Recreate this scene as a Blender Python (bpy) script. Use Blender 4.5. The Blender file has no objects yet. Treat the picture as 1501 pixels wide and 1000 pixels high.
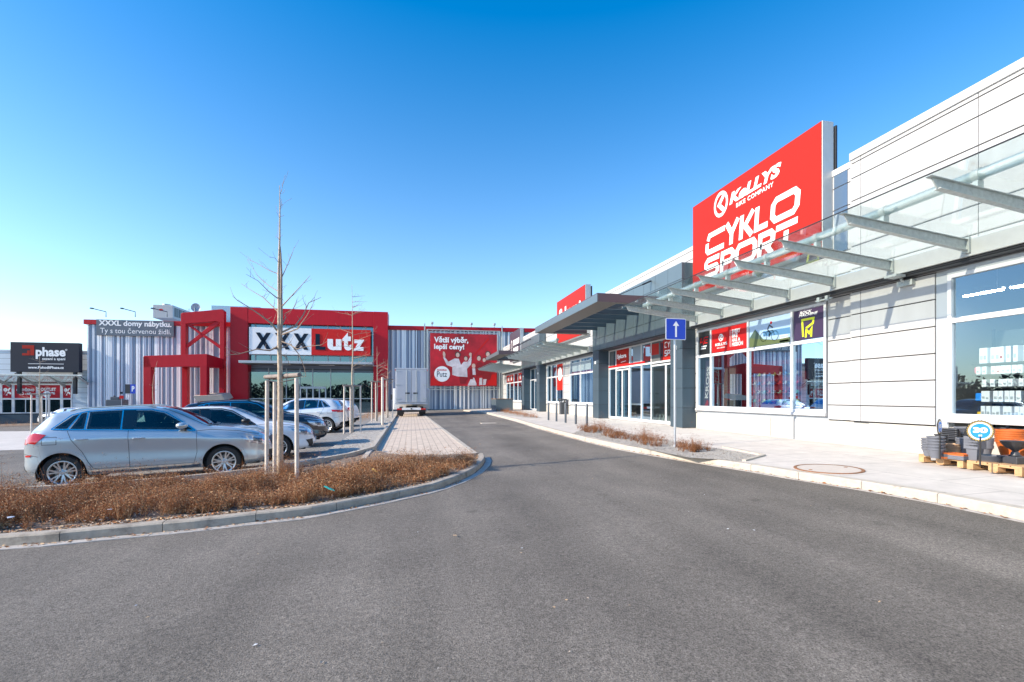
import bpy, bmesh, math, random
import numpy as np
from mathutils import Matrix, Vector
from mathutils.bvhtree import BVHTree
R = math.radians
random.seed(7)
rng = np.random.default_rng(7)
scene = bpy.context.scene
COL = scene.collection

# ------------------------------------------------------------------ camera
YAW, FPX, HZ = R(12.07), 690.0, 582.0
CAM_Z = 1.6
cd = bpy.data.cameras.new('camera'); cam = bpy.data.objects.new('camera', cd); COL.objects.link(cam)
cd.sensor_width = 36; cd.lens = 36 * FPX / 1501
cd.shift_y = (HZ - 500) / 1501
cd.clip_end = 3000; cd.clip_start = .05
cam.location = (0, 0, CAM_Z); cam.rotation_euler = (R(90), 0, -YAW)
scene.camera = cam

# ------------------------------------------------------------------ sky, sun, exposure
SUN_EL, SUN_AZ = R(27), R(6.5)          # light travels towards (+cos, +sin)
w = bpy.data.worlds.new('World'); scene.world = w; w.use_nodes = True
nt = w.node_tree; nt.nodes.clear()
wo = nt.nodes.new('ShaderNodeOutputWorld'); bg = nt.nodes.new('ShaderNodeBackground')
sky = nt.nodes.new('ShaderNodeTexSky'); sky.sky_type = 'NISHITA'; sky.sun_disc = False
sky.sun_elevation = SUN_EL
SD = Vector((-math.cos(SUN_AZ) * math.cos(SUN_EL), -math.sin(SUN_AZ) * math.cos(SUN_EL), math.sin(SUN_EL)))
sky.sun_rotation = math.atan2(SD.x, SD.y)
sky.altitude = 300; sky.air_density = 1.0; sky.dust_density = .55; sky.ozone_density = 3.0
hsv = nt.nodes.new('ShaderNodeHueSaturation'); hsv.inputs['Saturation'].default_value = 1.32; hsv.inputs['Hue'].default_value = .497
tcw = nt.nodes.new('ShaderNodeTexCoord'); sxyz = nt.nodes.new('ShaderNodeSeparateXYZ'); mrw = nt.nodes.new('ShaderNodeMapRange')
mrw.inputs[1].default_value = 0; mrw.inputs[2].default_value = .80; mrw.inputs[3].default_value = .98; mrw.inputs[4].default_value = 1.52
nt.links.new(tcw.outputs['Generated'], sxyz.inputs[0]); nt.links.new(sxyz.outputs['Z'], mrw.inputs[0]); nt.links.new(mrw.outputs[0], hsv.inputs['Saturation'])
nt.links.new(sky.outputs[0], hsv.inputs['Color']); nt.links.new(hsv.outputs[0], bg.inputs[0])
bg.inputs[1].default_value = .14
nt.links.new(bg.outputs[0], wo.inputs[0])
sl = bpy.data.lights.new('sun', 'SUN'); sl.energy = 3.7; sl.angle = R(.5); sl.color = (1, .87, .70)
so = bpy.data.objects.new('sun', sl); COL.objects.link(so)
so.rotation_euler = SD.to_track_quat('Z', 'Y').to_euler()
scene.view_settings.view_transform = 'Standard'; scene.view_settings.look = 'None'
scene.view_settings.exposure = 1.1; scene.view_settings.gamma = 1

# ------------------------------------------------------------------ pixel -> world on real planes
SY, CY = math.sin(YAW), math.cos(YAW)
def ray(px, py):
    a = (px - 750) / FPX; b = (HZ - py) / FPX
    return (SY + a * CY, CY - a * SY, b)
def onx(px, py, x):
    d = ray(px, py); t = x / d[0]; return Vector((x, t * d[1], CAM_Z + t * d[2]))
def ony(px, py, y):
    d = ray(px, py); t = y / d[1]; return Vector((t * d[0], y, CAM_Z + t * d[2]))
def gz(x, y=0): return -.01 + .028 * min(x, 10.0)
def gnd(px, py, off=0.0):
    d = ray(px, py); t = (1.61 - off) / (.028 * d[0] - d[2])
    p = Vector((t * d[0], t * d[1], 0)); p.z = gz(p.x) + off; return p
FA = R(-1.06); FO = Vector((7, 56, 0)); FU = Vector((math.cos(FA), math.sin(FA), 0)); FN = Vector((-math.sin(FA), math.cos(FA), 0))
def fh(px, py, yl=0.0):                  # facade frame: local (u, z) on the plane at local depth yl
    d = Vector(ray(px, py)); t = (yl + FO.dot(FN)) / d.dot(FN)
    p = d * t + Vector((0, 0, CAM_Z)); q = p - FO
    return (q.dot(FU), p.z)

# ------------------------------------------------------------------ object helpers
INV = {}
def tag(o, label=None, cat=None, group=None, kind=None):
    if label: o['label'] = label
    if cat: o['category'] = cat
    if group: o['group'] = group
    if kind: o['kind'] = kind
    return o
def thing(name, label, cat, loc=(0, 0, 0), rz=0.0, group=None, local=False):
    o = bpy.data.objects.new(name, None); COL.objects.link(o); o.empty_display_size = .3
    o.location = loc; o.rotation_euler = (0, 0, rz)
    m = Matrix.Translation(Vector(loc)) @ Matrix.Rotation(rz, 4, 'Z')
    INV[o.name] = Matrix.Identity(4) if local else m.inverted()
    return tag(o, label, cat, group)
def cp(root, loc=None, rz=None, label=None, group=None, mats=None):
    r = root.copy(); COL.objects.link(r)
    if loc is not None: r.location = loc
    if rz is not None: r.rotation_euler = (0, 0, rz)
    if label: r['label'] = label
    if group: r['group'] = group
    for ch in list(root.children):
        c = ch.copy(); COL.objects.link(c); c.parent = r
        for g in ch.children:
            e = g.copy(); COL.objects.link(e); e.parent = c
    return r

class MB:
    def __init__(s): s.v = []; s.f = []; s.m = []
    def add(s, vs, fs, m=0):
        n = len(s.v); s.v += [tuple(p) for p in vs]; s.f += [tuple(i + n for i in f) for f in fs]
        s.m += [m] * len(fs) if isinstance(m, int) else list(m)
        return s
    def box(s, x0, y0, z0, x1, y1, z1, m=0):
        x0, x1 = min(x0, x1), max(x0, x1); y0, y1 = min(y0, y1), max(y0, y1); z0, z1 = min(z0, z1), max(z0, z1)
        return s.add([(x0, y0, z0), (x1, y0, z0), (x1, y1, z0), (x0, y1, z0), (x0, y0, z1), (x1, y0, z1), (x1, y1, z1), (x0, y1, z1)],
              [(0, 3, 2, 1), (4, 5, 6, 7), (0, 1, 5, 4), (1, 2, 6, 5), (2, 3, 7, 6), (3, 0, 4, 7)], m)
    def obb(s, c, sz, M3=None, m=0):
        hx, hy, hz = sz[0] / 2, sz[1] / 2, sz[2] / 2; c = Vector(c)
        P = [Vector((x, y, z)) for z in (-hz, hz) for x, y in ((-hx, -hy), (hx, -hy), (hx, hy), (-hx, hy))]
        if M3 is not None: P = [M3 @ p for p in P]
        return s.add([p + c for p in P], [(0, 3, 2, 1), (4, 5, 6, 7), (0, 1, 5, 4), (1, 2, 6, 5), (2, 3, 7, 6), (3, 0, 4, 7)], m)
    def quad(s, a, b, c, d, m=0): return s.add([a, b, c, d], [(0, 1, 2, 3)], m)
    def poly(s, pts, m=0): return s.add(pts, [tuple(range(len(pts)))], m)
    def prism(s, pts, vec, m=0):
        n = len(pts); v = Vector(vec); pts = [Vector(p) for p in pts]
        return s.add(pts + [p + v for p in pts], [tuple(range(n))[::-1], tuple(range(n, 2 * n))] +
              [(i, (i + 1) % n, n + (i + 1) % n, n + i) for i in range(n)], m)
    def bar(s, a, b, w, h, m=0, up=(0, 0, 1)):          # box from a to b, w across, h along up
        a = Vector(a); b = Vector(b); d = (b - a); L = d.length
        if L < 1e-6: return s
        d.normalize(); u = Vector(up)
        if abs(d.dot(u)) > .98: u = Vector((1, 0, 0))
        r = d.cross(u).normalized(); u = r.cross(d).normalized()
        P = []
        for q in (a, b):
            for (i, j) in ((-1, -1), (1, -1), (1, 1), (-1, 1)): P.append(q + r * i * w / 2 + u * j * h / 2)
        return s.add(P, [(0, 1, 2, 3), (7, 6, 5, 4), (0, 4, 5, 1), (1, 5, 6, 2), (2, 6, 7, 3), (3, 7, 4, 0)], m)
    def tube(s, pts, r, n=8, m=0, cap=True):
        pts = [Vector(p) for p in pts]; N = len(pts)
        rs = r if isinstance(r, (list, tuple)) else [r] * N
        ref = None; V = []; F = []
        for i, p in enumerate(pts):
            d = (pts[min(i + 1, N - 1)] - pts[max(i - 1, 0)])
            d = d.normalized() if d.length > 1e-9 else Vector((0, 0, 1))
            if ref is None: ref = Vector((1, 0, 0)) if abs(d.x) < .9 else Vector((0, 1, 0))
            a = (ref - d * ref.dot(d)).normalized(); b = d.cross(a); ref = a
            for k in range(n):
                t = 2 * math.pi * k / n; V.append(p + (a * math.cos(t) + b * math.sin(t)) * rs[i])
        for i in range(N - 1):
            for k in range(n):
                k2 = (k + 1) % n; F.append((i * n + k, i * n + k2, (i + 1) * n + k2, (i + 1) * n + k))
        if cap: F.append(tuple(range(n))[::-1]); F.append(tuple(range((N - 1) * n, N * n)))
        return s.add(V, F, m)
    def lathe(s, prof, c=(0, 0, 0), n=24, m=0, axis='z'):
        V = []; F = []; c = Vector(c); N = len(prof)
        for (r, h) in prof:
            for k in range(n):
                t = 2 * math.pi * k / n; x, y = r * math.cos(t), r * math.sin(t)
                V.append(c + (Vector((x, y, h)) if axis == 'z' else Vector((x, h, y)) if axis == 'y' else Vector((h, x, y))))
        for i in range(N - 1):
            for k in range(n):
                k2 = (k + 1) % n; F.append((i * n + k, i * n + k2, (i + 1) * n + k2, (i + 1) * n + k))
        ms = [m] * len(F) if isinstance(m, int) else [m[i] for i in range(N - 1) for k in range(n)]
        return s.add(V, F, ms)
    def sphere(s, c, r, m=0, n=12, sz=(1, 1, 1)):
        c = Vector(c); V = []; F = []
        for i in range(n // 2 + 1):
            a = math.pi * i / (n // 2)
            for k in range(n):
                t = 2 * math.pi * k / n
                V.append(c + Vector((r * sz[0] * math.sin(a) * math.cos(t), r * sz[1] * math.sin(a) * math.sin(t), r * sz[2] * math.cos(a))))
        for i in range(n // 2):
            for k in range(n):
                k2 = (k + 1) % n; F.append((i * n + k, (i + 1) * n + k, (i + 1) * n + k2, i * n + k2))
        return s.add(V, F, m)
    def build(s, name, mats, parent=None, smooth=False, bevel=0, label=None, cat=None, group=None, kind=None, fixn=True):
        if not isinstance(mats, (list, tuple)): mats = [mats]
        me = bpy.data.meshes.new(name); o = bpy.data.objects.new(name, me); COL.objects.link(o)
        V = s.v
        if parent is not None:
            inv = INV[parent.name]; INV[o.name] = inv; o.parent = parent
            if inv != Matrix.Identity(4): V = [inv @ Vector(p) for p in V]
        elif kind is None and V:
            xs, ys, zs = zip(*V); c = Vector(((min(xs) + max(xs)) / 2, (min(ys) + max(ys)) / 2, min(zs)))
            V = [Vector(p) - c for p in V]; o.location = c; INV[o.name] = Matrix.Translation(-c)
        else: INV[o.name] = Matrix.Identity(4)
        me.from_pydata([tuple(p) for p in V], [], s.f)
        for mt in mats: me.materials.append(mt)
        me.polygons.foreach_set('material_index', s.m)
        if fixn:
            b = bmesh.new(); b.from_mesh(me); bmesh.ops.recalc_face_normals(b, faces=b.faces); b.to_mesh(me); b.free()
        if smooth:
            me.polygons.foreach_set('use_smooth', [True] * len(me.polygons))
            try: me.set_sharp_from_angle(angle=R(38 if smooth is True else smooth))
            except Exception: pass
        if bevel:
            bm = o.modifiers.new('bevel', 'BEVEL'); bm.width = bevel; bm.segments = 2; bm.limit_method = 'ANGLE'; bm.angle_limit = R(40)
        me.update()
        return tag(o, label, cat, group, kind)

# text as flat 2-D outlines: list of (verts2d, faces)
_tc = {}
def text2d(body, size=1.0, bold=0.0, shear=0.0, spacing=1.0, xs=1.0, align='LEFT', lines=1.0):
    key = (body, size, bold, shear, spacing, xs, align, lines)
    if key in _tc: return _tc[key]
    c = bpy.data.curves.new('text', 'FONT'); c.body = body; c.size = size; c.offset = bold * size; c.shear = shear
    c.space_character = spacing; c.align_x = align; c.resolution_u = 3; c.space_line = lines
    o = bpy.data.objects.new('text', c); COL.objects.link(o)
    dg = bpy.context.evaluated_depsgraph_get(); dg.update()
    me = o.evaluated_get(dg).to_mesh()
    V = [(v.co.x * xs, v.co.y) for v in me.vertices]; F = [tuple(p.vertices) for p in me.polygons]
    o.evaluated_get(dg).to_mesh_clear(); bpy.data.objects.remove(o); bpy.data.curves.remove(c)
    _tc[key] = (V, F); return V, F
def fit(vf, u0, u1, v0, v1, keep=False):                # fit 2-D outlines into a rectangle
    V, F = vf; xs = [p[0] for p in V]; ys = [p[1] for p in V]
    a, b, c, d = min(xs), max(xs), min(ys), max(ys)
    return [(u0 + (x - a) / (b - a) * (u1 - u0), v0 + (y - c) / (d - c) * (v1 - v0)) for x, y in V], F
def strokes(paths, wd):                                 # polylines -> fat mitred outlines
    V = []; F = []
    for P in paths:
        closed = P[0] == P[-1] and len(P) > 2
        Q = P[:-1] if closed else P
        n = len(Q); L = []; Rr = []
        for i in range(n):
            p = Vector(Q[i]); a = Vector(Q[(i - 1) % n]) if (closed or i > 0) else None; b = Vector(Q[(i + 1) % n]) if (closed or i < n - 1) else None
            d1 = (p - a).normalized() if a is not None else (b - p).normalized()
            d2 = (b - p).normalized() if b is not None else d1
            n1 = Vector((-d1.y, d1.x)); n2 = Vector((-d2.y, d2.x)); m = (n1 + n2)
            if m.length < 1e-6: m = n1
            m.normalize(); k = wd / 2 / max(.35, m.dot(n1))
            L.append(p + m * k); Rr.append(p - m * k)
        o = len(V); V += [tuple(x) for x in L] + [tuple(x) for x in Rr]
        for i in range(n if closed else n - 1):
            j = (i + 1) % n; F.append((o + i, o + j, o + n + j, o + n + i))
    return V, F
def put(mb, vf, fn, m=0):                               # fn maps (u, v) -> world point
    V, F = vf; mb.add([fn(u, v) for u, v in V], F, m)
def thick(mb, vf, fn, fn2, m=0):                        # solid letters: front by fn, back by fn2
    V, F = vf; n = len(V)
    E = {}
    for f in F:
        for i in range(len(f)):
            a, b = f[i], f[(i + 1) % len(f)]; E[(a, b)] = 1
    side = [(a, b, n + b, n + a) for (a, b) in E if (b, a) not in E]
    mb.add([fn(u, v) for u, v in V] + [fn2(u, v) for u, v in V], [tuple(f) for f in F] + side, m)
def disc(cx, cy, rx, ry=None, n=32, r0=0):
    ry = ry or rx
    if not r0: return [(cx + rx * math.cos(2 * math.pi * k / n), cy + ry * math.sin(2 * math.pi * k / n)) for k in range(n)], [tuple(range(n))]
    V = []; F = []
    for k in range(n):
        t = 2 * math.pi * k / n; V += [(cx + rx * math.cos(t), cy + ry * math.sin(t)), (cx + rx * r0 * math.cos(t), cy + ry * r0 * math.sin(t))]
    for k in range(n): j = (k + 1) % n; F.append((2 * k, 2 * j, 2 * j + 1, 2 * k + 1))
    return V, F

# ------------------------------------------------------------------ materials
def M(name, col, rough=.6, metal=0.0, var=0.0, vs=4.0, bump=0.0, bs=60.0, coat=0.0, emis=0.0, spec=.5, stain=None, obj=False):
    m = bpy.data.materials.new(name); m.use_nodes = True; t = m.node_tree; N = t.nodes; Lk = t.links
    b = N['Principled BSDF']; c4 = (*col, 1)
    b.inputs['Base Color'].default_value = c4; b.inputs['Roughness'].default_value = rough; b.inputs['Metallic'].default_value = metal
    b.inputs['Coat Weight'].default_value = coat; b.inputs['Coat Roughness'].default_value = .03; b.inputs['Specular IOR Level'].default_value = spec
    if emis: b.inputs['Emission Color'].default_value = c4; b.inputs['Emission Strength'].default_value = emis
    if var or bump or stain:
        if obj: tc = N.new('ShaderNodeTexCoord'); P = tc.outputs['Object']
        else: g = N.new('ShaderNodeNewGeometry'); P = g.outputs['Position']
    if var:
        nz = N.new('ShaderNodeTexNoise'); nz.inputs['Scale'].default_value = vs; nz.inputs['Detail'].default_value = 6; nz.inputs['Roughness'].default_value = .65
        Lk.new(P, nz.inputs['Vector'])
        rp = N.new('ShaderNodeMapRange'); rp.inputs[1].default_value = .25; rp.inputs[2].default_value = .75; rp.inputs[3].default_value = 1 - var; rp.inputs[4].default_value = 1 + var
        Lk.new(nz.outputs[0], rp.inputs[0])
        mx = N.new('ShaderNodeMix'); mx.data_type = 'RGBA'; mx.blend_type = 'MULTIPLY'; mx.inputs[0].default_value = 1; mx.inputs[6].default_value = c4
        Lk.new(rp.outputs[0], mx.inputs[7]); out = mx.outputs[2]
        if stain:
            n2 = N.new('ShaderNodeTexNoise'); n2.inputs['Scale'].default_value = stain[1]; n2.inputs['Detail'].default_value = 8; n2.inputs['Roughness'].default_value = .7
            Lk.new(P, n2.inputs['Vector'])
            r2 = N.new('ShaderNodeMapRange'); r2.inputs[1].default_value = stain[2]; r2.inputs[2].default_value = stain[3]; Lk.new(n2.outputs[0], r2.inputs[0])
            m2 = N.new('ShaderNodeMix'); m2.data_type = 'RGBA'; m2.inputs[7].default_value = (*stain[0], 1); Lk.new(r2.outputs[0], m2.inputs[0]); Lk.new(out, m2.inputs[6]); out = m2.outputs[2]
        Lk.new(out, b.inputs['Base Color'])
    if bump:
        nb = N.new('ShaderNodeTexNoise'); nb.inputs['Scale'].default_value = bs; nb.inputs['Detail'].default_value = 4; Lk.new(P, nb.inputs['Vector'])
        bp = N.new('ShaderNodeBump'); bp.inputs['Strength'].default_value = bump; bp.inputs['Distance'].default_value = .02
        Lk.new(nb.outputs[0], bp.inputs['Height']); Lk.new(bp.outputs[0], b.inputs['Normal'])
    return m
def glass_mat(name, tint, f0, f1, rough=.0, tint2=(.92, .96, 1)):
    m = bpy.data.materials.new(name); m.use_nodes = True; t = m.node_tree; N = t.nodes; Lk = t.links
    N.remove(N['Principled BSDF']); out = N['Material Output']
    tr = N.new('ShaderNodeBsdfTransparent'); tr.inputs[0].default_value = (*tint, 1)
    gl = N.new('ShaderNodeBsdfGlossy'); gl.inputs['Roughness'].default_value = rough; gl.inputs[0].default_value = (*tint2, 1)
    fr = N.new('ShaderNodeFresnel'); fr.inputs[0].default_value = 1.5
    mp = N.new('ShaderNodeMapRange'); mp.inputs[1].default_value = .04; mp.inputs[2].default_value = 1; mp.inputs[3].default_value = f0; mp.inputs[4].default_value = f1
    Lk.new(fr.outputs[0], mp.inputs[0]); mx = N.new('ShaderNodeMixShader')
    Lk.new(mp.outputs[0], mx.inputs[0]); Lk.new(tr.outputs[0], mx.inputs[1]); Lk.new(gl.outputs[0], mx.inputs[2]); Lk.new(mx.outputs[0], out.inputs[0])
    return m

def asphalt_mat():
    m = bpy.data.materials.new('asphalt'); m.use_nodes = True; t = m.node_tree; N = t.nodes; Lk = t.links
    b = N['Principled BSDF']; b.inputs['Roughness'].default_value = .82; b.inputs['Specular IOR Level'].default_value = .35
    g = N.new('ShaderNodeNewGeometry'); P = g.outputs['Position']
    def noise(s, d=3, r=.6, vec=P):
        n = N.new('ShaderNodeTexNoise'); n.inputs['Scale'].default_value = s; n.inputs['Detail'].default_value = d; n.inputs['Roughness'].default_value = r; Lk.new(vec, n.inputs['Vector']); return n.outputs[0]
    def rng_(o, a, b_, c, d):
        n = N.new('ShaderNodeMapRange'); n.inputs[1].default_value = a; n.inputs[2].default_value = b_; n.inputs[3].default_value = c; n.inputs[4].default_value = d; Lk.new(o, n.inputs[0]); return n.outputs[0]
    def mul(a, b_):
        n = N.new('ShaderNodeMath'); n.operation = 'MULTIPLY'; Lk.new(a, n.inputs[0]); Lk.new(b_, n.inputs[1]); return n.outputs[0]
    grain = rng_(noise(75, 3, .85), .32, .68, .32, 1.7)
    grain2 = rng_(noise(24, 3, .7), .3, .7, .75, 1.25)
    patch = rng_(noise(.45, 5, .6), .3, .7, .78, 1.22)
    # stretched wear along the driving direction, bent a little
    mp = N.new('ShaderNodeMapping'); mp.inputs['Scale'].default_value = (1.1, .16, 1); mp.inputs['Rotation'].default_value = (0, 0, R(24)); Lk.new(P, mp.inputs[0])
    tracks = rng_(noise(1.0, 4, .55, mp.outputs[0]), .35, .65, .84, 1.14)
    f = mul(mul(grain, grain2), mul(patch, tracks))
    spot = N.new('ShaderNodeTexVoronoi'); spot.inputs['Scale'].default_value = .9; Lk.new(P, spot.inputs['Vector'])
    f = mul(f, rng_(spot.outputs['Distance'], .03, .12, .72, 1))
    # small pale chips
    vo = N.new('ShaderNodeTexVoronoi'); vo.inputs['Scale'].default_value = 5.5; Lk.new(P, vo.inputs['Vector'])
    chip = rng_(vo.outputs['Distance'], .035, .05, 1, 0)
    base = N.new('ShaderNodeMix'); base.data_type = 'RGBA'; base.blend_type = 'MULTIPLY'; base.inputs[0].default_value = 1; base.inputs[6].default_value = (.178, .157, .134, 1); Lk.new(f, base.inputs[7])
    m2 = N.new('ShaderNodeMix'); m2.data_type = 'RGBA'; m2.inputs[7].default_value = (.4, .37, .33, 1)
    vr = N.new('ShaderNodeMath'); vr.operation = 'GREATER_THAN'; vr.inputs[1].default_value = .82; sep = N.new('ShaderNodeSeparateColor'); Lk.new(vo.outputs['Color'], sep.inputs[0]); Lk.new(sep.outputs[0], vr.inputs[0])
    Lk.new(mul(chip, vr.outputs[0]), m2.inputs[0]); Lk.new(base.outputs[2], m2.inputs[6]); Lk.new(m2.outputs[2], b.inputs['Base Color'])
    bp = N.new('ShaderNodeBump'); bp.inputs['Strength'].default_value = .9; bp.inputs['Distance'].default_value = .012; Lk.new(noise(80, 3, .85), bp.inputs['Height']); Lk.new(bp.outputs[0], b.inputs['Normal'])
    return m
def paver_mat(name, c1, c2, mort, scale, bw=.5, rh=.25, rot=0, var=.15):
    m = bpy.data.materials.new(name); m.use_nodes = True; t = m.node_tree; N = t.nodes; Lk = t.links
    b = N['Principled BSDF']; b.inputs['Roughness'].default_value = .85
    g = N.new('ShaderNodeNewGeometry'); mp = N.new('ShaderNodeMapping'); mp.inputs['Rotation'].default_value = (0, 0, rot); Lk.new(g.outputs['Position'], mp.inputs[0])
    br = N.new('ShaderNodeTexBrick'); br.inputs['Scale'].default_value = scale; br.inputs['Brick Width'].default_value = bw; br.inputs['Row Height'].default_value = rh; br.inputs['Mortar Size'].default_value = .012; br.inputs['Mortar Smooth'].default_value = .2
    br.inputs['Color1'].default_value = (*c1, 1); br.inputs['Color2'].default_value = (*c2, 1); br.inputs['Mortar'].default_value = (*mort, 1); Lk.new(mp.outputs[0], br.inputs['Vector'])
    nz = N.new('ShaderNodeTexNoise'); nz.inputs['Scale'].default_value = 2.2; nz.inputs['Detail'].default_value = 8; nz.inputs['Roughness'].default_value = .7; Lk.new(g.outputs['Position'], nz.inputs['Vector'])
    rp = N.new('ShaderNodeMapRange'); rp.inputs[1].default_value = .3; rp.inputs[2].default_value = .7; rp.inputs[3].default_value = 1 - var; rp.inputs[4].default_value = 1 + var; Lk.new(nz.outputs[0], rp.inputs[0])
    mx = N.new('ShaderNodeMix'); mx.data_type = 'RGBA'; mx.blend_type = 'MULTIPLY'; mx.inputs[0].default_value = 1; Lk.new(br.outputs[0], mx.inputs[6]); Lk.new(rp.outputs[0], mx.inputs[7]); Lk.new(mx.outputs[2], b.inputs['Base Color'])
    bp = N.new('ShaderNodeBump'); bp.inputs['Strength'].default_value = .5; bp.inputs['Distance'].default_value = .01; bp.invert = True; Lk.new(br.outputs[1], bp.inputs['Height']); Lk.new(bp.outputs[0], b.inputs['Normal'])
    return m

MT = dict(
    asphalt=asphalt_mat(),
    pavers=paver_mat('pavers', (.62, .51, .41), (.56, .46, .37), (.38, .31, .245), 1.0, .4, .2, R(90)),
    slabs=paver_mat('slabs', (.58, .53, .48), (.55, .505, .46), (.40, .36, .33), 1.0, 1.6, 1.3, R(90), .13),
    bays=paver_mat('bay_pavers', (.30, .28, .26), (.24, .23, .21), (.12, .11, .10), 1.0, .3, .2, 0, .3),
    kerb=M('kerb', (.47, .42, .355), .85, var=.15, vs=9, bump=.25, bs=90, stain=((.22, .17, .13), 4, .58, .75)),
    kerb_dirty=M('kerb_dirty', (.40, .35, .29), .85, var=.2, vs=7, bump=.3, bs=90, stain=((.14, .12, .10), 3, .5, .75)),
    gutter=M('gutter', (.42, .39, .36), .9, var=.25, vs=6, bump=.2),
    soil=M('soil', (.13, .095, .07), .95, var=.5, vs=30, bump=1, bs=45),
    gravel=M('gravel', (.42, .39, .35), .95, var=.55, vs=55, bump=1, bs=60),
    white=M('white_panel', (.47, .472, .478), .42, var=.02, vs=.6),
    coping=M('coping', (.54, .54, .55), .35),
    joint=M('joint', (.07, .07, .075), .8),
    plinth=M('plinth', (.50, .485, .45), .8, var=.05, vs=2.5, stain=((.5, .42, .32), 1.4, .6, .85), bump=.1),
    plinth_base=M('plinth_foot', (.5, .47, .43), .8, var=.1, vs=3),
    alu=M('window_frame', (.66, .67, .69), .4, .1),
    grey_reveal=M('reveal_grey', (.42, .45, .48), .45, .3),
    anth=M('anthracite_panel', (.06, .092, .12), .38, .15, var=.05, vs=.8),
    anth_dk=M('dark_metal', (.035, .038, .045), .5, .2),
    purple=M('canopy_fascia', (.10, .075, .085), .4, .2),
    soffit=M('soffit', (.13, .12, .11), .6, .2),
    galv=M('galvanised', (.46, .50, .49), .5, .35, var=.22, vs=14, bump=.05),
    steelp=M('steel_pipe', (.42, .50, .50), .35, .45, var=.15, vs=12),
    fascia=M('gutter_fascia', (.52, .54, .54), .5, .3, var=.06, vs=5),
    red=M('red_panel', (.47, .004, .017), .42, spec=.3, var=.05, vs=1.5),
    redb=M('red_bright', (.56, .013, .013), .5, spec=.25, var=.02, vs=2),
    redsign=M('red_sign', (.36, .016, .008), .5, spec=.2),
    wht=M('white_letters', (.85, .85, .85), .45),
    navy=M('navy_letters', (.008, .02, .04), .6, spec=.1),
    greyban=M('banner_grey', (.13, .16, .195), .6, spec=.2, var=.04, vs=2),
    st_w=M('rib_white', (.86, .88, .90), .42, 0), st_l=M('rib_light', (.55, .60, .68), .42, .1),
    st_m=M('rib_mid', (.24, .29, .38), .42, .1), st_d=M('rib_dark', (.07, .10, .16), .42, .1),
    black=M('black_plastic', (.015, .015, .017), .5), rubber=M('rubber', (.02, .02, .021), .75, var=.2, vs=20),
    rim=M('alloy', (.62, .64, .66), .3, .8), dkrim=M('rim_inner', (.05, .05, .055), .5, .6),
    brake=M('brake_disc', (.25, .25, .26), .4, .8),
    chrome=M('chrome', (.72, .73, .75), .12, 1.0),
    lamp_red=M('tail_lens', (.55, .01, .012), .12, coat=1), lamp_clear=M('head_lens', (.55, .60, .66), .08, .5, coat=1),
    lamp_dk=M('lamp_dark', (.07, .08, .10), .1, .3, coat=1),
    bark=M('bark', (.50, .40, .30), .85, var=.35, vs=16, bump=.5, bs=50),
    stake=M('stake_wood', (.68, .60, .52), .8, var=.2, vs=10, bump=.3, bs=40, stain=((.25, .2, .16), 6, .6, .8)),
    stake_dk=M('crossbar_wood', (.24, .20, .18), .85, var=.3, vs=10, bump=.3),
    twig=M('twig', (.33, .25, .19), .85),
    pallet=M('pallet_wood', (.50, .30, .15), .8, var=.25, vs=9, bump=.2, bs=60, stain=((.3, .17, .08), 5, .6, .8)),
    pot_grey=M('pot_grey', (.14, .15, .18), .5, var=.08, vs=12), pot_or=M('pot_terracotta', (.50, .12, .022), .5, var=.08, vs=10),
    pot_beige=M('pot_beige', (.50, .34, .22), .6, var=.08, vs=10), pot_dk=M('pot_black', (.04, .042, .05), .45),
    blue=M('sign_blue', (.012, .06, .52), .35), bollard=M('bollard', (.09, .105, .125), .4, .4),
    bin=M('bin_dark', (.05, .055, .065), .5), post=M('galv_post', (.50, .53, .57), .4, .6),
    interior=M('interior', (.17, .17, .165), .9), int_dark=M('interior_dark', (.10, .11, .115), .9), int_floor=M('interior_floor', (.26, .25, .24), .5),
    glass=glass_mat('shop_glass', (.86, .92, .92), .075, .7, tint2=(.62, .84, 1)), near_glass=glass_mat('near_glass', (.80, .88, .89), .19, .95, tint2=(.62, .84, 1)), canopy_glass=glass_mat('canopy_glass', (.925, .965, .95), .018, .4),
    glass_blue=glass_mat('curtain_glass', (.20, .30, .33), .30, 1.0, tint2=(.38, .60, .72)),
    soil_lt=M('mulch', (.24, .175, .13), .95, var=.5, vs=25, bump=1, bs=50),
    leaf1=M('dry_leaf', (.42, .175, .065), .85), leaf2=M('dry_seed_head', (.15, .058, .022), .9), leaf3=M('dry_stalk', (.62, .42, .24), .85),
    litter=M('litter_white', (.75, .77, .82), .5), gold=M('price_rim', (.35, .25, .09), .5), azure=M('price_blue', (.02, .25, .80), .45),
    rust=M('rust', (.28, .13, .06), .8, var=.4, vs=25), iron=M('cover_fill', (.55, .48, .42), .8, var=.1, vs=12),
    cream=M('shelter_roof', (.55, .47, .40), .7, var=.1, vs=4),
)

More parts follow.
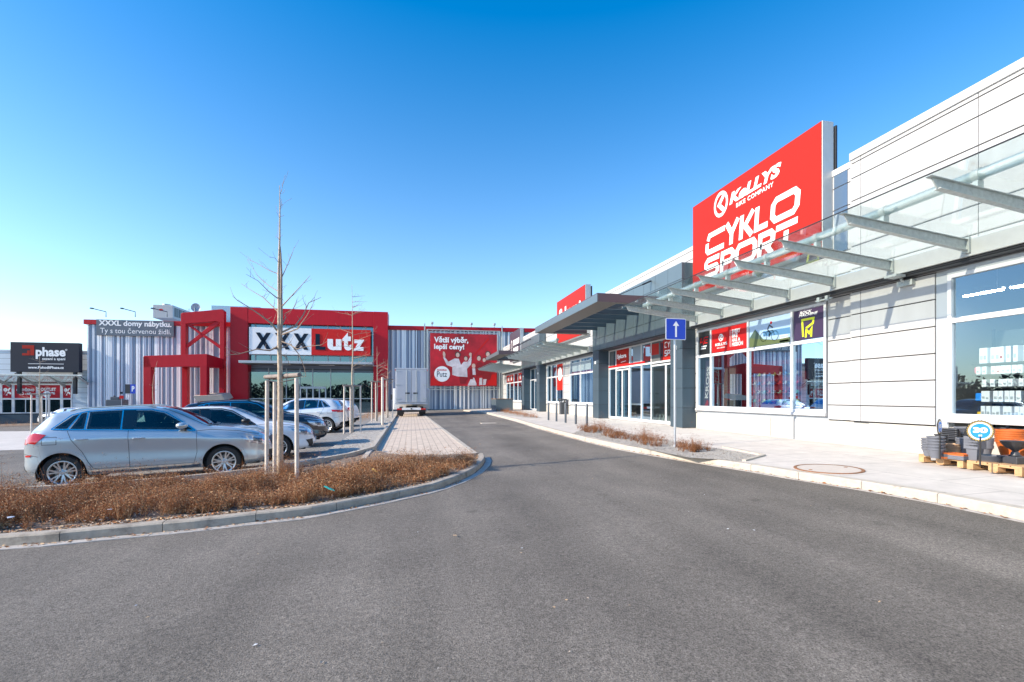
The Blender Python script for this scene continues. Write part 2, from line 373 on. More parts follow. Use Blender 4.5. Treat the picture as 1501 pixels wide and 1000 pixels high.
def _panel_variation(m, amt, streak):
    t = m.node_tree; N = t.nodes; Lk = t.links; b = N['Principled BSDF']; lk = b.inputs['Base Color'].links
    g = N.new('ShaderNodeNewGeometry'); r = N.new('ShaderNodeMapRange'); r.inputs[3].default_value = 1 - amt; r.inputs[4].default_value = 1 + amt * .4; Lk.new(g.outputs['Random Per Island'], r.inputs[0])
    mp = N.new('ShaderNodeMapping'); mp.inputs['Scale'].default_value = (3, 3, .25); Lk.new(g.outputs['Position'], mp.inputs[0]); nz = N.new('ShaderNodeTexNoise'); nz.inputs['Scale'].default_value = 1.6; nz.inputs['Detail'].default_value = 8; Lk.new(mp.outputs[0], nz.inputs['Vector'])
    r2 = N.new('ShaderNodeMapRange'); r2.inputs[1].default_value = .35; r2.inputs[2].default_value = .7; r2.inputs[3].default_value = 1; r2.inputs[4].default_value = 1 - streak; Lk.new(nz.outputs[0], r2.inputs[0])
    mm = N.new('ShaderNodeMath'); mm.operation = 'MULTIPLY'; Lk.new(r.outputs[0], mm.inputs[0]); Lk.new(r2.outputs[0], mm.inputs[1])
    mx = N.new('ShaderNodeMix'); mx.data_type = 'RGBA'; mx.blend_type = 'MULTIPLY'; mx.inputs[0].default_value = 1
    Lk.new(lk[0].from_socket, mx.inputs[6]); Lk.new(mm.outputs[0], mx.inputs[7]); Lk.new(mx.outputs[2], b.inputs['Base Color'])
    nb = N.new('ShaderNodeTexNoise'); nb.inputs['Scale'].default_value = 1.1; Lk.new(g.outputs['Position'], nb.inputs['Vector']); bp = N.new('ShaderNodeBump'); bp.inputs['Strength'].default_value = .12; bp.inputs['Distance'].default_value = .05; Lk.new(nb.outputs[0], bp.inputs['Height']); Lk.new(bp.outputs[0], b.inputs['Normal'])
_panel_variation(MT['white'], .06, .07); _panel_variation(MT['plinth'], .05, .10); _panel_variation(MT['anth'], .12, .10); _panel_variation(MT['red'], .10, .08)
# ------------------------------------------------------------------ ground
def sheet(pts, off, name, mat, kind='structure', sub=True):
    mb = MB(); mb.poly([(p[0], p[1], gz(p[0]) + off) for p in pts]); return mb.build(name, mat, kind=kind)
def grid_sheet(xs, ys, off, name, mat):
    mb = MB(); nx, ny = len(xs), len(ys)
    mb.add([(x, y, gz(x) + off) for y in ys for x in xs], [(j * nx + i, j * nx + i + 1, (j + 1) * nx + i + 1, (j + 1) * nx + i) for j in range(ny - 1) for i in range(nx - 1)])
    return mb.build(name, mat, kind='structure')
grid_sheet([-700, -300, -150, -60, -20, -6, 0, 5, 10, 30, 100, 400, 900], [-200, -40, 0, 20, 60, 200, 1000], 0, 'asphalt_ground', MT['asphalt'])

# island outline (foot of the kerb) and its back edge
FR = [(-260, 826), (-120, 812), (0, 801), (64, 797), (154.6, 788), (296, 774.6), (372, 765.4), (444.6, 757.8), (504.6, 746.6), (555, 737), (632.5, 720), (672, 706), (695, 694), (707, 683.5), (710.5, 676), (708, 671)]
FRW = [gnd(*p) for p in FR]
BK = [(-260, 752), (-120, 741), (0, 731), (100, 724), (200, 717), (300, 708), (410, 694), (506, 675), (545, 663)]
BKW = [gnd(*p) for p in BK]
def resample(P, step):
    out = []; P = [Vector((p[0], p[1], 0)) for p in P]
    d = [0]
    for a, b in zip(P, P[1:]): d.append(d[-1] + (b - a).length)
    n = max(2, int(round(d[-1] / step)) + 1)
    for i in range(n):
        s = d[-1] * i / (n - 1)
        k = max(j for j in range(len(d)) if d[j] <= s + 1e-9); k = min(k, len(P) - 2)
        t = (s - d[k]) / (d[k + 1] - d[k]); out.append(P[k].lerp(P[k + 1], t))
    return out
def kerb(path, width, h0, h1, name, mat, step=1.0, gap=.008, side=1, sub=3, bevel=.012):
    """row of kerb stones along the foot line; side=+1 puts the stone to the left of the walking direction"""
    fine = resample(path, step / sub); mb = MB()
    def off(i, dd):
        a = fine[max(i - 1, 0)]; b = fine[min(i + 1, len(fine) - 1)]; d = (b - a).normalized(); n = Vector((-d.y, d.x, 0)) * side
        return fine[i] + n * dd
    i = 0
    while i < len(fine) - 1:
        j = min(i + sub, len(fine) - 1); V = []; F = []
        jit = random.uniform(-.003, .003)
        for k in range(i, j + 1):
            f = off(k, 0); g = off(k, width)
            if k in (i, j):
                d = (fine[min(k + 1, len(fine) - 1)] - fine[max(k - 1, 0)]).normalized() * (gap if k == i else -gap) * .5
                f = f + d; g = g + d
            c = .02
            V += [(f.x, f.y, gz(f.x) + h0), (f.x, f.y, gz(f.x) + h1 - c + jit), (f.x + (g.x - f.x) * c / width, f.y + (g.y - f.y) * c / width, gz(f.x) + h1 + jit), (g.x, g.y, gz(g.x) + h1 + jit), (g.x, g.y, gz(g.x) + h0)]
        m = j - i
        for k in range(m):
            for q in range(4): F.append((k * 5 + q, k * 5 + q + 1, (k + 1) * 5 + q + 1, (k + 1) * 5 + q))
        F += [(0, 4, 3, 2, 1), tuple(m * 5 + q for q in range(5))]
        mb.add(V, F); i = j
    return mb.build(name, mat, kind='structure')
kerb(FRW, .15, -.05, .12, 'island_kerb', MT['kerb_dirty'], 1.05, side=1)
kerb([p for p in FRW], .16, -.06, .008, 'gutter_strip', MT['gutter'], 1.0, side=-1, gap=.004)
def offset(path, dd):
    out = []
    for i, p in enumerate(path):
        a = path[max(i - 1, 0)]; b = path[min(i + 1, len(path) - 1)]; d = Vector((b[0] - a[0], b[1] - a[1], 0)).normalized()
        out.append(Vector((p[0] - d.y * dd, p[1] + d.x * dd, 0)))
    return out
FRI = offset(FRW, .14)
kerb(BKW, .14, -.05, .19, 'parking_kerb', MT['kerb'], 1.0, side=-1)
# soil of the island with gentle mounding
SR = [gnd(*p) for p in BK + [ (560, 671), (590, 672), (625, 672), (665, 672), (690, 672), (703, 672)]]
fa = resample(FRI, .35); fb = resample([p for p in SR], .35)
n_s = 60; fa = resample(FRI, 1)[:1] and [fa[int(i * (len(fa) - 1) / n_s)] for i in range(n_s + 1)]; fb = [fb[int(i * (len(fb) - 1) / n_s)] for i in range(n_s + 1)]
ns = Vector((3.1, 1.7, 0))
mb = MB(); V = []; K = 14
for i in range(n_s + 1):
    for k in range(K + 1):
        t = k / K; p = fa[i].lerp(fb[i], t); h = .085 + .05 * math.sin(math.pi * t) + .018 * math.sin(p.x * 5.1 + p.y * 3) * math.sin(p.y * 6.3 - p.x)
        V.append((p.x, p.y, gz(p.x) + h))
mb.add(V, [(i * (K + 1) + k, i * (K + 1) + k + 1, (i + 1) * (K + 1) + k + 1, (i + 1) * (K + 1) + k) for i in range(n_s) for k in range(K)])
mb.build('island_soil', MT['soil_lt'], kind='structure', smooth=True)

# paved strip with the truck
SL = [gnd(541, 674), gnd(583.5, 607)]            # foot of the raised left kerb (towards the strip)
SRt = [gnd(709, 671), gnd(618.5, 605.5)]
def ext(a, b, t): return a + (b - a) * t
SLe = [ext(SL[0], SL[1], -.02), ext(SL[0], SL[1], 1.25)]; SRe = [SRt[0], ext(SRt[0], SRt[1], 1.25)]
sheet([SLe[0] + Vector((0, -1.2, 0)), SRe[0] + Vector((-.1, -.75, 0)), SRe[0], SRe[1], SLe[1]], .004, 'paved_strip', MT['pavers'])
kerb([SRe[0], SRe[1]], .16, -.06, .014, 'strip_edging', MT['kerb'], 1.0, side=1, gap=.004)
kerb([SLe[0], SLe[1]], .15, -.05, .13, 'strip_kerb', MT['kerb'], 1.0, side=1)
# gravel bed of the tree row, left of the strip kerb
b0 = SLe[0] + Vector((-.15, -.25, 0)); b1 = SLe[1] + Vector((-.15, 0, 0))
sheet([b0, b1, b1 + Vector((-1.6, 0, 0)), b0 + Vector((-1.25, .05, 0))], .05, 'tree_bed', MT['gravel'])
# parking bays (grass pavers) and the pale aisle far left
bl = [gnd(px_, py_ - 2) for px_, py_ in BK]
q = [(x.x, x.y) for x in bl]
sheet([(-7.6, q[1][1] - .4)] + [p for p in q if p[0] > -7.3] + [(b1.x - 1.6, b1.y - 1.5), (-8.2, b1.y - 1.5)], .004, 'parking_bays', MT['bays'])
a0, a1, a2, a3 = gnd(-900, 690), gnd(46, 659), gnd(120, 633.5), gnd(-700, 640)
sheet([a0, a1, (a2.x + 3, a2.y), a3], .004, 'pale_aisle', MT['slabs'])
# right pavement
KR = [(1900, 846), (1501, 763.6), (1370, 736.5), (1263.7, 717.5), (1168.6, 702.5), (1093.5, 689.5), (1004, 675.5), (950, 666.3), (906, 658.3), (860, 647.5), (820, 637), (790, 628.5), (757, 618), (736, 612.5), (712, 606.5)]
KRW = [gnd(*p) for p in KR]; KRW[0] = Vector((KRW[1].x + .25, -3, 0)); KRW.append(Vector((5.3, 49, 0)))
kerb(KRW, .17, -.05, .13, 'pavement_kerb', MT['kerb'], 1.0, side=-1)
kerb(KRW, .10, -.06, .006, 'road_gutter', MT['gutter'], 1.0, side=1, gap=.004)
inner = offset(KRW, -.165)
mb = MB(); n = len(inner); V = []
for p in inner:
    for x in (p.x, (p.x + 10.9) / 2, 10.0, 11.2): V.append((x, p.y, gz(x) + .128))
mb.add(V, [(i * 4 + k, i * 4 + k + 1, i * 4 + k + 5, i * 4 + k + 4) for i in range(n - 1) for k in range(3)])
mb.build('pavement', MT['slabs'], kind='structure')
# gravel beds along the pavement kerb
BED = [gnd(820, 628, .13), gnd(862, 625, .13), gnd(990, 647, .13), gnd(1060, 659, .13), gnd(1118, 669, .13), gnd(1085, 676, .13), gnd(1010, 671, .13), gnd(930, 655, .13), gnd(868, 641, .13)]
BED[0] = gnd(838, 636, .13)
sheet(BED, .132, 'gravel_bed', MT['gravel'])
mbk = MB()
for a, b in ((gnd(1060, 656, .13), gnd(1119, 668, .13)), (gnd(1119, 668, .13), gnd(1090, 676, .13))):
    mbk.bar((a.x, a.y, gz(a.x) + .135), (b.x, b.y, gz(b.x) + .135), .08, .05)
mbk.build('bed_edging', MT['kerb'], kind='structure')
BED2 = [gnd(716, 602.5, .13), gnd(735, 602, .13), gnd(775, 607, .13), gnd(795, 613, .13), gnd(765, 612, .13), gnd(742, 609, .13)]
sheet(BED2, .132, 'far_gravel_bed', MT['gravel'])
# apron in front of the furniture store, and kerb line
sheet([(-30, 52.0), (5.2, 50.2), (12, 50.2), (12, 57), (-30, 58)], .006, 'store_apron', MT['slabs'])
kerb([Vector((-2.5, 50.0, 0)), Vector((5.4, 50.3, 0))], .15, -.02, .10, 'apron_kerb', MT['kerb'], 1.0, side=1)
# verge under the left shop
vg = [(-78, 50.0), (-37, 48.6), (-33, 49), (-33, 56), (-78, 58)]
sheet(vg, .02, 'shop_verge', MT['soil_lt'])

# ------------------------------------------------------------------ right shopping building
XW = 10.7
rb = thing('retail_building', 'long white panelled retail building with dark entrance portals and glass canopies', 'building', (XW, 20, .3))
def cam_z(py, px, x): return onx(px, py, x).z
PZ = [1.39, 1.95, 2.50, 3.06, 3.62, 4.17, 4.73, 5.29, 5.85, 6.41, 6.97, 7.33]
Z_PL, Z_TOP = 1.005, 7.5
wins = [(-6, 7.70), (10.36, 16.2), (26.4, 30.95), (32.3, 36.55), (43.3, 53.2)]       # glazed bays (y0, y1)
portals = [(16.25, 25.35), (36.8, 43.1)]
WZ0, WZ1, TZ = 1.17, 4.12, 3.13
mw = MB()
segs = [(-6, 9.62, 10.6), (9.62, 55.2, XW)]
def wallpatch(y0, y1, z0, z1):
    if y1 <= y0 or z1 <= z0: return
    for s0, s1, x in segs:
        a, b = max(y0, s0), min(y1, s1)
        if b - a > .001: mw.box(x, a, z0, x + .12, b, z1)
zc = [Z_PL] + PZ + [7.45]
blocks = sorted(wins + portals)
g = .012
for z0, z1 in zip(zc, zc[1:]):
    # panels split at vertical joints every 5.7 m, skip the openings below 4.15
    if z1 < 4.2:
        free = []; y = -6
        for a, b in blocks: free.append((y, a)); y = b
        free.append((y, 55.2))
    else: free = [(-6, 55.2)]
    for a, b in free:
        if b - a < .05: continue
        cuts = [a] + [c for c in (6.94, 9.35, 10.36, 16.2, 21.0, 26.4, 32.0, 37.6, 43.2, 48.9) if a + .05 < c < b - .05] + [b]
        for c0, c1 in zip(cuts, cuts[1:]): wallpatch(c0 + g / 2, c1 - g / 2, z0 + g, z1 - g)
wall_o = mw.build('wall_panels', MT['white'], rb, bevel=.006)
mj = MB()
y = -6
fr = []
for a, b in blocks: fr.append((y, a)); y = b
fr.append((y, 55.2))
for a, b in fr:
    if b - a > .05:
        if a < 9.5:
            mj.box(10.63, a, Z_PL, XW + .3, min(b, 9.6), 4.2)
            if b > 9.6: mj.box(XW + .03, 9.6, Z_PL, XW + .3, b, 4.2)
        else: mj.box(XW + .03, a, Z_PL, XW + .3, b, 4.2)
mj.box(10.63, -6, 4.2, 10.9, 9.6, 7.4); mj.box(XW + .03, 9.6, 4.2, 10.9, 55.2, 7.3)
mj.build('wall_backing', MT['joint'], rb)
mc = MB(); mc.box(10.56, -6, 7.42, 11.2, 9.62, 7.6); mc.box(10.67, 9.62, 7.3, 11.2, 55.2, 7.46); mc.build('coping', MT['coping'], rb, bevel=.01)
y = -6; pl = []
for a, b in portals: pl.append((y, a)); y = b
pl.append((y, 55.2))
for a, b in pl:
    mp = MB()
    cuts = [a] + [c for c in (-3.6, -.8, 2.0, 4.7, 7.35, 9.18, 12.4, 15.2, 27.9, 30.9, 34, 46, 49.5, 52.6) if a < c < b] + [b]
    for c0, c1 in zip(cuts, cuts[1:]):
        xo = 10.64 if c1 <= 9.2 else 10.72
        mp.box(xo, c0 + .008, .1, xo + .3, c1 - .008, Z_PL - .02)
    mp.build('plinth', MT['plinth'], rb, bevel=.008)
mr = MB(); mr.box(10.9, -6, 7.2, 40, 55.2, 7.3); mr.box(39.8, -6, .2, 40, 55.2, 7.3); mr.box(10.9, -6, .2, 40, -5.9, 7.2); mr.box(10.9, 55.1, .2, 40, 55.2, 7.2)
mr.build('roof', MT['interior'], rb)
mi = MB(); mi.box(10.9, -5.9, .35, 24, 55.1, .42); mi.build('interior_floor', MT['int_floor'], rb)
mi = MB(); mi.box(24, -5.9, .42, 24.1, 55.1, 5.2); mi.box(11, -5.9, 5.2, 24.1, 55.1, 5.3)
for yy in (10.0, 25.9, 31.6, 43.15): mi.box(11.0, yy, .42, 24, yy + .1, 5.2)
mi.build('interior_walls', MT['interior'], rb)

def window(y0, y1, mull, x=XW, z0=WZ0, z1=WZ1, tz=TZ, name='window', sill=True, gm='glass'):
    """framed shop window, frame/glass proud of the opening by fixed amounts; y1 far end"""
    f = MB(); fw = .075; xf0, xf1 = x - .02, x + .10
    f.box(xf0, y0, z0, xf1, y0 + fw, z1); f.box(xf0, y1 - fw, z0, xf1, y1, z1)
    f.box(xf0 + .002, y0 + fw, z0, xf1, y1 - fw, z0 + fw + .02); f.box(xf0 + .002, y0 + fw, z1 - fw, xf1, y1 - fw, z1)
    for m_ in mull: f.box(xf0 + .004, m_ - .04, z0 + fw + .02, xf1, m_ + .04, z1 - fw)
    if tz:
        ys = [y0 + fw] + sorted(mull) + [y1 - fw]
        for a, b in zip(ys, ys[1:]):
            a2 = a + (.04 if a in mull else 0); b2 = b - (.04 if b in mull else 0)
            f.box(xf0 + .006, a2, tz - .05, xf1, b2, tz + .05)
    o = f.build(name, MT['alu'], rb, bevel=.005)
    gl = MB(); gl.quad((x + .04, y0 + fw, z0 + .05), (x + .04, y1 - fw, z0 + .05), (x + .04, y1 - fw, z1 - .05), (x + .04, y0 + fw, z1 - .05)); gl.build('glass', MT[gm], o)
    if sill:
        s = MB(); s.box(x - .07, y0 - .02, z0 - .08, x + .1, y1 + .02, z0 - .005); s.build('sill', MT['coping'], o, bevel=.008)
    return o
w1 = window(-5.9, 7.46, [-4.2, -1.6, 1.0, 3.5], x=10.6, z1=4.06, gm='near_glass')
w2 = window(10.40, 16.16, [11.56, 13.36, 15.3])
w3 = window(26.5, 30.9, [28.9])
w4 = window(32.35, 36.5, [34.0, 35.4])
w5 = window(43.4, 53.1, [45.2, 47.2, 49.2, 51.2])
m = MB(); m.box(10.625, 7.465, .98, 10.78, 7.695, 4.17); m.box(10.59, -6, 4.06, 10.72, 7.46, 4.17); m.build('window_reveal', MT['grey_reveal'], rb)
for a, b in wins[1:]:
    m = MB(); m.box(10.72, a - .02, 4.12, 10.84, b + .02, 4.22); m.build('window_head', MT['grey_reveal'], rb)
    m = MB(); m.box(10.74, a, Z_PL - .05, 10.84, b, WZ0 - .08); m.build('window_base', MT['grey_reveal'], rb)

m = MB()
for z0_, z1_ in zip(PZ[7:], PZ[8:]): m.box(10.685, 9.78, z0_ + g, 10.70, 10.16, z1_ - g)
m.build('painted_shade_panels', M('painted_shade_blue_grey', (.10, .16, .25), .3, .3), rb)  # dark blue-grey colour paints in the shade on the wall beside the big sign
# portals
def portal(y0, y1, cw, name, doors):
    xf = 10.14; zb, zt = 4.2, 6.77
    m = MB(); mj_ = MB()
    for (c0, c1) in ((y0, y0 + cw), (y1 - cw, y1)):
        zs = [.42 + i * .76 for i in range(6)] ; zs[-1] = 4.2
        m = MB()
        for a, b in zip(zs, zs[1:]): m.box(xf, c0 + .004, a + .007, 10.9, c1 - .004, b - .007)
        m.build('column', MT['anth'], rb, bevel=.004)
        mj_.box(xf + .02, c0 + .03, .3, 10.88, c1 - .03, 4.2)
    t = MB(); nz = 4; ny = max(3, int((y1 - y0) / 1.0)); zs = [zb + (zt - zb) * i / nz for i in range(nz + 1)]
    for i in range(nz):
        for k in range(ny):
            a = y0 + (y1 - y0) * k / ny; b = y0 + (y1 - y0) * (k + 1) / ny
            t.box(xf - .02, a + .008, zs[i] + .008, xf + .1, b - .008, zs[i + 1] - .008)
        t.box(xf + .11, y0 + .002, zs[i] + .008, 10.66, y0 + .06, zs[i + 1] - .008)
    t.build('portal_panels', MT['anth_top'], rb, bevel=.004)
    mj_.box(xf + .02, y0 + .03, zb + .01, 10.66, y1 - .03, zt - .03)
    mj_.box(xf + .02, y0 + .03, zb - .05, 10.88, y1 - .03, zb)
    mj_.build('portal_backing', MT['anth_dk'], rb)
    f = MB(); f.box(xf - .03, y0 - .01, .2, 10.92, y0 + cw, .41); f.build('portal_foot', MT['plinth_base'], rb); f = MB(); f.box(xf - .03, y1 - cw, .2, 10.92, y1, .41); f.build('portal_foot', MT['plinth_base'], rb)
MT['anth_top'] = M('portal_panel', (.13, .175, .20), .3, .3, var=.05, vs=.8)
portal(16.25, 25.35, .86, 'entrance_portal', None)
portal(36.8, 43.1, .95, 'second_portal', None)
def door_screen(ys, sliding, x=10.76, z0=.42, zt=3.15, z1=4.15):
    """entrance screen: posts at ys, transom at zt, a door leaf pair for each index in sliding"""
    f = MB(); fw = .06
    for y_ in ys: f.box(x - .03, y_ - fw / 2, z0, x + .08, y_ + fw / 2, z1)
    for a, b in zip(ys, ys[1:]):
        a, b = a + fw / 2, b - fw / 2
        f.box(x - .028, a, zt - .04, x + .08, b, zt + .04); f.box(x - .028, a, z1 - .06, x + .08, b, z1)
        f.box(x - .028, a, z0, x + .08, b, z0 + .12)
    o = f.build('entrance_screen', MT['alu'], rb, bevel=.004)
    gl = MB()
    for a, b in zip(ys, ys[1:]):
        [gl.quad((x + .02, a + fw / 2, p_), (x + .02, b - fw / 2, p_), (x + .02, b - fw / 2, r_), (x + .02, a + fw / 2, r_)) for p_, r_ in ((z0 + .12, zt - .04), (zt + .04, z1 - .06))]
    gl.build('glass', MT['glass'], o)
    for i in sliding:
        a, b = ys[i] + fw / 2, ys[i + 1] - fw / 2; c = (a + b) / 2
        d = MB()
        for p, q_ in ((a, c - .004), (c + .004, b)):
            for yy in (p + .025, q_ - .025): d.box(x - .045, yy - .025, z0 + .05, x - .005, yy + .025, zt - .1)
            d.box(x - .044, p + .05, z0 + .05, x - .006, q_ - .05, z0 + .14); d.box(x - .044, p + .05, zt - .17, x - .006, q_ - .05, zt - .1)
        dd = d.build('door', MT['alu'], rb, bevel=.003)
        g2 = MB(); g2.quad((x - .03, a + .05, z0 + .14), (x - .03, b - .05, z0 + .14), (x - .03, b - .05, zt - .17), (x - .03, a + .05, zt - .17)); g2.build('pane', MT['glass'], dd)
ysd = sorted([onx(p, 560, 10.76).y for p in (983, 954.5, 940, 922.8, 902.9, 892.5)])
ysd = [17.14] + ysd[1:-1] + [24.45]
door_screen(ysd, [0, 3])
door_screen([37.75, 38.9, 40.6, 42.1], [1])

# glass canopies ------------------------------------------------------------
def canopy(y0, y1, ybeams, name='glass_canopy'):
    c = MB()                                    # panes
    ys = [y0] + [b for b in ybeams] + [y1]
    ys = sorted(set(round(v, 3) for v in ys))
    pg = MB()
    for a, b in zip(ys, ys[1:]):
        if b - a < .1: continue
        pg.add([(7.42, a + .006, 4.86), (10.33, a + .006, 4.585), (10.33, b - .006, 4.585), (7.42, b - .006, 4.86), (7.42, a + .006, 4.872), (10.33, a + .006, 4.597), (10.33, b - .006, 4.597), (7.42, b - .006, 4.872)],
               [(0, 3, 2, 1), (4, 5, 6, 7), (0, 1, 5, 4), (1, 2, 6, 5), (2, 3, 7, 6), (3, 0, 4, 7)])
    pg.build('canopy_glass', MT['canopy_glass'], rb)
    e = MB(); e.tube([(7.42, y0, 4.866), (7.42, y1, 4.866)], .011, 6); e.build('glass_edge', MT['anth_dk'], rb)
    for yb in ybeams:
        w_ = .045
        P = [(7.5, 0, 4.84), (10.33, 0, 4.57), (10.33, 0, 4.38), (7.60, 0, 4.69)]
        b = MB()
        b.prism([(p[0], yb - .008, p[2]) for p in P], (0, .016, 0))
        b.add([(7.46, yb - w_, 4.845), (10.33, yb - w_, 4.572), (10.33, yb + w_, 4.572), (7.46, yb + w_, 4.845), (7.46, yb - w_, 4.855), (10.33, yb - w_, 4.582), (10.33, yb + w_, 4.582), (7.46, yb + w_, 4.855)],
              [(0, 3, 2, 1), (4, 5, 6, 7), (0, 1, 5, 4), (1, 2, 6, 5), (2, 3, 7, 6), (3, 0, 4, 7)])
        b.add([(7.62, yb - w_, 4.68), (10.33, yb - w_, 4.37), (10.33, yb + w_, 4.37), (7.62, yb + w_, 4.68), (7.62, yb - w_, 4.692), (10.33, yb - w_, 4.382), (10.33, yb + w_, 4.382), (7.62, yb + w_, 4.692)],
              [(0, 3, 2, 1), (4, 5, 6, 7), (0, 1, 5, 4), (1, 2, 6, 5), (2, 3, 7, 6), (3, 0, 4, 7)])
        b.box(10.29, yb - .06, 4.33, 10.335, yb + .06, 4.62)
        bo = b.build('canopy_beam', MT['galv'], rb)
        k = MB(); k.box(8.34, yb - .035, 4.77, 8.46, yb + .035, 4.87); k.tube([(8.4, yb - .05, 4.965), (8.4, yb + .05, 4.965)], .096, 14); k.build('clamp', MT['galv'], bo)
    t = MB(); t.tube([(8.4, y0 + .15, 4.965), (8.4, y1 - .15, 4.965)], .082, 16); t.build('canopy_tube', MT['steelp'], rb, smooth=True)
    f = MB(); f.box(10.34, y0, 4.27, 10.6, y1, 4.60); f.build('canopy_fascia', MT['fascia'], rb, bevel=.01)
    f = MB(); f.box(10.4, y0, 4.19, 10.6, y1, 4.27); f.tube([(10.38, y0, 4.235), (10.38, y1, 4.235)], .012, 6); f.build('canopy_rail', MT['anth_dk'], rb)
canopy(-6.0, 16.1, [5.5 + 1.443 * k for k in range(-7, 8)] )
canopy(26.3, 37.3, [26.6 + 1.3 * i for i in range(9)])
canopy(44.0, 54.2, [44.4 + 1.35 * i for i in range(8)])
# flat canopies of the portals
def flat_canopy(y0, y1, z0=5.27, z1=5.57, x0=6.98, wdt=.95):
    m = MB(); m.box(x0, y0, z0, x0 + .03, y1, z1, 0); m.box(x0 + .03, y0, z0, 10.13, y0 + .03, z1, 1); m.box(x0 + .03, y1 - .03, z0, 10.13, y1, z1, 1)
    m.box(x0, y0, z1, x0 + wdt, y1, z1 + .03, 1)
    m.box(x0 + .03, y0 + .03, z0 + .01, x0 + wdt, y1 - .03, z0 + .03, 2); m.box(x0 + wdt - .02, y0 + .03, z0 + .03, x0 + wdt, y1 - .03, z1, 2)
    m.box(x0 + wdt, y0 + .03, z0 + .012, 10.13, y0 + .35, z0 + .05, 2); m.box(x0 + wdt, y1 - .35, z0 + .012, 10.13, y1 - .03, z0 + .05, 2)
    o = m.build('entrance_canopy', [MT['anth_top'], MT['purple'], MT['soffit']], rb)
    n_ = int((y1 - y0 - .7) / 1.25)
    for i in range(1, n_ + 1):
        yy = y0 + .35 + (y1 - y0 - .7) * i / (n_ + 1)
        b = MB(); b.box(x0 + wdt, yy - .05, z0 + .05, 10.13, yy + .05, z1 - .03); b.build('rafter', MT['anth'], o)
    gl = MB(); gl.box(x0 + wdt, y0 + .35, z1 - .02, 10.13, y1 - .35, z1 - .005); gl.build('roof_glass', MT['canopy_glass'], o)
    rd = MB()
    for yy in (y0 + 1.6, (y0 + y1) / 2, y1 - 1.6):
        rd.tube([(x0 + .9, yy, z1 + .03), (10.1, yy, 6.6)], .016, 8); rd.tube([(9.7, yy, 6.42), (10.1, yy, 6.6)], .035, 8); rd.tube([(x0 + .9, yy, z1), (x0 + .9, yy, z1 + .12)], .04, 8)
    rd.build('tension_rod', MT['anth_dk'], o)
flat_canopy(17.0, 26.25)
flat_canopy(37.9, 44.6, 5.1, 5.38)

# roof signs: u to the right as seen from the road is -y
def roof_sign(y0, y1, z0, z1, mat, sidemat, name='roof_sign'):
    m = MB(); m.box(10.37, y0, z0, 10.72, y1, z1, 0)
    o = m.build(name, sidemat, rb, bevel=.01)
    f = MB(); f.box(10.35, y0 + .015, z0 + .015, 10.369, y1 - .015, z1 - .015); fo = f.build('sign_face', mat, o)
    b = MB(); b.box(10.75, y0 - .03, z0, 10.80, y1 + .03, z1 - .1)
    for yy in (y0 + .6, y1 - .6): b.box(10.80, yy - .05, z0, 10.9, yy + .05, z1 - .4)
    b.build('sign_bracket', MT['anth_dk'], o)
    return o
s1 = roof_sign(10.2, 15.9, 5.45, 8.74, MT['redsign'], MT['fascia'])
def wallmap(x, y1, z0): return lambda u, v: (x, y1 - u, z0 + v)
L = MB(); fn = wallmap(10.343, 15.9, 5.45)
def sh(vf, k): return [(x + y * k, y) for x, y in vf[0]], vf[1]
def at(vf, x, y, s=1.0, sy=None): return [(x + a * s, y + b * (sy or s)) for a, b in vf[0]], vf[1]
def glyphs(word, w=.62, h=1.0, gap=.22, t=.2):
    G = {  # block glyphs on a w x h cell, centre lines
        'C1': lambda a: [[(a + .05, h * .62), (a + .05, h), (a + w, h)], [(a + .05, h * .45), (a + .05, 0), (a + w, 0)]],
        'Y': lambda a: [[(a, h), (a + w * .5, h * .45), (a + w, h)], [(a + w * .5, h * .5), (a + w * .5, -.12)]],
        'K': lambda a: [[(a, 0), (a, h)], [(a + w, h), (a + .18, h * .5), (a + w, 0)]],
        'L': lambda a: [[(a, h), (a, 0), (a + w, 0)]],
        'O': lambda a: [[(a, .12), (a, h - .12), (a + .12, h), (a + w * 1.25 - .12, h), (a + w * 1.25, h - .12), (a + w * 1.25, .12), (a + w * 1.25 - .12, 0), (a + .12, 0), (a, .12)]],
        'S': lambda a: [[(a + w, h), (a + .1, h), (a, h - .12), (a, h * .55), (a + .1, h * .5), (a + w - .1, h * .5), (a + w, h * .4), (a + w, .1), (a + w - .1, 0), (a, 0)]],
        'P': lambda a: [[(a, 0), (a, h), (a + w - .1, h), (a + w, h - .12), (a + w, h * .5), (a + w - .1, h * .42), (a, h * .42)]],
        'R': lambda a: [[(a, 0), (a, h), (a + w - .1, h), (a + w, h - .12), (a + w, h * .52), (a + w - .1, h * .42), (a, h * .42)], [(a + w * .45, h * .42), (a + w, 0)]],
        'T': lambda a: [[(a - .05, h), (a + w + .1, h)], [(a + w * .5, h * .72), (a + w * .5, 0)]],
        'E': lambda a: [[(a + w, h), (a, h), (a, 0), (a + w, 0)], [(a, h * .5), (a + w * .9, h * .5)]],
        'I': lambda a: [[(a, 0), (a, h)]],
    }
    P = []; x = 0
    for ch in word:
        if ch == ' ': x += w * .8; continue
        k = 'C1' if ch == 'C' else ch
        P += G[k](x); x += (w * 1.25 if ch == 'O' else (0 if ch == 'I' else w)) + gap + t
    return P, x - gap - t
def word(wd, x, y, hh, width=None, shear=.17, t=.2):
    P_, wl = glyphs(wd, gap=.1, t=t)
    lo, hi = -t / 2, 1 + t / 2; s = hh / (hi - lo); sx = (width / (wl + t)) if width else s
    return [([(x + (a + t / 2) * sx + (b - lo) * s * shear, y + (b - lo) * s) for a, b in vf[0]], vf[1]) for vf in (strokes([p], t) for p in P_)]
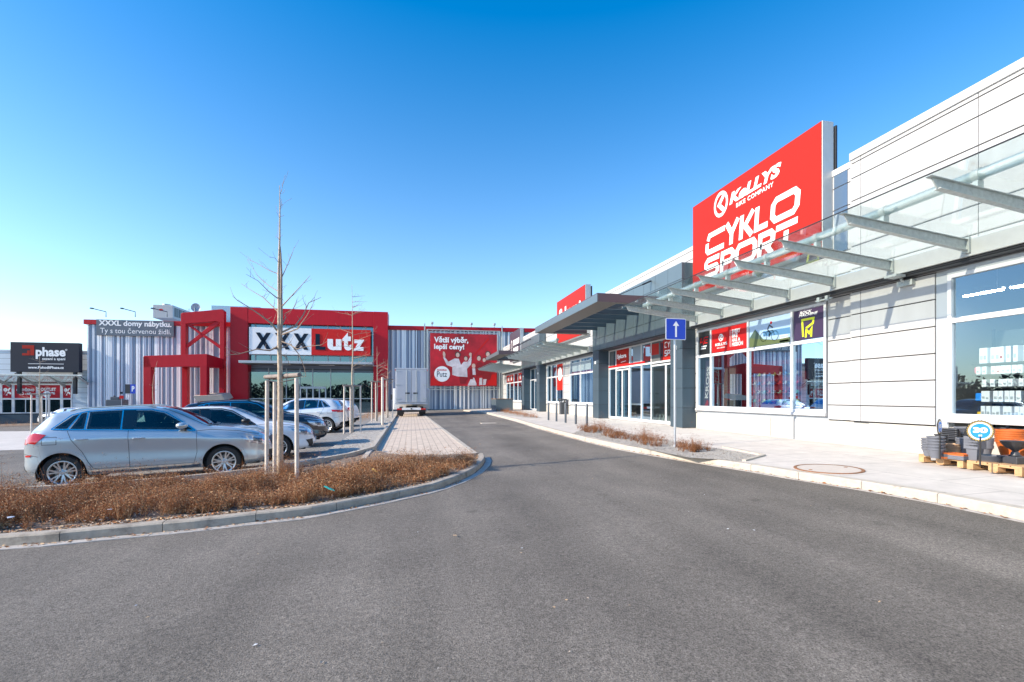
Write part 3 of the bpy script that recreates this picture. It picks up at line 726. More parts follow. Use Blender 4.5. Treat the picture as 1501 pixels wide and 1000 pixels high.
def putw(mb, words, fn, m=0):
    for k, vf in enumerate(words): put(mb, vf, lambda u, v: tuple(Vector(fn(u, v)) + Vector((-.0007 * (k % 4), 0, 0))), m)
def lk(z): return .10 * (z - 1.5)
def bigword(paths, wd_=.175):
    for k, p in enumerate(paths):
        V_, F_ = strokes([p], wd_); put(L, ([(u + lk(v), v) for u, v in V_], F_), (lambda kk: lambda u, v: (10.343 - .0008 * kk, 15.9 - u, 5.45 + v))(k % 5))
bigword([[(.93, 1.70), (1.0, 1.86), (1.84, 1.86)], [(.90, 1.62), (.90, 1.38), (.99, 1.29), (1.84, 1.29)],
         [(1.93, 1.95), (2.21, 1.56), (2.49, 1.95)], [(2.21, 1.60), (2.21, 1.20)],
         [(2.68, 1.95), (2.68, 1.20)], [(3.18, 1.95), (2.84, 1.58), (3.18, 1.20)],
         [(3.36, 1.95), (3.36, 1.29), (3.84, 1.29)],
         [(4.02, 1.42), (4.02, 1.74), (4.14, 1.86), (4.80, 1.86), (4.92, 1.74), (4.92, 1.42), (4.80, 1.29), (4.14, 1.29), (4.02, 1.42)]])
bigword([[(u_, v_ - .05) for u_, v_ in p_] for p_ in [[(1.62, 1.06), (1.0, 1.06), (.90, .97), (.90, .86), (1.0, .79), (1.48, .79), (1.56, .70), (1.56, .60), (1.48, .50), (.86, .50)],
         [(1.80, .42), (1.80, 1.06), (2.24, 1.06), (2.34, .96), (2.34, .82), (2.24, .74), (1.80, .74)],
         [(2.54, .62), (2.54, .94), (2.64, 1.06), (3.26, 1.06), (3.36, .94), (3.36, .62), (3.26, .50), (2.64, .50), (2.54, .62)],
         [(3.58, .42), (3.58, 1.06), (4.0, 1.06), (4.10, .96), (4.10, .82), (4.0, .74), (3.58, .74)], [(3.82, .74), (4.10, .42)],
         [(4.20, 1.06), (4.98, 1.06)], [(4.60, .90), (4.60, .42)]]])
put(L, fit(sh(text2d('KeLLYS', 1, .05), .25), 2.1, 4.35, 2.52, 2.90), fn); put(L, fit(text2d('BIKE COMPANY', 1, .02, spacing=1.15), 2.44, 4.05, 2.31, 2.45), fn)
put(L, disc(1.66, 2.74, .37, .43, r0=.74), fn)
put(L, ([(1.46, 2.74), (1.74, 3.02), (1.86, 2.94), (1.66, 2.74), (1.86, 2.54), (1.74, 2.46)], [(0, 1, 2, 3), (0, 3, 4, 5)]), fn)
L.build('sign_lettering', MT['wht'], s1)
s2 = roof_sign(27.1, 32.8, 5.45, 8.48, MT['pinkred'] if 'pinkred' in MT else MT['redsign'], MT['fascia'])
L = MB(); fn = wallmap(10.343, 32.8, 5.45)
SERIF = fit(text2d('Sykora', 1, .045, spacing=.95), .55, 4.5, 1.15, 2.38)
put(L, SERIF, fn); put(L, disc(4.78, 2.05, .16, n=20), fn); L.build('sign_lettering', MT['wht'], s2)
s3 = roof_sign(44.7, 49.5, 5.3, 8.35, M('plum_sign', (.06, .045, .065), .5), MT['fascia'])
L = MB(); fn = wallmap(10.343, 49.5, 5.3)
def blocks(x, y, wds, h, sk=.15):
    V = []; F = []
    for wdt in wds:
        n = len(V); V += [(x, y), (x + wdt, y), (x + wdt + sk * h, y + h), (x + sk * h, y + h)]; F.append((n, n + 1, n + 2, n + 3)); x += wdt + h * .22
    return V, F
put(L, blocks(1.75, 1.62, [.42, .5, .3, .55, .4], .55), fn); put(L, blocks(1.7, .92, [.5, .4, .55, .5], .5), fn)
put(L, disc(.95, 1.7, .3, .55, r0=.7), fn); put(L, ([(.8, .6), (1.0, .6), (1.15, 1.4), (.95, 1.4)], [(0, 1, 2, 3)]), fn); L.build('sign_lettering', MT['wht'], s3)

# window graphics (printed boards fixed behind the upper panes), part of the building
def board(y0, y1, z0, z1, mat, x=10.715, name='window_board'):
    m = MB(); m.box(x, y0, z0, x + .02, y1, z1); return m.build(name, mat, rb)
def sticker(o, items, y1, z0, x=10.711):
    fn = wallmap(x, y1, z0)
    for vf, mat in items:
        q_ = MB(); (putw if isinstance(vf, list) else put)(q_, vf, fn); q_.build('print', mat, o)
C = 1.0
b = board(15.34, 16.05, 3.2, 4.03, MT['black']); sticker(b, [(strokes([[(.16, .62), (.12, .46), (.32, .46)], [(.34, .62), (.28, .36)]], .05), MT['redb']), (strokes([[(.38, .62), (.58, .62)], [(.36, .52), (.55, .52)], [(.53, .41), (.36, .41), (.38, .52)]], .045), MT['redb']), (blocks(.16, .27, [.09, .11, .1], .05, .3), MT['wht']), (blocks(.13, .19, [.07, .13, .08], .05, .3), MT['wht'])], 16.05, 3.2)
b = board(13.42, 15.26, 3.2, 4.03, MT['redb'])
sticker(b, [(disc(.52, .50, .13, r0=.7), MT['wht']), (([(.45, .5), (.56, .6), (.6, .56), (.54, .5), (.6, .44), (.56, .4)], [(0, 1, 2, 3), (0, 3, 4, 5)]), MT['wht']),
            (fit(text2d('KELLYS', 1, .05), .2, .85, .22, .32), MT['wht']), (fit(text2d('BIKE COMPANY', 1, .02), .3, .75, .12, .17), MT['wht']),
            (([(1.0, .12), (1.02, .12), (1.02, .7), (1.0, .7)], [(0, 1, 2, 3)]), MT['wht']), (fit(text2d('EVERY\nBIKE\nHAS A\nMISSION', 1, .04, lines=.85), 1.1, 1.65, .12, .7), MT['wht'])], 15.26, 3.2)
b = board(11.62, 13.3, 3.2, 4.03, M('print_sky', (.42, .58, .78), .5))
rid = [(([(0, 0), (1.68, 0), (1.68, .14), (1.1, .12), (.6, .2), (0, .3)], [(0, 1, 2, 3, 4, 5)]), M('print_grass', (.13, .16, .06), .6)),
       (([(0, .3), (.25, .55), (.4, .4), (.6, .2)], [(0, 1, 2, 3)]), M('print_hill', (.08, .13, .10), .6)),
       (([(.6, .28), (1.68, .24), (1.68, .42), (.6, .44)], [(0, 1, 2, 3)]), M('print_sea', (.10, .26, .48), .6)),
       (disc(.62, .27, .15, r0=.88), MT['black']), (disc(1.08, .25, .15, r0=.88), MT['black']),
       (strokes([[(.62, .27), (.78, .42), (1.0, .42), (1.08, .25)], [(.78, .42), (.86, .26), (1.0, .42)]], .018), MT['wht']),
       (strokes([[(.78, .46), (.86, .6), (1.0, .5)], [(.8, .45), (.9, .36), (.84, .24)]], .045), M('rider_dark', (.05, .05, .07), .6)),
       (disc(.93, .66, .045), MT['redb']), (blocks(1.28, .2, [.3], .03), MT['wht']), (blocks(1.28, .13, [.32], .03), MT['wht']), (([(1.27, .02), (1.62, .02), (1.62, .08), (1.27, .08)], [(0, 1, 2, 3)]), MT['azure'])]
sticker(b, rid, 13.3, 3.2)
for q_ in list(b.children)[0:0]: pass
b = board(10.5, 11.5, 3.2, 4.03, M('print_plum', (.06, .03, .085), .45))
YEL = M('neon_yellow', (.75, .80, .03), .5)
sticker(b, [(fit(sh(text2d('ROCK\nMACHINE', 1, .03, lines=.75), .3), .18, .82, .64, .80), MT['wht']),
            (strokes([[(.33, .08), (.3, .55), (.68, .55), (.66, .42), (.42, .30)], [(.42, .05), (.44, .26), (.54, .16), (.62, .28), (.60, .05)]], .065), YEL)], 11.5, 3.2)
# boards over the doors
b = board(onx(903, 520, 10.8).y - 1.5, onx(903, 520, 10.8).y - .04, 3.2, 4.08, MT['redsign'], 10.76)
yb_ = onx(903, 520, 10.8).y - .04
b2w = 1.46
sticker(b, [(fit(text2d('Sykora', 1, .045), .15, 1.25, .36, .66), MT['wht']), (([(.6, .2), (1.2, .24), (1.2, .27), (.6, .23)], [(0, 1, 2, 3)]), MT['wht'])], yb_, 3.2, 10.755)
b = board(17.2, 18.75, 3.2, 4.08, MT['redsign'], 10.76)
sticker(b, [(word('CYKLO', .12, .52, .26, 1.2, shear=.1), MT['wht']), (word('SPORT', .12, .16, .26, 1.2, shear=.1), MT['wht'])], 18.75, 3.2, 10.755)
b = board(19.0, 19.75, 3.2, 4.08, MT['int_dark'], 10.76)
b = board(23.9, 24.4, 3.2, 4.08, MT['int_dark'], 10.76); b = board(20.6, 21.6, 3.2, 4.08, M('pane_film', (.22, .27, .31), .4), 10.76)
b = board(19.1, 19.8, 3.5, 4.0, MT['redsign'], 10.755)
m = MB(); m.box(10.70, 20.3, 3.2, 10.73, 24.4, 3.28); m.build('red_stripe', MT['redb'], rb)
# far bays: blinds and promo prints
cur = MB()
for a, b_, x in ((26.6, 30.8, 11.3), (10.5, 11.6, 11.6)):
    y_ = a
    while y_ < b_:
        cur.box(x + random.uniform(0, .08), y_, .5, x + .12, y_ + .16, 3.2 if a > 20 else 4.1); y_ += random.uniform(.2, .34)
cur.build('curtain', M('curtain', (.22, .30, .40), .8, var=.2, vs=6), rb)
b = board(27.1, 30.5, 3.3, 3.9, M('frosted', (.34, .42, .47), .4)); m = MB(); m.box(10.765, 26.6, 3.2, 10.775, 30.8, 3.28); m.build('red_stripe', MT['redb'], rb)
b = board(32.5, 33.9, 2.1, 4.0, MT['redsign']); sticker(b, [(disc(.7, 1.2, .5), MT['wht'])], 33.9, 2.1)
b = board(43.6, 47.0, 3.25, 4.0, MT['redsign']); sticker(b, [(disc(.9, .35, .25), MT['wht']), (disc(2.4, .4, .28), MT['wht'])], 47.0, 3.25)
b = board(49.3, 53.0, 3.25, 4.0, MT['redsign']); sticker(b, [(disc(.9, .35, .25), MT['wht']), (disc(2.6, .4, .28), MT['wht'])], 53.0, 3.25)
for yy in (37.2, 42.4, 24.9, 16.7):
    m = MB(); m.box(10.10 if yy < 30 else 10.1, yy - .06, 3.45, 10.14, yy + .06, 3.6); m.build('wall_lamp', MT['wht'], rb)
# small items on the wall: junction plate, sensor and cabling at the canopy
m = MB(); m.box(10.5, 8.08, 4.02, 10.6, 8.4, 4.14); m.box(10.1, 8.1, 4.18, 10.36, 8.36, 4.23); m.tube([(10.4, 8.2, 4.1), (10.46, 8.35, 4.35)], .03, 8); m.build('cable_bracket', MT['galv'], rb); m = MB(); m.tube([(10.36, 9.9, 4.1), (10.36, 10.4, 4.1)], .02, 8); m.box(10.32, 10.0, 4.06, 10.40, 10.08, 4.18); m.box(10.32, 10.25, 4.06, 10.40, 10.33, 4.18)
m.build('cable_clip', MT['galv'], rb)
# ------------------------------------------------------------------ furniture store at the end of the road (local frame: x along facade, y into depth)
GB = -1.6
lz = thing('furniture_store', 'big red and grey striped furniture store with white and red name board', 'building', (FO.x, FO.y, 0), FA, local=True)
def fu(px, yl=0.0, py=560): return fh(px, py, yl)[0]
def fz(px, py, yl=0.0): return fh(px, py, yl)[1]
U0, U1 = fu(127), fu(850)
UP0, UP1 = fu(337, -1.0), fu(568, -1.0)                 # red portal
ZT0 = 9.6; ZT1 = 10.05
def ztop(u): return ZT0 + (ZT1 - ZT0) * (u - U0) / (U1 - U0)
mb = MB(); rs = random.Random(3)
def ribs(u0, u1, zb):
    u = u0
    seq = [(.26, 0, 0), (.30, 2, .09), (.10, 3, .09), (.24, 0, 0), (.24, 1, .03), (.30, 2, .09), (.22, 0, 0), (.20, 1, .05), (.26, 2, .09), (.09, 3, .1), (.34, 0, 0)]
    k = 0
    while u < u1:
        wd, mi_, dp = seq[k % len(seq)]; wd *= rs.uniform(.5, .95)
        if rs.random() < .3: k += rs.randint(1, 5)
        k += 1; b = min(u + wd, u1); zt = ztop(u) - .3
        if mi_ == 0: mb.prism([(u, .12, zb), (u + .03, 0, zb), (b - .03, 0, zb), (b, .12, zb)], (0, 0, zt - zb), 0)
        else: mb.box(u, dp, zb, b, .14, zt, mi_)
        u = b
for a_, b_, c_ in ((U0, UP0 + .2, -2.2), (UP1 - .2, U1, .15)):
    mb = MB(); ribs(a_, b_, c_); mb.build('ribbed_cladding', [MT['st_w'], MT['st_l'], MT['st_m'], MT['st_d']], lz)
mb = MB(); mb.box(UP1 - .2, -.02, -.8, U1, .13, .15); mb.build('base_strip', MT['anth_top'], lz)
mb = MB(); mb.box(U0, .14, -3, U1, .4, ZT0 - .3); mb.box(U0, .14, -3, U0 + .2, 50, ZT0 - .3); mb.box(U0, .4, ZT0 - .7, U1, 50, ZT0 - .5); mb.box(U1 - .2, .14, -3, U1, 50, ZT0 - .3)
mb.build('store_shell', MT['st_m'], lz)
for a, b in ((U0 - .25, UP0 + .1), (UP1 - .1, U1)):
    mb = MB()
    mb.prism([(a, -.12, ztop(a) - .48), (b, -.12, ztop(b) - .48), (b, -.12, ztop(b)), (a, -.12, ztop(a))], (0, .45, 0)); mb.build('roof_trim', MT['red'], lz, bevel=.01)
# red portal frame
PT0, PT1 = fz(337, 450.5, -1), fz(568, 457.5, -1); ptop = max(PT0, PT1)
gi0, gi1 = fu(362.5, -1.0), fu(546.5, -1.0); gz1 = fz(362, 473.5, -1.0)
mb = MB()
mb.box(UP0, -1.0, -2.4, gi0, 1.2, ptop); mb.box(gi1 + .02, -1.0, -2.4, UP1, 1.2, ptop)
mb.box(gi0 + .02, -.99, gz1, gi1, 1.2, ptop - .01)
mb.build('red_portal', MT['red'], lz, bevel=.015)
mb = MB(); mb.box(UP0 - 3.0, 2.0, ztop(UP0) - .5, UP0 + 2, 3.0, fz(300, 447.5, 2.0)); mb.box(UP0 + 1, 1.2, ptop - .6, UP1 - 1, 1.3, ptop - .1); mb.build('roof_screen', M('roof_screen_glass', (.32, .44, .52), .25, .4), lz)
# curtain wall
gy = -.55
gmul = [fu(p, gy) for p in (373.5, 396, 418, 436, 457.5, 480, 498, 512, 535)]
zc0, zc1 = fz(450, 607, gy), gz1
zcan = fz(450, 533.5, -1.0)
mb = MB(); mb.box(gi0, gy + .12, zc0, gi1, gy + .14, zcan - .9); mb.box(gi0, gy + .12, zcan - .1, gi1, gy + .14, zc1); go = mb.build('curtain_glass', MT['glass_blue'], lz)
mb = MB()
for u in gmul:
    mb.box(u - .04, gy, zcan, u + .04, gy + .12, zc1)
for u in [fu(p, gy) for p in (393, 419, 439, 457.5, 484, 518)]: mb.box(u - .035, gy + .02, zc0, u + .035, gy + .12, zcan - .5)
for z in (fz(450, 584.5, gy), fz(450, 521, gy)): mb.box(gi0, gy + .03, z - .05, gi1, gy + .11, z + .05)
mb.box(gi0, gy + .0, zc0, gi1, gy + .2, zc0 + .15)
mb.build('mullions', MT['grey_reveal'], lz)
mb = MB(); mb.box(gi0 + .1, 12, zc0, gi1 - .1, 12.1, zc1); mb.box(gi0 - .1, gy + .3, zc0 - .1, gi1 + .1, 12, zc0); mb.box(gi0, gy + .6, zcan - .6, gi1, 12, zcan - .5)
for k in range(9): u = gi0 + 1 + k * 2; mb.box(u, 6, zc0, u + .9, 6.6, zc0 + 1.2 + (k % 3) * .4)
mb.build('store_interior', MT['int_dark'], lz)
# vestibule
v0, v1 = fu(440, gy), fu(477, gy); vz = fz(450, 570, gy)
mb = MB()
for k in range(5): u = v0 + (v1 - v0) * k / 4; mb.box(u - .06, gy - .1, zc0, u + .06, gy, vz)
mb.box(v0, gy - .1, vz, v1, gy, vz + .25); mb.build('entrance_door', MT['grey_reveal'], lz)
# name board
bz0, bz1 = fz(365, 519, -1.25), fz(365, 479.3, -1.25); bu0, bum, bu1 = fu(364.5, -1.25), fu(456, -1.25), fu(542.5, -1.25)
mb = MB(); mb.box(bu0, -1.25, bz0, bum, -.9, bz1, 0); mb.box(bum, -1.25, bz0, bu1, -.9, bz1, 1)
bd = mb.build('name_board', [M('board_white', (.78, .78, .80), .4), MT['redb']], lz, bevel=.02)
def fm(y): return lambda u, v: (u, y, v)
H = bz1 - bz0
mb = MB(); mw_ = MB()
def bigx(x0, x1, z0, z1, t):
    return ([(x0, z1), (x0 + t, z1), (x1, z0), (x1 - t, z0), (x1 - t, z1), (x1, z1), (x0 + t, z0), (x0, z0)], [(0, 1, 2, 3), (4, 5, 6, 7)])
for p0, p1 in ((374.5, 396.5), (402.5, 424.5), (430, 451.5)):
    a, b = fu(p0, -1.25), fu(p1, -1.25); thick(mb, bigx(a, b, bz0 + H * .19, bz1 - H * .2, (b - a) * .29), fm(-1.29), fm(-1.252))
a, b = fu(462, -1.25), fu(476.5, -1.25); z0, z1 = bz0 + H * .20, bz1 - H * .20
thick(mb, ([(a, z0), (b, z0), (b, z0 + .35), (a + .45, z0 + .35), (a + .45, z1), (a, z1)], [(0, 1, 2, 3, 4, 5)]), fm(-1.29), fm(-1.252))
mb.build('letters', MT['navy'], bd)
for ch, p0, p1, hh in (('u', 479.5, 500, .58), ('t', 501.5, 514.5, .72), ('z', 517.5, 533.5, .58)):
    a, b = fu(p0, -1.25), fu(p1, -1.25)
    thick(mw_, fit(text2d(ch, 1, .05), a, b, z0 - .02, z0 + hh * H * .95 if ch == 't' else z0 + hh * H * .72), fm(-1.29), fm(-1.252))
mw_.build('letters', MT['wht'], bd)
# entrance canopy
mb = MB(); c0, c1 = fu(349, -3.2), fu(547, -1.2)
mb.box(c0, -3.2, zcan - .12, gi1 + .1, -1.0, zcan + .14, 0); mb.box(c0 + .3, -3.1, zcan - .2, gi1, -1.0, zcan - .121, 1)
for k in range(3): u = gi0 + 3 + k * 4.5; mb.box(u, -2.4, zcan - .23, u + 1.6, -2.1, zcan - .2, 2)
mb.build('store_canopy', [MT['grey_reveal'], MT['soffit'], MT['wht']], lz, bevel=.02)
# banner on the ribs
bu0, bu1_ = fu(140.5, -.2), fu(254, -.2); z1 = fz(190, 469.5, -.2); z0 = fz(190, 492.5, -.2)
mb = MB(); mb.box(bu0, -.2, z0, bu1_, -.12, z1); bo = mb.build('slogan_banner', MT['greyban'], lz)
mb = MB(); hh = z1 - z0
a, b = fu(144, -.2), fu(251, -.2)
put(mb, fit(text2d('XXXL domy nábytku.', 1, .035), a, b, z0 + hh * .52, z0 + hh * .96), fm(-.21))
put(mb, fit(text2d('Ty s tou červenou židlí.', 1, .0), a + .15, b - .05, z0 + hh * .05, z0 + hh * .50), fm(-.21)); mb.build('slogan', MT['wht'], bo)
# roof furniture of the store
def roofthing(name, label, cat, fn_, group=None, **k):
    t = thing(name, label, cat, (FO.x, FO.y, 0), FA, group, local=True); fn_(t); return t
def arm_lamp(i, p0, p1, pz):
    a, b = fu(p0, -1.3), fu(p1, -.2); z = fz(p1, 462, 0) + .1
    t = thing('floodlight', ['arm floodlight at the far left end of the red roof edge', 'arm floodlight above the grey slogan banner', 'arm floodlight in front of the rooftop cooling unit'][i], 'floodlight', (FO + FU * b + Vector((0, 0, z)))[:], FA, 'arm floodlights on the store roof', local=True)
    d = a - b
    m = MB(); m.tube([(0, 0, -.3), (0, 0, .25), (d * .75, -1.0, .34)], .045, 8); m.build('lamp_arm', MT['anth'], t)
    m = MB(); m.obb((d * .92, -1.2, .36), (abs(d) * .42, .35, .12)); m.build('lamp_head', MT['anth'], t, bevel=.03)
for i, (p0, p1) in enumerate(((132.5, 153), (177, 196), (222, 243))): arm_lamp(i, p0, p1, 457)
def small_lamp(px, lab):
    u = fu(px, 0); z = ztop(u)
    t = thing('roof_spotlight', lab, 'spotlight', (FO + FU * u + Vector((0, 0, z)))[:], FA, 'small spotlights on the red roof edge', local=True)
    m = MB(); m.box(-.04, -.04, 0, .04, .04, .25); m.build('bracket', MT['galv'], t)
    m = MB(); m.obb((0, -.12, .38), (.3, .32, .26)); m.build('lamp_head', MT['galv'], t, bevel=.04)
for px, lab in ((633, 'roof spotlight nearest the red entrance portal'), (661, 'roof spotlight above the left half of the red poster'), (690.5, 'roof spotlight above the right half of the red poster'), (724, 'roof spotlight nearest the plum roof sign')): small_lamp(px, lab)
# cooling unit
u0, u1, u2 = fu(223.5, 6), fu(253, 6), fu(270, 6); za, zb_ = fz(223, 466, 6), fz(223, 446.5, 6)
c = FO + FU * u0 + FN * 6
t = thing('cooling_unit', 'white boxy rooftop cooling unit with louvred side behind the red roof edge', 'cooling unit', (c.x, c.y, za), FA, local=True)
w_ = u1 - u0; h_ = zb_ - za
m = MB(); m.box(0, 0, 0, w_, 5.5, h_); m.build('casing', MT['white'], t, bevel=.03)
m = MB()
for k in range(5): m.box(w_ + .001, .4 + k, .3, w_ + .05, 1.15 + k, h_ - .25)
m.build('louvre', MT['anth'], t)
m = MB()
for k in range(5): m.lathe([(.42, 0), (.42, .22), (.36, .22), (.36, .02), (.0, .02)], (w_ / 2, .8 + k, h_), 16)
m.build('fan', MT['galv'], t)
m = MB(); put(m, disc(w_ * .4, h_ * .62, .22, .13, n=16), lambda u, v: (u, -.012, v)); m.build('badge', MT['redb'], t)
# dish
c = FO + FU * fu(284.5, 3) + FN * 3
t = thing('satellite_dish', 'small grey satellite dish on a mast above the giant red chair', 'satellite dish', (c.x, c.y, fz(284, 466, 3)), FA, local=True)
h_ = fz(284, 451, 3) - fz(284, 466, 3)
m = MB(); m.tube([(0, 0, 0), (0, 0, h_)], .04, 8); m.tube([(0, 0, h_ - .1), (0, -.5, h_ + .1)], .02, 6); m.build('mast', MT['galv'], t)
m = MB(); m.lathe([(.0, .0), (.2, -.02), (.38, -.08), (.5, -.18), (.5, -.2), (.38, -.1), (.2, -.04), (0, -.02)], (0.15, .15, h_), 20, axis='y'); m.build('dish', M('dish_grey', (.35, .4, .48), .4), t, smooth=True)
c = FO + FU * fu(276.5, 3) + FN * 3
t = thing('roof_antenna', 'thin forked roof antenna left of the satellite dish', 'antenna', (c.x, c.y, fz(276, 466, 3)), FA, local=True)
m = MB(); m.tube([(0, 0, 0), (0, 0, h_ - .1)], .025, 6); m.build('mast', MT['galv'], t)
m = MB()
for k in range(4): m.tube([(-.35 + .05 * k, 0, h_ - .15 - .1 * k), (.35 - .05 * k, 0, h_ - .15 - .1 * k)], .012, 5)
m.build('antenna_element', MT['galv'], t)

# giant red chair: built as a free-standing steel sculpture, parts traced on their own planes
ch = thing('giant_chair_sculpture', 'giant bright red chair sculpture with crossed backrest standing before the striped wall', 'sculpture', (FO.x, FO.y, 0), FA, local=True)
def tr(pts, yl): return [(fh(px, py, yl)[0], yl, fh(px, py, yl)[1]) for px, py in pts]
yb_, yf_ = -1.6, -4.4
def part(nm, polys, yl, th, mat='red'):
    m = MB()
    for P in polys: m.prism(tr(P, yl), (0, th, 0))
    return m.build(nm, MT[mat], ch, bevel=.02)
part('backrest', [[(264.5, 460), (267, 458.5), (325, 453.2), (328, 456), (328, 474), (316, 471), (271.5, 474.5), (264.5, 474.5)],
                  [(264.5, 474.5), (271.7, 474.5), (271.7, 524), (264.5, 524)], [(321.5, 472.6), (328, 474), (328, 529), (321.5, 528.5)]], yb_, .6)
part('cross_bar', [[(270.5, 474.5), (275, 474.5), (322, 506.5), (322, 511.5)], [(314.5, 471.5), (321, 471.5), (321, 474), (271, 511), (271, 506)]], yb_ + .1, .35)
part('leg', [[(266, 536), (274, 536), (274, 612), (266, 612)]], yb_, .6); part('leg', [[(320.5, 536), (328, 536), (328, 612), (320.5, 612)]], yb_, .6)
part('leg', [[(209.3, 523), (217.4, 523), (220.8, 537), (220.8, 614), (209.3, 614)]], yf_, .7); part('leg', [[(292.5, 536), (302.5, 536), (302.5, 614), (292.5, 614)]], yf_, .7)
m = MB()
A = tr([(209.3, 523), (210.5, 521.7), (302.7, 519), (302.7, 537.5), (293, 537), (209.3, 538.8)], yf_); Bk = tr([(264.5, 526), (264.5, 524), (328, 527), (328, 540), (320, 540), (264.5, 538)], yb_ + .5)
m.prism(A, (0, .5, 0)); m.build('seat_front', MT['red'], ch, bevel=.02)
m = MB()
a0_, a1_ = Vector(A[2]) + Vector((0, .25, 0)), Vector(A[3]) + Vector((0, .25, 0)); b0_, b1_ = Vector(tr([(328, 527)], yb_ + .3)[0]), Vector(tr([(328, 540)], yb_ + .3)[0])
m.prism([a0_, a1_, b1_, b0_], (-.45, 0, 0))
l0, l1 = Vector(A[1]) + Vector((.1, .25, 0)), Vector(A[5]) + Vector((.1, .25, .1)); k0, k1 = Vector(tr([(265, 525)], yb_)[0]), Vector(tr([(265, 538)], yb_)[0])
m.prism([l0, l1, k1, k0], (.45, 0, 0)); m.prism([tr([(264.5, 526)], yb_)[0], tr([(328, 528)], yb_)[0], tr([(328, 540)], yb_)[0], tr([(264.5, 538)], yb_)[0]], (0, .5, 0))
m.poly([Vector(A[1]) + Vector((.1, .4, -.1)), Vector(A[2]) + Vector((-.1, .4, -.1)), b0_ + Vector((-.1, 0, -.1)), k0 + Vector((.1, 0, -.1))])
m.build('seat', MT['red'], ch)

# red poster billboard on its frame
bb = thing('billboard', 'wide red advertising poster of cheering people on a steel frame', 'billboard', (FO.x, FO.y, 0), FA, local=True)
yp = -.9
p0, p1 = fu(630, yp), fu(728, yp); q0, q1 = fz(680, 566, yp), fz(680, 489.5, yp)
m = MB(); m.box(p0, yp, q0, p1, yp + .06, q1); m.build('poster', M('poster_red', (.42, .005, .014), .5, var=.6, vs=.45), bb)
def tr2(pts): return ([fh(px, py, yp) for px, py in pts], [tuple(range(len(pts)))])
S6 = lambda x, y: (560 + x / 6.25, 460 + y / 6.25)
m = MB()
for cx, hw in ((p0 - .32, .09), (p1 + .32, .09), (p0 - .62, .07), (p1 + .62, .06)): m.box(cx - hw, yp + .05, -.9, cx + hw, yp + .2, q1 + (.45 if hw > .08 else 1.1))
for z in (q1 + .12, q1 + .42, q0 - .14, q0 - .4): m.box(p0 - .32, yp + .08, z - .04, p1 + .32, yp + .14, z + .04)
k = p0
while k < p1: m.bar((k, yp + .1, q1 + .12), (k + .45, yp + .1, q1 + .42), .04, .04); k += .45
m.build('frame', MT['galv'], bb)
PF = fm(yp - .012); PF2 = fm(yp - .018); PF3 = fm(yp - .024)
m = MB()
def tw(a, b, cpx, cpy, dpx, dpy): return fit(text2d(a, 1, b), fh(cpx, cpy, yp)[0], fh(dpx, dpy, yp)[0], fh(cpx, cpy, yp)[1], fh(dpx, dpy, yp)[1])
put(m, tw('Větší výběr,', .035, 635.8, 504.4, 686, 494.2), PF); put(m, tw('lepší ceny!', .035, 635.8, 514, 680, 504.8), PF)
cc = fh(647.5, 548.3, yp); rr = (fu(659, yp) - fu(636, yp)) / 2
m.build('poster_text', MT['wht'], bb); m = MB(); put(m, disc(cc[0], cc[1], rr, n=40), PF); m.build('poster_roundel', MT['wht'], bb)
m = MB(); put(m, tw('Putz', .0, 640, 552.5, 654.5, 544.5), PF2); m.build('poster_script', MT['navy'], bb)
m = MB(); put(m, tw('RODINA', .03, 640.5, 543.6, 654.5, 541.2), PF2); m.build('poster_small_text', MT['redb'], bb)
def tri(P): V, F = tr2([S6(x, y) for x, y in P]); return V, F
m = MB(); put(m, tri([(970, 220), (980, 235), (800, 430), (760, 470)]), PF); put(m, tri([(990, 560), (1045, 552), (1046, 655), (960, 655)]), PF); put(m, tri([(445, 600), (470, 560), (560, 658), (445, 658)]), PF); m.build('poster_fabric', MT['redb'], bb)
WH = MB()   # white and red clothed figures
for P in ([(556, 400), (572, 398), (605, 440), (660, 410), (700, 412), (720, 470), (640, 488), (590, 470)], [(640, 490), (720, 470), (745, 440), (780, 440), (805, 395), (818, 402), (812, 465), (775, 505), (780, 580), (690, 575), (640, 560)],
          [(822, 500), (850, 500), (856, 560), (826, 560)], [(812, 590), (840, 585), (862, 640), (862, 658), (780, 658)], [(890, 588), (915, 588), (915, 652), (885, 655)], [(925, 600), (955, 600), (945, 652), (920, 655)]): put(WH, tri(P), PF)
WH.build('poster_white_clothes', M('print_white', (.62, .56, .58), .6, var=.3, vs=1.6), bb)
RD = MB()
for P in ([(862, 450), (905, 440), (930, 470), (915, 560), (860, 575)], [(930, 440), (985, 430), (1000, 560), (985, 605), (915, 590)], [(800, 505), (822, 500), (830, 600), (800, 600)], [(705, 575), (780, 580), (760, 640), (712, 640)]): put(RD, tri(P), PF2)
RD.build('poster_red_clothes', M('dark_red_cloth', (.25, .004, .01), .6), bb)
SK = MB(); HR = MB()
for x, y, r_, hr in ((690, 378, 17, 26), (764, 412, 15, 19), (884, 410, 17, 20), (966, 372, 17, 24), (932, 425, 14, 17), (836, 478, 17, 0)):
    a = fh(*S6(x, y), yp); rr = (fu(S6(x + r_, y)[0], yp) - a[0]); 
    if hr: put(HR, disc(a[0], a[1] + rr * .25, rr * hr / r_, rr * 1.5, n=16), PF2)
    put(SK, disc(a[0], a[1], rr, rr * 1.25, n=16), PF3)
for P in ([(556, 345), (570, 350), (578, 372), (575, 400), (560, 402), (553, 372)], [(803, 355), (818, 362), (816, 398), (804, 396), (792, 372)]): put(SK, tri(P), PF3)
SK.build('poster_skin', M('print_skin', (.62, .42, .34), .6), bb); HR.build('poster_hair', M('print_hair', (.06, .035, .03), .6), bb)

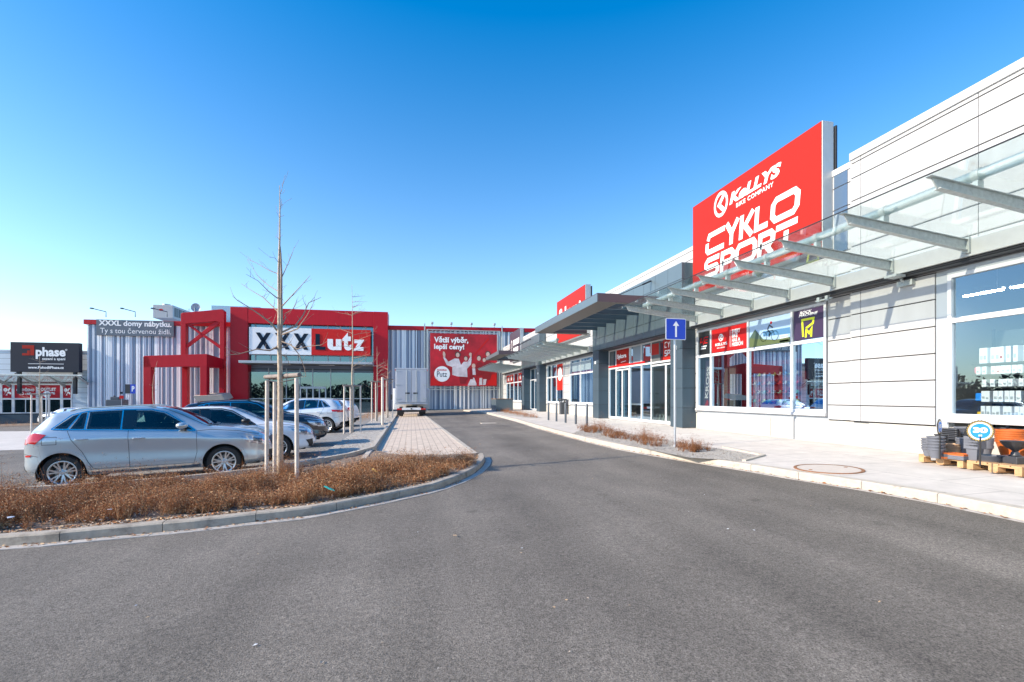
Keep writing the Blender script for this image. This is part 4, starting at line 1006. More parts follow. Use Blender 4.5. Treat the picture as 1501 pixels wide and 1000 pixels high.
# ------------------------------------------------------------------ shop building on the far left
ps = thing('sofa_shop', 'low pale shop building with dark name board and red percent windows', 'building', (FO.x, FO.y, 0), FA, local=True)
yq = .6
pu0, pu1 = fu(-420, yq), fu(129.5, yq); pz0, pz1 = -3, fz(60, 514, yq)
m = MB(); zz = [fz(120, y, yq) for y in (618, 606, 591, 583.5, 576, 568, 560.5, 551, 543, 535, 527, 520, 514)]
wu = [fu(px, yq) for px in (-95, 1.0, 19, 54.5, 90, 105.5)]
z_w0, z_wt, z_w1 = fz(60, 606, yq), fz(60, 584.8, yq), fz(60, 564.5, yq)
for a, b in zip(zz, zz[1:]):
    inwin = a < z_w1 - .05
    for c0, c1 in (((wu[-1], pu1),) if inwin else ((pu0, fu(-200, yq)), (fu(-200, yq), fu(20, yq)), (fu(20, yq), pu1))):
        m.box(c0 + .01, yq, a + .012, c1 - .01, yq + .12, b - .012)
pw = M('shop_panel', (.62, .68, .74), .4)
m.build('wall_panels', pw, ps)
m = MB(); m.box(pu0, yq + .03, z_w1, pu1, yq + .2, pz1); m.box(wu[-1], yq + .03, -3, pu1, yq + .2, z_w1); m.box(pu0, yq + .2, pz1 - .3, pu1, 20, pz1 - .2); m.box(pu0, 15, -3, pu1, 15.1, pz1 - .3); m.box(pu1 - .1, yq + .2, -3, pu1, 15, pz1 - .3); m.box(pu0, yq + .2, -3, pu0 + .1, 15, pz1 - .3)
m.build('wall_backing', MT['joint'], ps)
m = MB(); m.box(pu0, yq - .05, pz1 - .12, pu1 + .02, yq + .3, pz1 + .06); m.build('coping', MT['st_l'], ps)
m = MB(); m.box(pu0, yq - .1, -3.2, wu[-1] + .15, yq + .15, z_w0 - .1); m.build('plinth', MT['anth'], ps); m = MB(); m.box(wu[-1] + .16, yq - .06, -3.2, pu1, yq + .1, zz[0]); m.build('plinth', MT['plinth'], ps)
for i, (a, b) in enumerate(zip(wu, wu[1:])):
    m = MB(); f_ = .12
    m.box(a, yq - .04, z_w0, a + f_, yq + .1, z_w1 + .1); m.box(b - f_, yq - .04, z_w0, b, yq + .1, z_w1 + .1); m.box(a + f_, yq - .038, z_w0, b - f_, yq + .1, z_w0 + .1)
    m.box(a + f_, yq - .038, z_wt - .08, b - f_, yq + .1, z_wt + .08); m.box(a + f_, yq - .038, z_w1, b - f_, yq + .1, z_w1 + .1)
    if b - a > 2: c = (a + b) / 2; m.box(c - .03, yq, z_w0 + .1, c + .03, yq + .08, z_wt - .08)
    wo_ = m.build('window', MT['alu'], ps)
    m = MB(); m.box(a + f_, yq + .03, z_w0 + .1, b - f_, yq + .05, z_wt - .08); m.build('glass', MT['glass_blue'], wo_)
    m = MB(); m.box(a + f_, yq, z_wt + .08, b - f_, yq + .02, z_w1); m.build('red_board', MT['red'], wo_)
    m = MB(); F_ = fm(yq - .012); a_, b_ = a + f_, b - f_; h_ = z_w1 - z_wt; W_ = b_ - a_
    if i in (1, 4): put(m, fit(text2d('%', 1, .045), a_ + W_ * .1, b_ - W_ * .06, z_wt + h_ * .25, z_w1 - h_ * .22), F_)
    if i == 2: put(m, fit(text2d('OTEVŘENO', 1, .05, spacing=1.1), a_ + W_ * .08, b_ - W_ * .08, z_wt + h_ * .54, z_w1 - h_ * .2), F_); put(m, fit(text2d('PO - NE', 1, .05), a_ + W_ * .24, b_ - W_ * .24, z_wt + h_ * .28, z_wt + h_ * .46), F_)
    if i == 3: put(m, fit(text2d('OUTLET', 1, .05, spacing=1.1), a_ + W_ * .08, b_ - W_ * .2, z_wt + h_ * .58, z_w1 - h_ * .2), F_); put(m, fit(text2d('- 60', 1, .05), a_ + W_ * .02, a_ + W_ * .54, z_wt + h_ * .22, z_wt + h_ * .50), F_); put(m, fit(text2d('%', 1, .05), a_ + W_ * .57, a_ + W_ * .76, z_wt + h_ * .32, z_wt + h_ * .50), F_)
    if m.v: m.build('window_lettering', MT['wht'], wo_)
m = MB(); m.box(pu0, 8, -3, wu[-1], 8.1, z_w1); m.box(pu0, yq + .3, -2.6, wu[-1], 8, -2.5)
m.build('shop_interior', MT['int_dark'], ps)
# its name board
ys_ = -.6
c0, c1, d0, d1 = fu(14.5, ys_), fu(115.5, ys_), fz(60, 545.5, ys_), fz(60, 502, ys_)
m = MB(); m.box(c0, ys_, d0, c1, ys_ + .5, d1); so_ = m.build('name_board', M('charcoal_board', (.03, .036, .05), .6, spec=.15), ps, bevel=.02)
m = MB()
for u in (c0 + .6, c1 - .5): m.box(u - .12, ys_ + .12, d0 - 2.2, u + .12, ys_ + .4, d0)
m.bar((c0 + .5, ys_ + .2, d0), (c0 - 1.6, yq, d0 - 1.2), .08, .08); m.bar((c1 - .5, ys_ + .2, d0), (c1 + .7, yq, d0 - 1.5), .08, .08); m.build('board_post', MT['anth_dk'], so_)
W_ = c1 - c0; h_ = d1 - d0; F_ = fm(ys_ - .012)
def bx(u, v): return (c0 + W_ * u, d0 + h_ * v)
m = MB(); put(m, fit(text2d('phase', 1, .04), bx(.365, 0)[0], bx(.80, 0)[0], bx(0, .44)[1], bx(0, .84)[1]), F_)
put(m, fit(text2d('sezení a spaní', 1, .02), bx(.46, 0)[0], bx(.80, 0)[0], bx(0, .38)[1], bx(0, .49)[1]), F_)
put(m, fit(text2d('www.PohodliPhase.cz', 1, .03), bx(.255, 0)[0], bx(.775, 0)[0], bx(0, .11)[1], bx(0, .2)[1]), F_)
a, b = bx(.255, .27), bx(.775, .285); put(m, ([a, (b[0], a[1]), b, (a[0], b[1])], [(0, 1, 2, 3)]), F_); put(m, disc(*bx(.81, .76), .09, n=16, r0=.6), F_)
m.build('board_lettering', MT['wht'], so_)
m = MB(); put(m, strokes([[bx(.17, .84), bx(.315, .84), bx(.315, .56)]], .34), F_); put(m, strokes([[bx(.17, .59), bx(.26, .59), bx(.26, .72)]], .22), F_); m.build('board_emblem', MT['redsign'], so_)
# its sloping glass canopy
zc_a, zc_b = fz(60, 553, -1.6), fz(60, 563.5, yq)
m = MB(); ce = fu(113, -1.6)
m.add([(pu0, -1.8, zc_a + .2), (ce, -1.8, zc_a + .2), (ce + .8, yq, zc_b), (pu0, yq, zc_b), (pu0, -1.8, zc_a + .24), (ce, -1.8, zc_a + .24), (ce + .8, yq, zc_b + .04), (pu0, yq, zc_b + .04)], [(0, 3, 2, 1), (4, 5, 6, 7), (0, 1, 5, 4), (1, 2, 6, 5), (2, 3, 7, 6), (3, 0, 4, 7)])
m.build('canopy_glass', MT['canopy_glass'], ps)
m = MB(); u = ce - .1
while u > pu0:
    m.prism([(u, -1.75, zc_a + .19), (u, yq, zc_b - .01), (u, yq, zc_b - .35), (u, -1.6, zc_a + .05)], (.09, 0, 0)); u -= 2.4
m.box(pu0, -1.82, zc_a + .12, ce, -1.78, zc_a + .2); m.tube([(pu0, -.9, zc_a + .2), (ce, -.9, zc_a + .2)], .11, 10)
m.build('canopy_beam', MT['galv'], ps)
# building across the car park behind the viewer: seen only as a reflection in the shop windows
ob = thing('opposite_shop', 'long low grey shop building across the car park', 'building', (-62, 0, -1.5))
m = MB(); m.box(-70, -50, -2.5, -62, 48, 4.6); m.build('wall', MT['anth_top'], ob)
m = MB(); m.box(-61.95, -50, -1.2, -61.9, 48, 1.6); m.build('window_band', MT['glass_blue'], ob)
m = MB(); m.box(-61.98, -50, 4.0, -61.9, 48, 5.0); m.build('parapet', MT['st_l'], ob)

tl = bpy.data.meshes.new('distant_trees'); V = []; F = []; rt = random.Random(77)
for k in range(60000):
    if k % 2: x = rt.uniform(-170, 90); y = -110 + rt.gauss(0, 4); s_ = x
    else: x = -120 + rt.gauss(0, 4); y = rt.uniform(-120, 170); s_ = y
    hmax = 2.5 + 3 * abs(math.sin(s_ * .07)) + 1.5 * abs(math.sin(s_ * .23 + 1)); z = rt.uniform(-4, hmax) if rt.random() < .9 else hmax + rt.uniform(0, 1.5); q = rt.uniform(.5, 1.2); n = len(V)
    V += [(x + rt.uniform(-q, q), y + rt.uniform(-q, q), z + rt.uniform(-q, q)) for _ in range(3)]; F.append((n, n + 1, n + 2))
tl.from_pydata(V, [], F); tl.materials.append(M('far_foliage', (.09, .085, .07), .9)); o = bpy.data.objects.new('distant_trees', tl); COL.objects.link(o)
tag(o, 'far tree line round the retail park, seen only in the shop windows', 'trees', kind='stuff')
# ------------------------------------------------------------------ cars
def cr(P, t):                                           # Catmull-Rom through control points, t in 0..len-1
    i = min(int(t), len(P) - 2); f = t - i
    p0 = P[max(i - 1, 0)]; p1 = P[i]; p2 = P[i + 1]; p3 = P[min(i + 2, len(P) - 1)]
    return tuple(.5 * ((2 * b) + (-a + c) * f + (2 * a - 5 * b + 4 * c - d) * f * f + (-a + 3 * b - 3 * c + d) * f ** 3) for a, b, c, d in zip(p0, p1, p2, p3))
def prof(P):
    xs = [p[0] for p in P]; zs = [p[1] for p in P]
    return lambda x: float(np.interp(x, xs, zs))
def wheel_parts(R_, rr, wd, nsp, root, side, x, y, style=0):
    """tyre with rim as a sub-part; side=+1/-1 is the outward y direction"""
    s = side; m = MB(); T = wd / 2
    m.lathe([(rr, -T), (rr + .02, -T - .004), (R_ - .03, -T - .006), (R_ - .008, -T + .025), (R_, -T + .05), (R_, T - .05), (R_ - .008, T - .025), (R_ - .03, T + .006), (rr + .02, T + .004), (rr, T)], (x, y, R_), 40, axis='y')
    for q in (-.045, 0, .045): m.lathe([(R_ + .001, q - .006), (R_ + .002, q + .006)], (x, y, R_), 40, axis='y')
    o = m.build('wheel', MT['rubber'], root, smooth=True)
    m = MB(); f = s * T
    pr = [(rr + .002, -T * s * .9), (rr - .012, -T * s * .8), (rr - .02, f * .55), (rr - .016, f * .8), (rr + .004, f * .96), (rr + .006, f * 1.0), (rr - .004, f * 1.02), (rr - .022, f * .9)]
    m.lathe(pr, (x, y, R_), 40, m=0, axis='y')
    m.lathe([(rr - .02, f * -.2), (.0, f * -.2)], (x, y, R_), 30, m=1, axis='y')
    m.lathe([(rr * .62, f * .15), (rr * .62, f * .22), (.06, f * .22)], (x, y, R_), 30, m=2, axis='y')
    for k in range(nsp):
        for dd in ((-.07, .07) if style == 0 else (0,)):
            a = 2 * math.pi * k / nsp + .3; b = a + dd * (2.4 if style == 0 else 0)
            p = Vector((x + .045 * math.cos(a), y + f * .62, R_ + .045 * math.sin(a))); q_ = Vector((x + (rr - .012) * math.cos(b), y + f * .86, R_ + (rr - .012) * math.sin(b)))
            m.bar(p, q_, .026 if style == 0 else .05, .028, 0, up=(0, 1, 0))
    m.lathe([(.0, f * .78), (.028, f * .78), (.034, f * .72), (.07, f * .66), (.072, f * .3)], (x, y, R_), 20, m=0, axis='y')
    for k in range(5):
        a = 2 * math.pi * k / 5; m.lathe([(0, f * .74), (.009, f * .74), (.009, f * .6)], (x + .05 * math.cos(a), y, R_ + .05 * math.sin(a)), 8, m=1, axis='y')
    m.build('rim', [MT['rim'], MT['dkrim'], MT['brake']], o, smooth=True)
    return o
def smooth1(f, x, x0, x1, r=.07):
    r = min(r, (x - x0) * .5 + .002, (x1 - x) * .5 + .002)
    return sum(f(x + r * k) for k in (-1, -.5, 0, .5, 1)) / 5
def in_poly2(P_, x, y):
    c = False
    for i in range(len(P_)):
        a, b = P_[i], P_[i - 1]
        if (a[1] > y) != (b[1] > y) and x < (b[0] - a[0]) * (y - a[1]) / (b[1] - a[1]) + a[0]: c = not c
    return c
def edge_d(P_, x, y):
    m_ = 9
    for i in range(len(P_)):
        a, b = P_[i - 1], P_[i]; dx, dy = b[0] - a[0], b[1] - a[1]; L = dx * dx + dy * dy
        t = 0 if L == 0 else max(0, min(1, ((x - a[0]) * dx + (y - a[1]) * dy) / L)); m_ = min(m_, math.hypot(x - a[0] - dx * t, y - a[1] - dy * t))
    return m_
def make_car(name, label, paint, P, loc, rz, sc=1.0, group='cars parked in the car park'):
    X0, X1 = P['x0'], P['x1']; wb = P['wb']; fx, rx = wb / 2, -wb / 2; RW = P['rw']
    zt, zb, bl, w, wt = prof(P['top']), prof(P['bot']), prof(P['belt']), prof(P['w']), prof(P['wt'])
    Ra = P.get('ra', RW + .055)
    root = thing(name, label, 'car', (0, 0, 0), 0, group, local=True)
    # stations
    xs = [X0, X0 + .006, X0 + .02, X0 + .05]; x = X0 + .085
    while x < X1 - .085: xs.append(x); x += .04
    xs += [X1 - .05, X1 - .02, X1 - .006, X1]
    NS = 6; V = []; cols = 0
    def section(x):
        a = smooth1(zt, x, X0, X1); b = smooth1(zb, x, X0, X1, .04); c = smooth1(bl, x, X0, X1); ww = smooth1(w, x, X0, X1); tt = smooth1(wt, x, X0, X1)
        c = min(c, a - .03); h = a - c; (s0_, _q), (s1_, _r) = P['screen']; e = min(.075 + .07 * max(0, min(1, (x - s1_ + .05) / .25, (s0_ + .1 - x) / .2)), .42 * h); k = c - b
        hump = 0
        for ax in (fx, rx):
            dx = abs(x - ax)
            if dx < .62: hump = max(hump, .022 * math.cos(dx / .62 * math.pi / 2) ** 1.0)
        lo = ww - .1
        pts = [(lo, b), (ww - .02 + hump, b + .08 * k / .7), (ww + hump, b + .24 * k), (ww - .012 + hump, b + .5 * k), (ww - .004 + hump * .8, b + .74 * k), (ww - .002 + hump * .4, b + .83 * k), (ww - .018, b + .9 * k), (ww - .05, c),
               (ww - .05 + (tt + .05 - ww + .05) * .36, c + (h - e) * .35), (ww - .05 + (tt + .05 - ww + .05) * .72, c + (h - e) * .7), (tt + .05, a - e), (tt - .02, a - e * .32), (tt * .72, a - e * .1), (tt * .36, a - e * .02), (0, a)]
        out = []
        n = len(pts) - 1
        for i in range(n * NS + 1): out.append(cr(pts, i / NS))
        return out
    for x in xs:
        s = section(x); cols = len(s); V += [(x, y, z) for y, z in s]
    N = len(xs); arr = [Vector(v) for v in V]
    nose = P.get('nose', .0)
    full = MB(); F = []
    for i in range(N - 1):
        for k in range(cols - 1): F.append((i * cols + k, i * cols + k + 1, (i + 1) * cols + k + 1, (i + 1) * cols + k))
    # unsnapped mesh for projecting details
    bv = BVHTree.FromPolygons([v.copy() for v in arr] + [Vector((v.x, -v.y, v.z)) for v in arr], [f for f in F] + [tuple(i + len(arr) for i in f) for f in F] + [tuple(range(cols)), tuple(range(len(arr) - cols, len(arr)))])
    POLY = [list(lo) + list(hi)[::-1] for lo, hi in P['glass']]
    # snap to the wheel arch and cut it out
    for v in arr:
        if abs(v.y) > .42:
            for ax in (fx, rx):
                d = Vector((v.x - ax, v.z - RW)); r = d.length
                if abs(r - Ra) < .034 and r > 0: d *= Ra / r; v.x = ax + d.x; v.z = RW + d.y
    keep = []
    for f in F:
        c = sum((arr[i] for i in f), Vector()) / 4; cut = False
        if abs(c.y) > .45:
            for ax in (fx, rx):
                if math.hypot(c.x - ax, c.z - RW) < Ra - .004: cut = True
        # openings behind the glass
        if not cut and abs(c.y) > .4 and any(in_poly2(q_, c.x, c.z) and edge_d(q_, c.x, c.z) > .012 for q_ in POLY): cut = True
        (a0_, wa_), (a1_, wb2_) = P['screen']
        if not cut and a1_ + .02 < c.x < a0_ - .02 and c.z > bl(c.x) + .02:
            t_ = (c.x - a1_) / (a0_ - a1_)
            if abs(c.y) < wb2_ + (wa_ - wb2_) * t_ - .03 and zt(c.x) - c.z < .25: cut = True
        if not cut: keep.append(f)
    b = MB(); n = len(arr)
    b.add(arr, keep); b.add([(v.x, -v.y, v.z) for v in arr], [tuple(reversed(f)) for f in keep])
    b.add([arr[k] for k in range(cols)] + [Vector((arr[k].x, -arr[k].y, arr[k].z)) for k in range(cols)], [(k, k + 1, cols + k + 1, cols + k) for k in range(cols - 1)])
    o0 = (N - 1) * cols
    b.add([arr[o0 + k] for k in range(cols)] + [Vector((arr[o0 + k].x, -arr[o0 + k].y, arr[o0 + k].z)) for k in range(cols)], [(k, cols + k, cols + k + 1, k + 1) for k in range(cols - 1)])
    body = b.build('body', paint, root, smooth=50, fixn=False)
    bmx = bmesh.new(); bmx.from_mesh(body.data); bmesh.ops.remove_doubles(bmx, verts=bmx.verts, dist=.0005); bmesh.ops.recalc_face_normals(bmx, faces=bmx.faces); bmx.to_mesh(body.data); bmx.free()
    body.data.polygons.foreach_set('use_smooth', [True] * len(body.data.polygons))
    # dark underbody and wheel wells
    m = MB(); m.box(X0 + .25, -.74, .24, X1 - .25, .74, .34)
    for ax in (fx, rx):
        for s in (-1, 1):
            V2 = []; K = 18
            for k in range(K + 1):
                a = math.pi * (-.12 + 1.24 * k / K); V2 += [(ax + (Ra + .004) * math.cos(a), s * .50, RW + (Ra + .004) * math.sin(a)), (ax + (Ra + .004) * math.cos(a), s * (w(ax) - .012), RW + (Ra + .004) * math.sin(a))]
            m.add(V2, [(2 * k, 2 * k + 1, 2 * k + 3, 2 * k + 2) for k in range(K)])
            m.add([(ax, s * .5, RW)] + [V2[2 * k] for k in range(K + 1)], [(0, k + 1, k + 2) for k in range(K)])
    m.build('underbody', MT['black'], root)
    # projectors
    def side(x, z, s=1, off=.004):
        h = bv.ray_cast(Vector((x, s * 2.5, z)), Vector((0, -s, 0)))
        if h[0] is None: h = bv.find_nearest(Vector((x, s * w(x), z)))
        nn = h[1]; nn = nn if nn.y * s > 0 else -nn
        return h[0] + nn * off
    def top(x, y, off=.004):
        h = bv.ray_cast(Vector((x, y, 3)), Vector((0, 0, -1)))
        if h[0] is None: h = bv.find_nearest(Vector((x, y, zt(x))))
        nn = h[1]; nn = nn if nn.z > 0 else -nn
        return h[0] + nn * off
    def end(y, z, s=1, off=.004):
        h = bv.ray_cast(Vector((s * 4, y, z)), Vector((-s, 0, 0)))
        if h[0] is None: h = bv.find_nearest(Vector((s * 2.2, y, z)))
        nn = h[1]; nn = nn if nn.x * s > 0 else -nn
        return h[0] + nn * off
    def lp(P_, t):
        d = [0]
        for a, c in zip(P_, P_[1:]): d.append(d[-1] + math.hypot(c[0] - a[0], c[1] - a[1]))
        t *= d[-1]
        for i in range(len(P_) - 1):
            if t <= d[i + 1] + 1e-9:
                f = (t - d[i]) / max(1e-9, d[i + 1] - d[i]); return (P_[i][0] + (P_[i + 1][0] - P_[i][0]) * f, P_[i][1] + (P_[i + 1][1] - P_[i][1]) * f)
        return P_[-1]
    def patch(fn, lo, hi, nu=24, nv=8, off=.004):
        V_ = []
        for j in range(nv + 1):
            for i in range(nu + 1):
                a = lp(lo, i / nu); c = lp(hi, i / nu); t = j / nv
                V_.append(fn(a[0] + (c[0] - a[0]) * t, a[1] + (c[1] - a[1]) * t, off))
        return V_, [(j * (nu + 1) + i, j * (nu + 1) + i + 1, (j + 1) * (nu + 1) + i + 1, (j + 1) * (nu + 1) + i) for j in range(nv) for i in range(nu)]
    def outline(fn, P_, wd, off=.006):
        Q = []
        for a, c in zip(P_, P_[1:]):
            n_ = max(1, int(math.hypot(c[0] - a[0], c[1] - a[1]) / .05))
            for k in range(n_): Q.append((a[0] + (c[0] - a[0]) * k / n_, a[1] + (c[1] - a[1]) * k / n_))
        Q.append(P_[-1])
        vf = strokes([Q], wd); return [fn(u, v, off) for u, v in vf[0]], vf[1]
    sd = {s: (lambda x, z, off, s=s: side(x, z, s, off)) for s in (-1, 1)}
    for s in (-1, 1):
        for lo, hi in P['glass']:
            m = MB(); m.add(*patch(sd[s], lo, hi, 26, 8, .005)); wo_ = m.build('side_window', CARGLASS, root, smooth=True, fixn=False)
            Q_ = list(lo) + list(hi)[::-1]; area = sum(a[0] * b[1] - b[0] * a[1] for a, b in zip(Q_, Q_[1:] + Q_[:1]))
            if area < 0: Q_ = Q_[::-1]
            D = []
            for a, b in zip(Q_, Q_[1:] + Q_[:1]):
                L_ = math.hypot(b[0] - a[0], b[1] - a[1]); n_ = max(1, int(L_ / .05))
                if L_ > .015: D += [(a[0] + (b[0] - a[0]) * k / n_, a[1] + (b[1] - a[1]) * k / n_) for k in range(n_)]
            V_ = []; nD = len(D)
            for i in range(nD):
                a, b, c_ = Vector(D[i - 1]), Vector(D[i]), Vector(D[(i + 1) % nD]); d1 = (b - a).normalized(); d2 = (c_ - b).normalized(); nn = Vector((-d1.y - d2.y, d1.x + d2.x))
                nn = nn.normalized() if nn.length > 1e-6 else Vector((0, 1)); kk = .042 / max(.5, nn.dot(Vector((-d1.y, d1.x))))
                q_ = b + nn * kk; V_ += [side(b.x, b.y, s, .0065), side(q_.x, q_.y, s, .0065)]
            m = MB(); m.add(V_, [(2 * i, 2 * ((i + 1) % nD), 2 * ((i + 1) % nD) + 1, 2 * i + 1) for i in range(nD)]); m.build('rubber_seal', FRIT, wo_, fixn=False)
        if 'trim' in P:
            m = MB()
            for t_ in P['trim']: m.add(*outline(sd[s], t_, .022, .009))
            m.build('window_trim', P.get('trim_mat', MT['chrome']), root, smooth=True, fixn=False)
        if 'pillar' in P:
            m = MB()
            for lo, hi in P['pillar']: m.add(*patch(sd[s], lo, hi, 6, 8, .0075))
            m.build('pillar_cover', FRIT, root, fixn=False)
        m = MB()
        for t_ in P['seams']: m.add(*outline(sd[s], t_, .008, .003))
        m.build('door_seam', MT['joint'], root, fixn=False)
        for hx, hz in P['handles']:
            q_ = side(hx, hz, s, .0); m = MB(); m.tube([q_ + Vector((-.1, s * .004, 0)), q_ + Vector((-.07, s * .035, .004)), q_ + Vector((.06, s * .038, .004)), q_ + Vector((.1, s * .006, 0))], [.008, .015, .015, .01], 8)
            m.build('door_handle', P.get('handle_mat', paint), root, smooth=True)
        # mirror
        mx_, mz_ = P['mirror']; q_ = side(mx_, mz_, s, 0)
        m = MB(); m.sphere(q_ + Vector((-.02, s * .17, .045)), .105, 0, 16, (1.05, 1.0, .62)); m.tube([q_ + Vector((.02, -s * .02, -.03)), q_ + Vector((0, s * .1, .0))], .025, 8, 1)
        mo = m.build('mirror', [P.get('mirror_mat', paint), MT['black']], root, smooth=True)
        # arch lips and sill
        K = 30
        for ax in (fx, rx):
            m = MB(); V_ = []
            for k in range(K + 1):
                a = math.pi * (-.10 + 1.20 * k / K); r0 = Ra - .006; r1 = Ra + P.get('lip', .03)
                x0_, z0_ = ax + r0 * math.cos(a), RW + r0 * math.sin(a); x1_, z1_ = ax + r1 * math.cos(a), RW + r1 * math.sin(a)
                zmin = P['bot'][len(P['bot']) // 2][1] + .01
                o_ = side(x0_, max(z0_, zmin + .02), s, .012); o2 = side(x1_, max(z1_, zmin + .02), s, .014); o3 = side(x1_ + .006 * math.cos(a), max(z1_ + .006 * math.sin(a), zmin + .02), s, -.002)
                V_ += [Vector((x0_, o_.y - s * .03, max(z0_, zmin))), Vector((x0_, o_.y, max(z0_, zmin))), Vector((x1_, o2.y, max(z1_, zmin))), Vector((x1_, o3.y, max(z1_, zmin)))]
            m.add(V_, [(4 * k + j, 4 * k + j + 1, 4 * k + j + 5, 4 * k + j + 4) for k in range(K) for j in range(3)]); m.build('arch_trim', P.get('lip_mat', paint), root, smooth=True, fixn=False)
        zs_ = P['bot'][len(P['bot']) // 2][1]
        m = MB(); m.add(*patch(sd[s], [(rx + Ra + .03, zs_ + .03), (fx - Ra - .03, zs_ + .03)], [(rx + Ra + .03, zs_ + .11), (fx - Ra - .03, zs_ + .11)], 20, 2, .01)); m.build('sill_trim', P.get('sill_mat', MT['black']), root, fixn=False)
    # windscreen, rear glass
    tp = lambda x, y, off: top(x, y, off)
    (a0_, wa), (a1_, wb_) = P['screen']
    m = MB(); m.add(*patch(tp, [(a0_, -wa), (a0_ + .07, 0), (a0_, wa)], [(a1_, -wb_), (a1_ + .04, 0), (a1_, wb_)], 22, 12, .006)); ws_ = m.build('windscreen', SCREEN, root, smooth=True, fixn=False)
    m = MB(); lo_ = [(a0_, -wa), (a0_ + .07, 0), (a0_, wa)]; hi_ = [(a1_, -wb_), (a1_ + .04, 0), (a1_, wb_)]
    m.add(*patch(tp, [(a1_ - .03, -wb_ - .02), (a1_ + .01, 0), (a1_ - .03, wb_ + .02)], [(a1_ + .05, -wb_ - .01), (a1_ + .10, 0), (a1_ + .05, wb_ + .01)], 20, 3, .008))
    for s in (-1, 1): m.add(*patch(tp, [(a0_, s * wa), (a1_, s * wb_)], [(a0_, s * (wa - .06)), (a1_, s * (wb_ - .06))], 20, 2, .0085))
    m.build('screen_edge', FRIT, ws_, fixn=False)
    # cabin
    zf_ = bl(0); hh_ = zt(0) - zf_
    m = MB(); m.box(rx - .1, -.70, .34, a0_ - .05, .70, .40)
    for s in (-1, 1): m.box(rx - .2, s * .70, .40, a0_, s * .74, zf_ - .03)
    m.box(a0_ - .42, -.68, zf_ - .28, a0_ + .02, .68, zf_ - .04); m.box(rx - .45, -.62, .5, rx + .02, .62, zf_ - .1); m.build('cabin_trim', DASH, root)
    for x_, ws2 in ((.12, (-.36, .36)), (-.78, (-.40, .0, .40))):
        m = MB()
        for y_ in ws2:
            m.obb((x_ + .22, y_, .62), (.5, .46 if len(ws2) == 2 else .40, .18)); m.obb((x_ - .10, y_, .88), (.16, .44 if len(ws2) == 2 else .39, .56), Matrix.Rotation(R(-14), 3, 'Y')); m.obb((x_ - .19, y_, zf_ + hh_ * .42), (.09, .26, .17), Matrix.Rotation(R(-10), 3, 'Y'))
        m.build('seat_row', SEAT, root, bevel=.04)
    m = MB(); pts = [(a0_ - .46 + .05 * math.sin(t_ * math.pi / 8), .36 + .18 * math.cos(t_ * math.pi / 8), zf_ - .02 + .18 * math.sin(t_ * math.pi / 8)) for t_ in range(17)]; m.tube(pts, .014, 6, cap=False); m.bar((a0_ - .46, .19, zf_ - .02), (a0_ - .46, .53, zf_ - .02), .03, .03); m.build('steering_wheel', DASH, root)
    m = MB(); m.add(*patch(lambda x, y, off: top(x, y, off), [(a0_ + .02, -wa - .02), (a0_ + .095, 0), (a0_ + .02, wa + .02)], [(a0_ - .05, -wa), (a0_ + .03, 0), (a0_ - .05, wa)], 22, 2, .009)); m.build('wiper_cowl', MT['black'], root, fixn=False)
    en = {s: (lambda y, z, off, s=s: end(y, z, s, off)) for s in (-1, 1)}
    if 'rglass' in P:
        lo, hi = P['rglass']; m = MB(); m.add(*patch(en[-1], lo, hi, 20, 8, .006)); m.build('rear_window', SCREEN, root, smooth=True, fixn=False)
    if P.get('rails'):
        for s in (-1, 1):
            m = MB(); yy = P['rails'][2] * s; pts = []
            for k in range(17):
                xx = P['rails'][0] + (P['rails'][1] - P['rails'][0]) * k / 16; lift = .022 * min(1, min(k, 16 - k) / 1.5); pts.append(Vector((xx, yy, top(xx, yy, 0).z + .006 + lift)))
            m.tube(pts, .014, 8); m.build('roof_rail', P.get('rail_mat', MT['chrome']), root, smooth=True)
    for nm, fnk, lo, hi, mat_ in P['lamps']:
        for s in (-1, 1):
            if fnk == 'side': f_ = sd[s]; L_, H_ = lo, hi
            else:
                sg = 1 if fnk == 'front' else -1; f_ = en[sg]; L_ = [(y * s, z) for y, z in lo]; H_ = [(y * s, z) for y, z in hi]
            m = MB(); m.add(*patch(f_, L_, H_, 12, 6, .009)); m.build(nm, mat_, root, smooth=True, fixn=False)
    for nm, sg, lo, hi, mat_, of in P['ends']:
        m = MB(); m.add(*patch(en[sg], lo, hi, 20, 6, of)); m.build(nm, mat_, root, smooth=True, fixn=False)
    for sg, z_ in ((1, P['plate'][0]), (-1, P['plate'][1])):
        q_ = end(0, z_, sg, .0); m = MB(); m.box(q_.x, -.26, z_ - .055, q_.x + sg * .022, .26, z_ + .055); m.build('number_plate', MT['wht'], root)
    # cabin: dark trim, seats
    wheel_pos = [(fx, 1), (fx, -1), (rx, 1), (rx, -1)]
    for ax, s in wheel_pos: wheel_parts(RW, P['rim'], .2, P.get('nsp', 5), root, s, ax, s * (w(ax) - .115), P.get('spk', 0))
    root.location = loc; root.rotation_euler = (0, math.atan(.028 * math.cos(rz)) * -1, rz); root.scale = (sc, sc, sc)
    return root
CARGLASS = glass_mat('car_glass', (.30, .43, .40), .07, 1.0)
SCREEN = glass_mat('windscreen_glass', (.22, .34, .42), .12, .75, tint2=(.5, .75, 1))
FRIT = M('glass_frit', (.008, .009, .01), .08, coat=1)
SEAT = M('seat_fabric', (.045, .047, .052), .9); DASH = M('dash', (.02, .02, .022), .7)
def paint(nm, c, metal=.6, rough=.3): return M(nm, c, rough, metal, coat=1.0)
SILVER = paint('silver_paint', (.50, .56, .60), .5, .28); WHITEP = paint('white_paint', (.78, .80, .83), .0, .3); BLACKP = paint('black_paint', (.012, .016, .028), .3, .25); WHITE2 = paint('pearl_paint', (.70, .73, .76), .3, .3)
CLAD = MT['black']
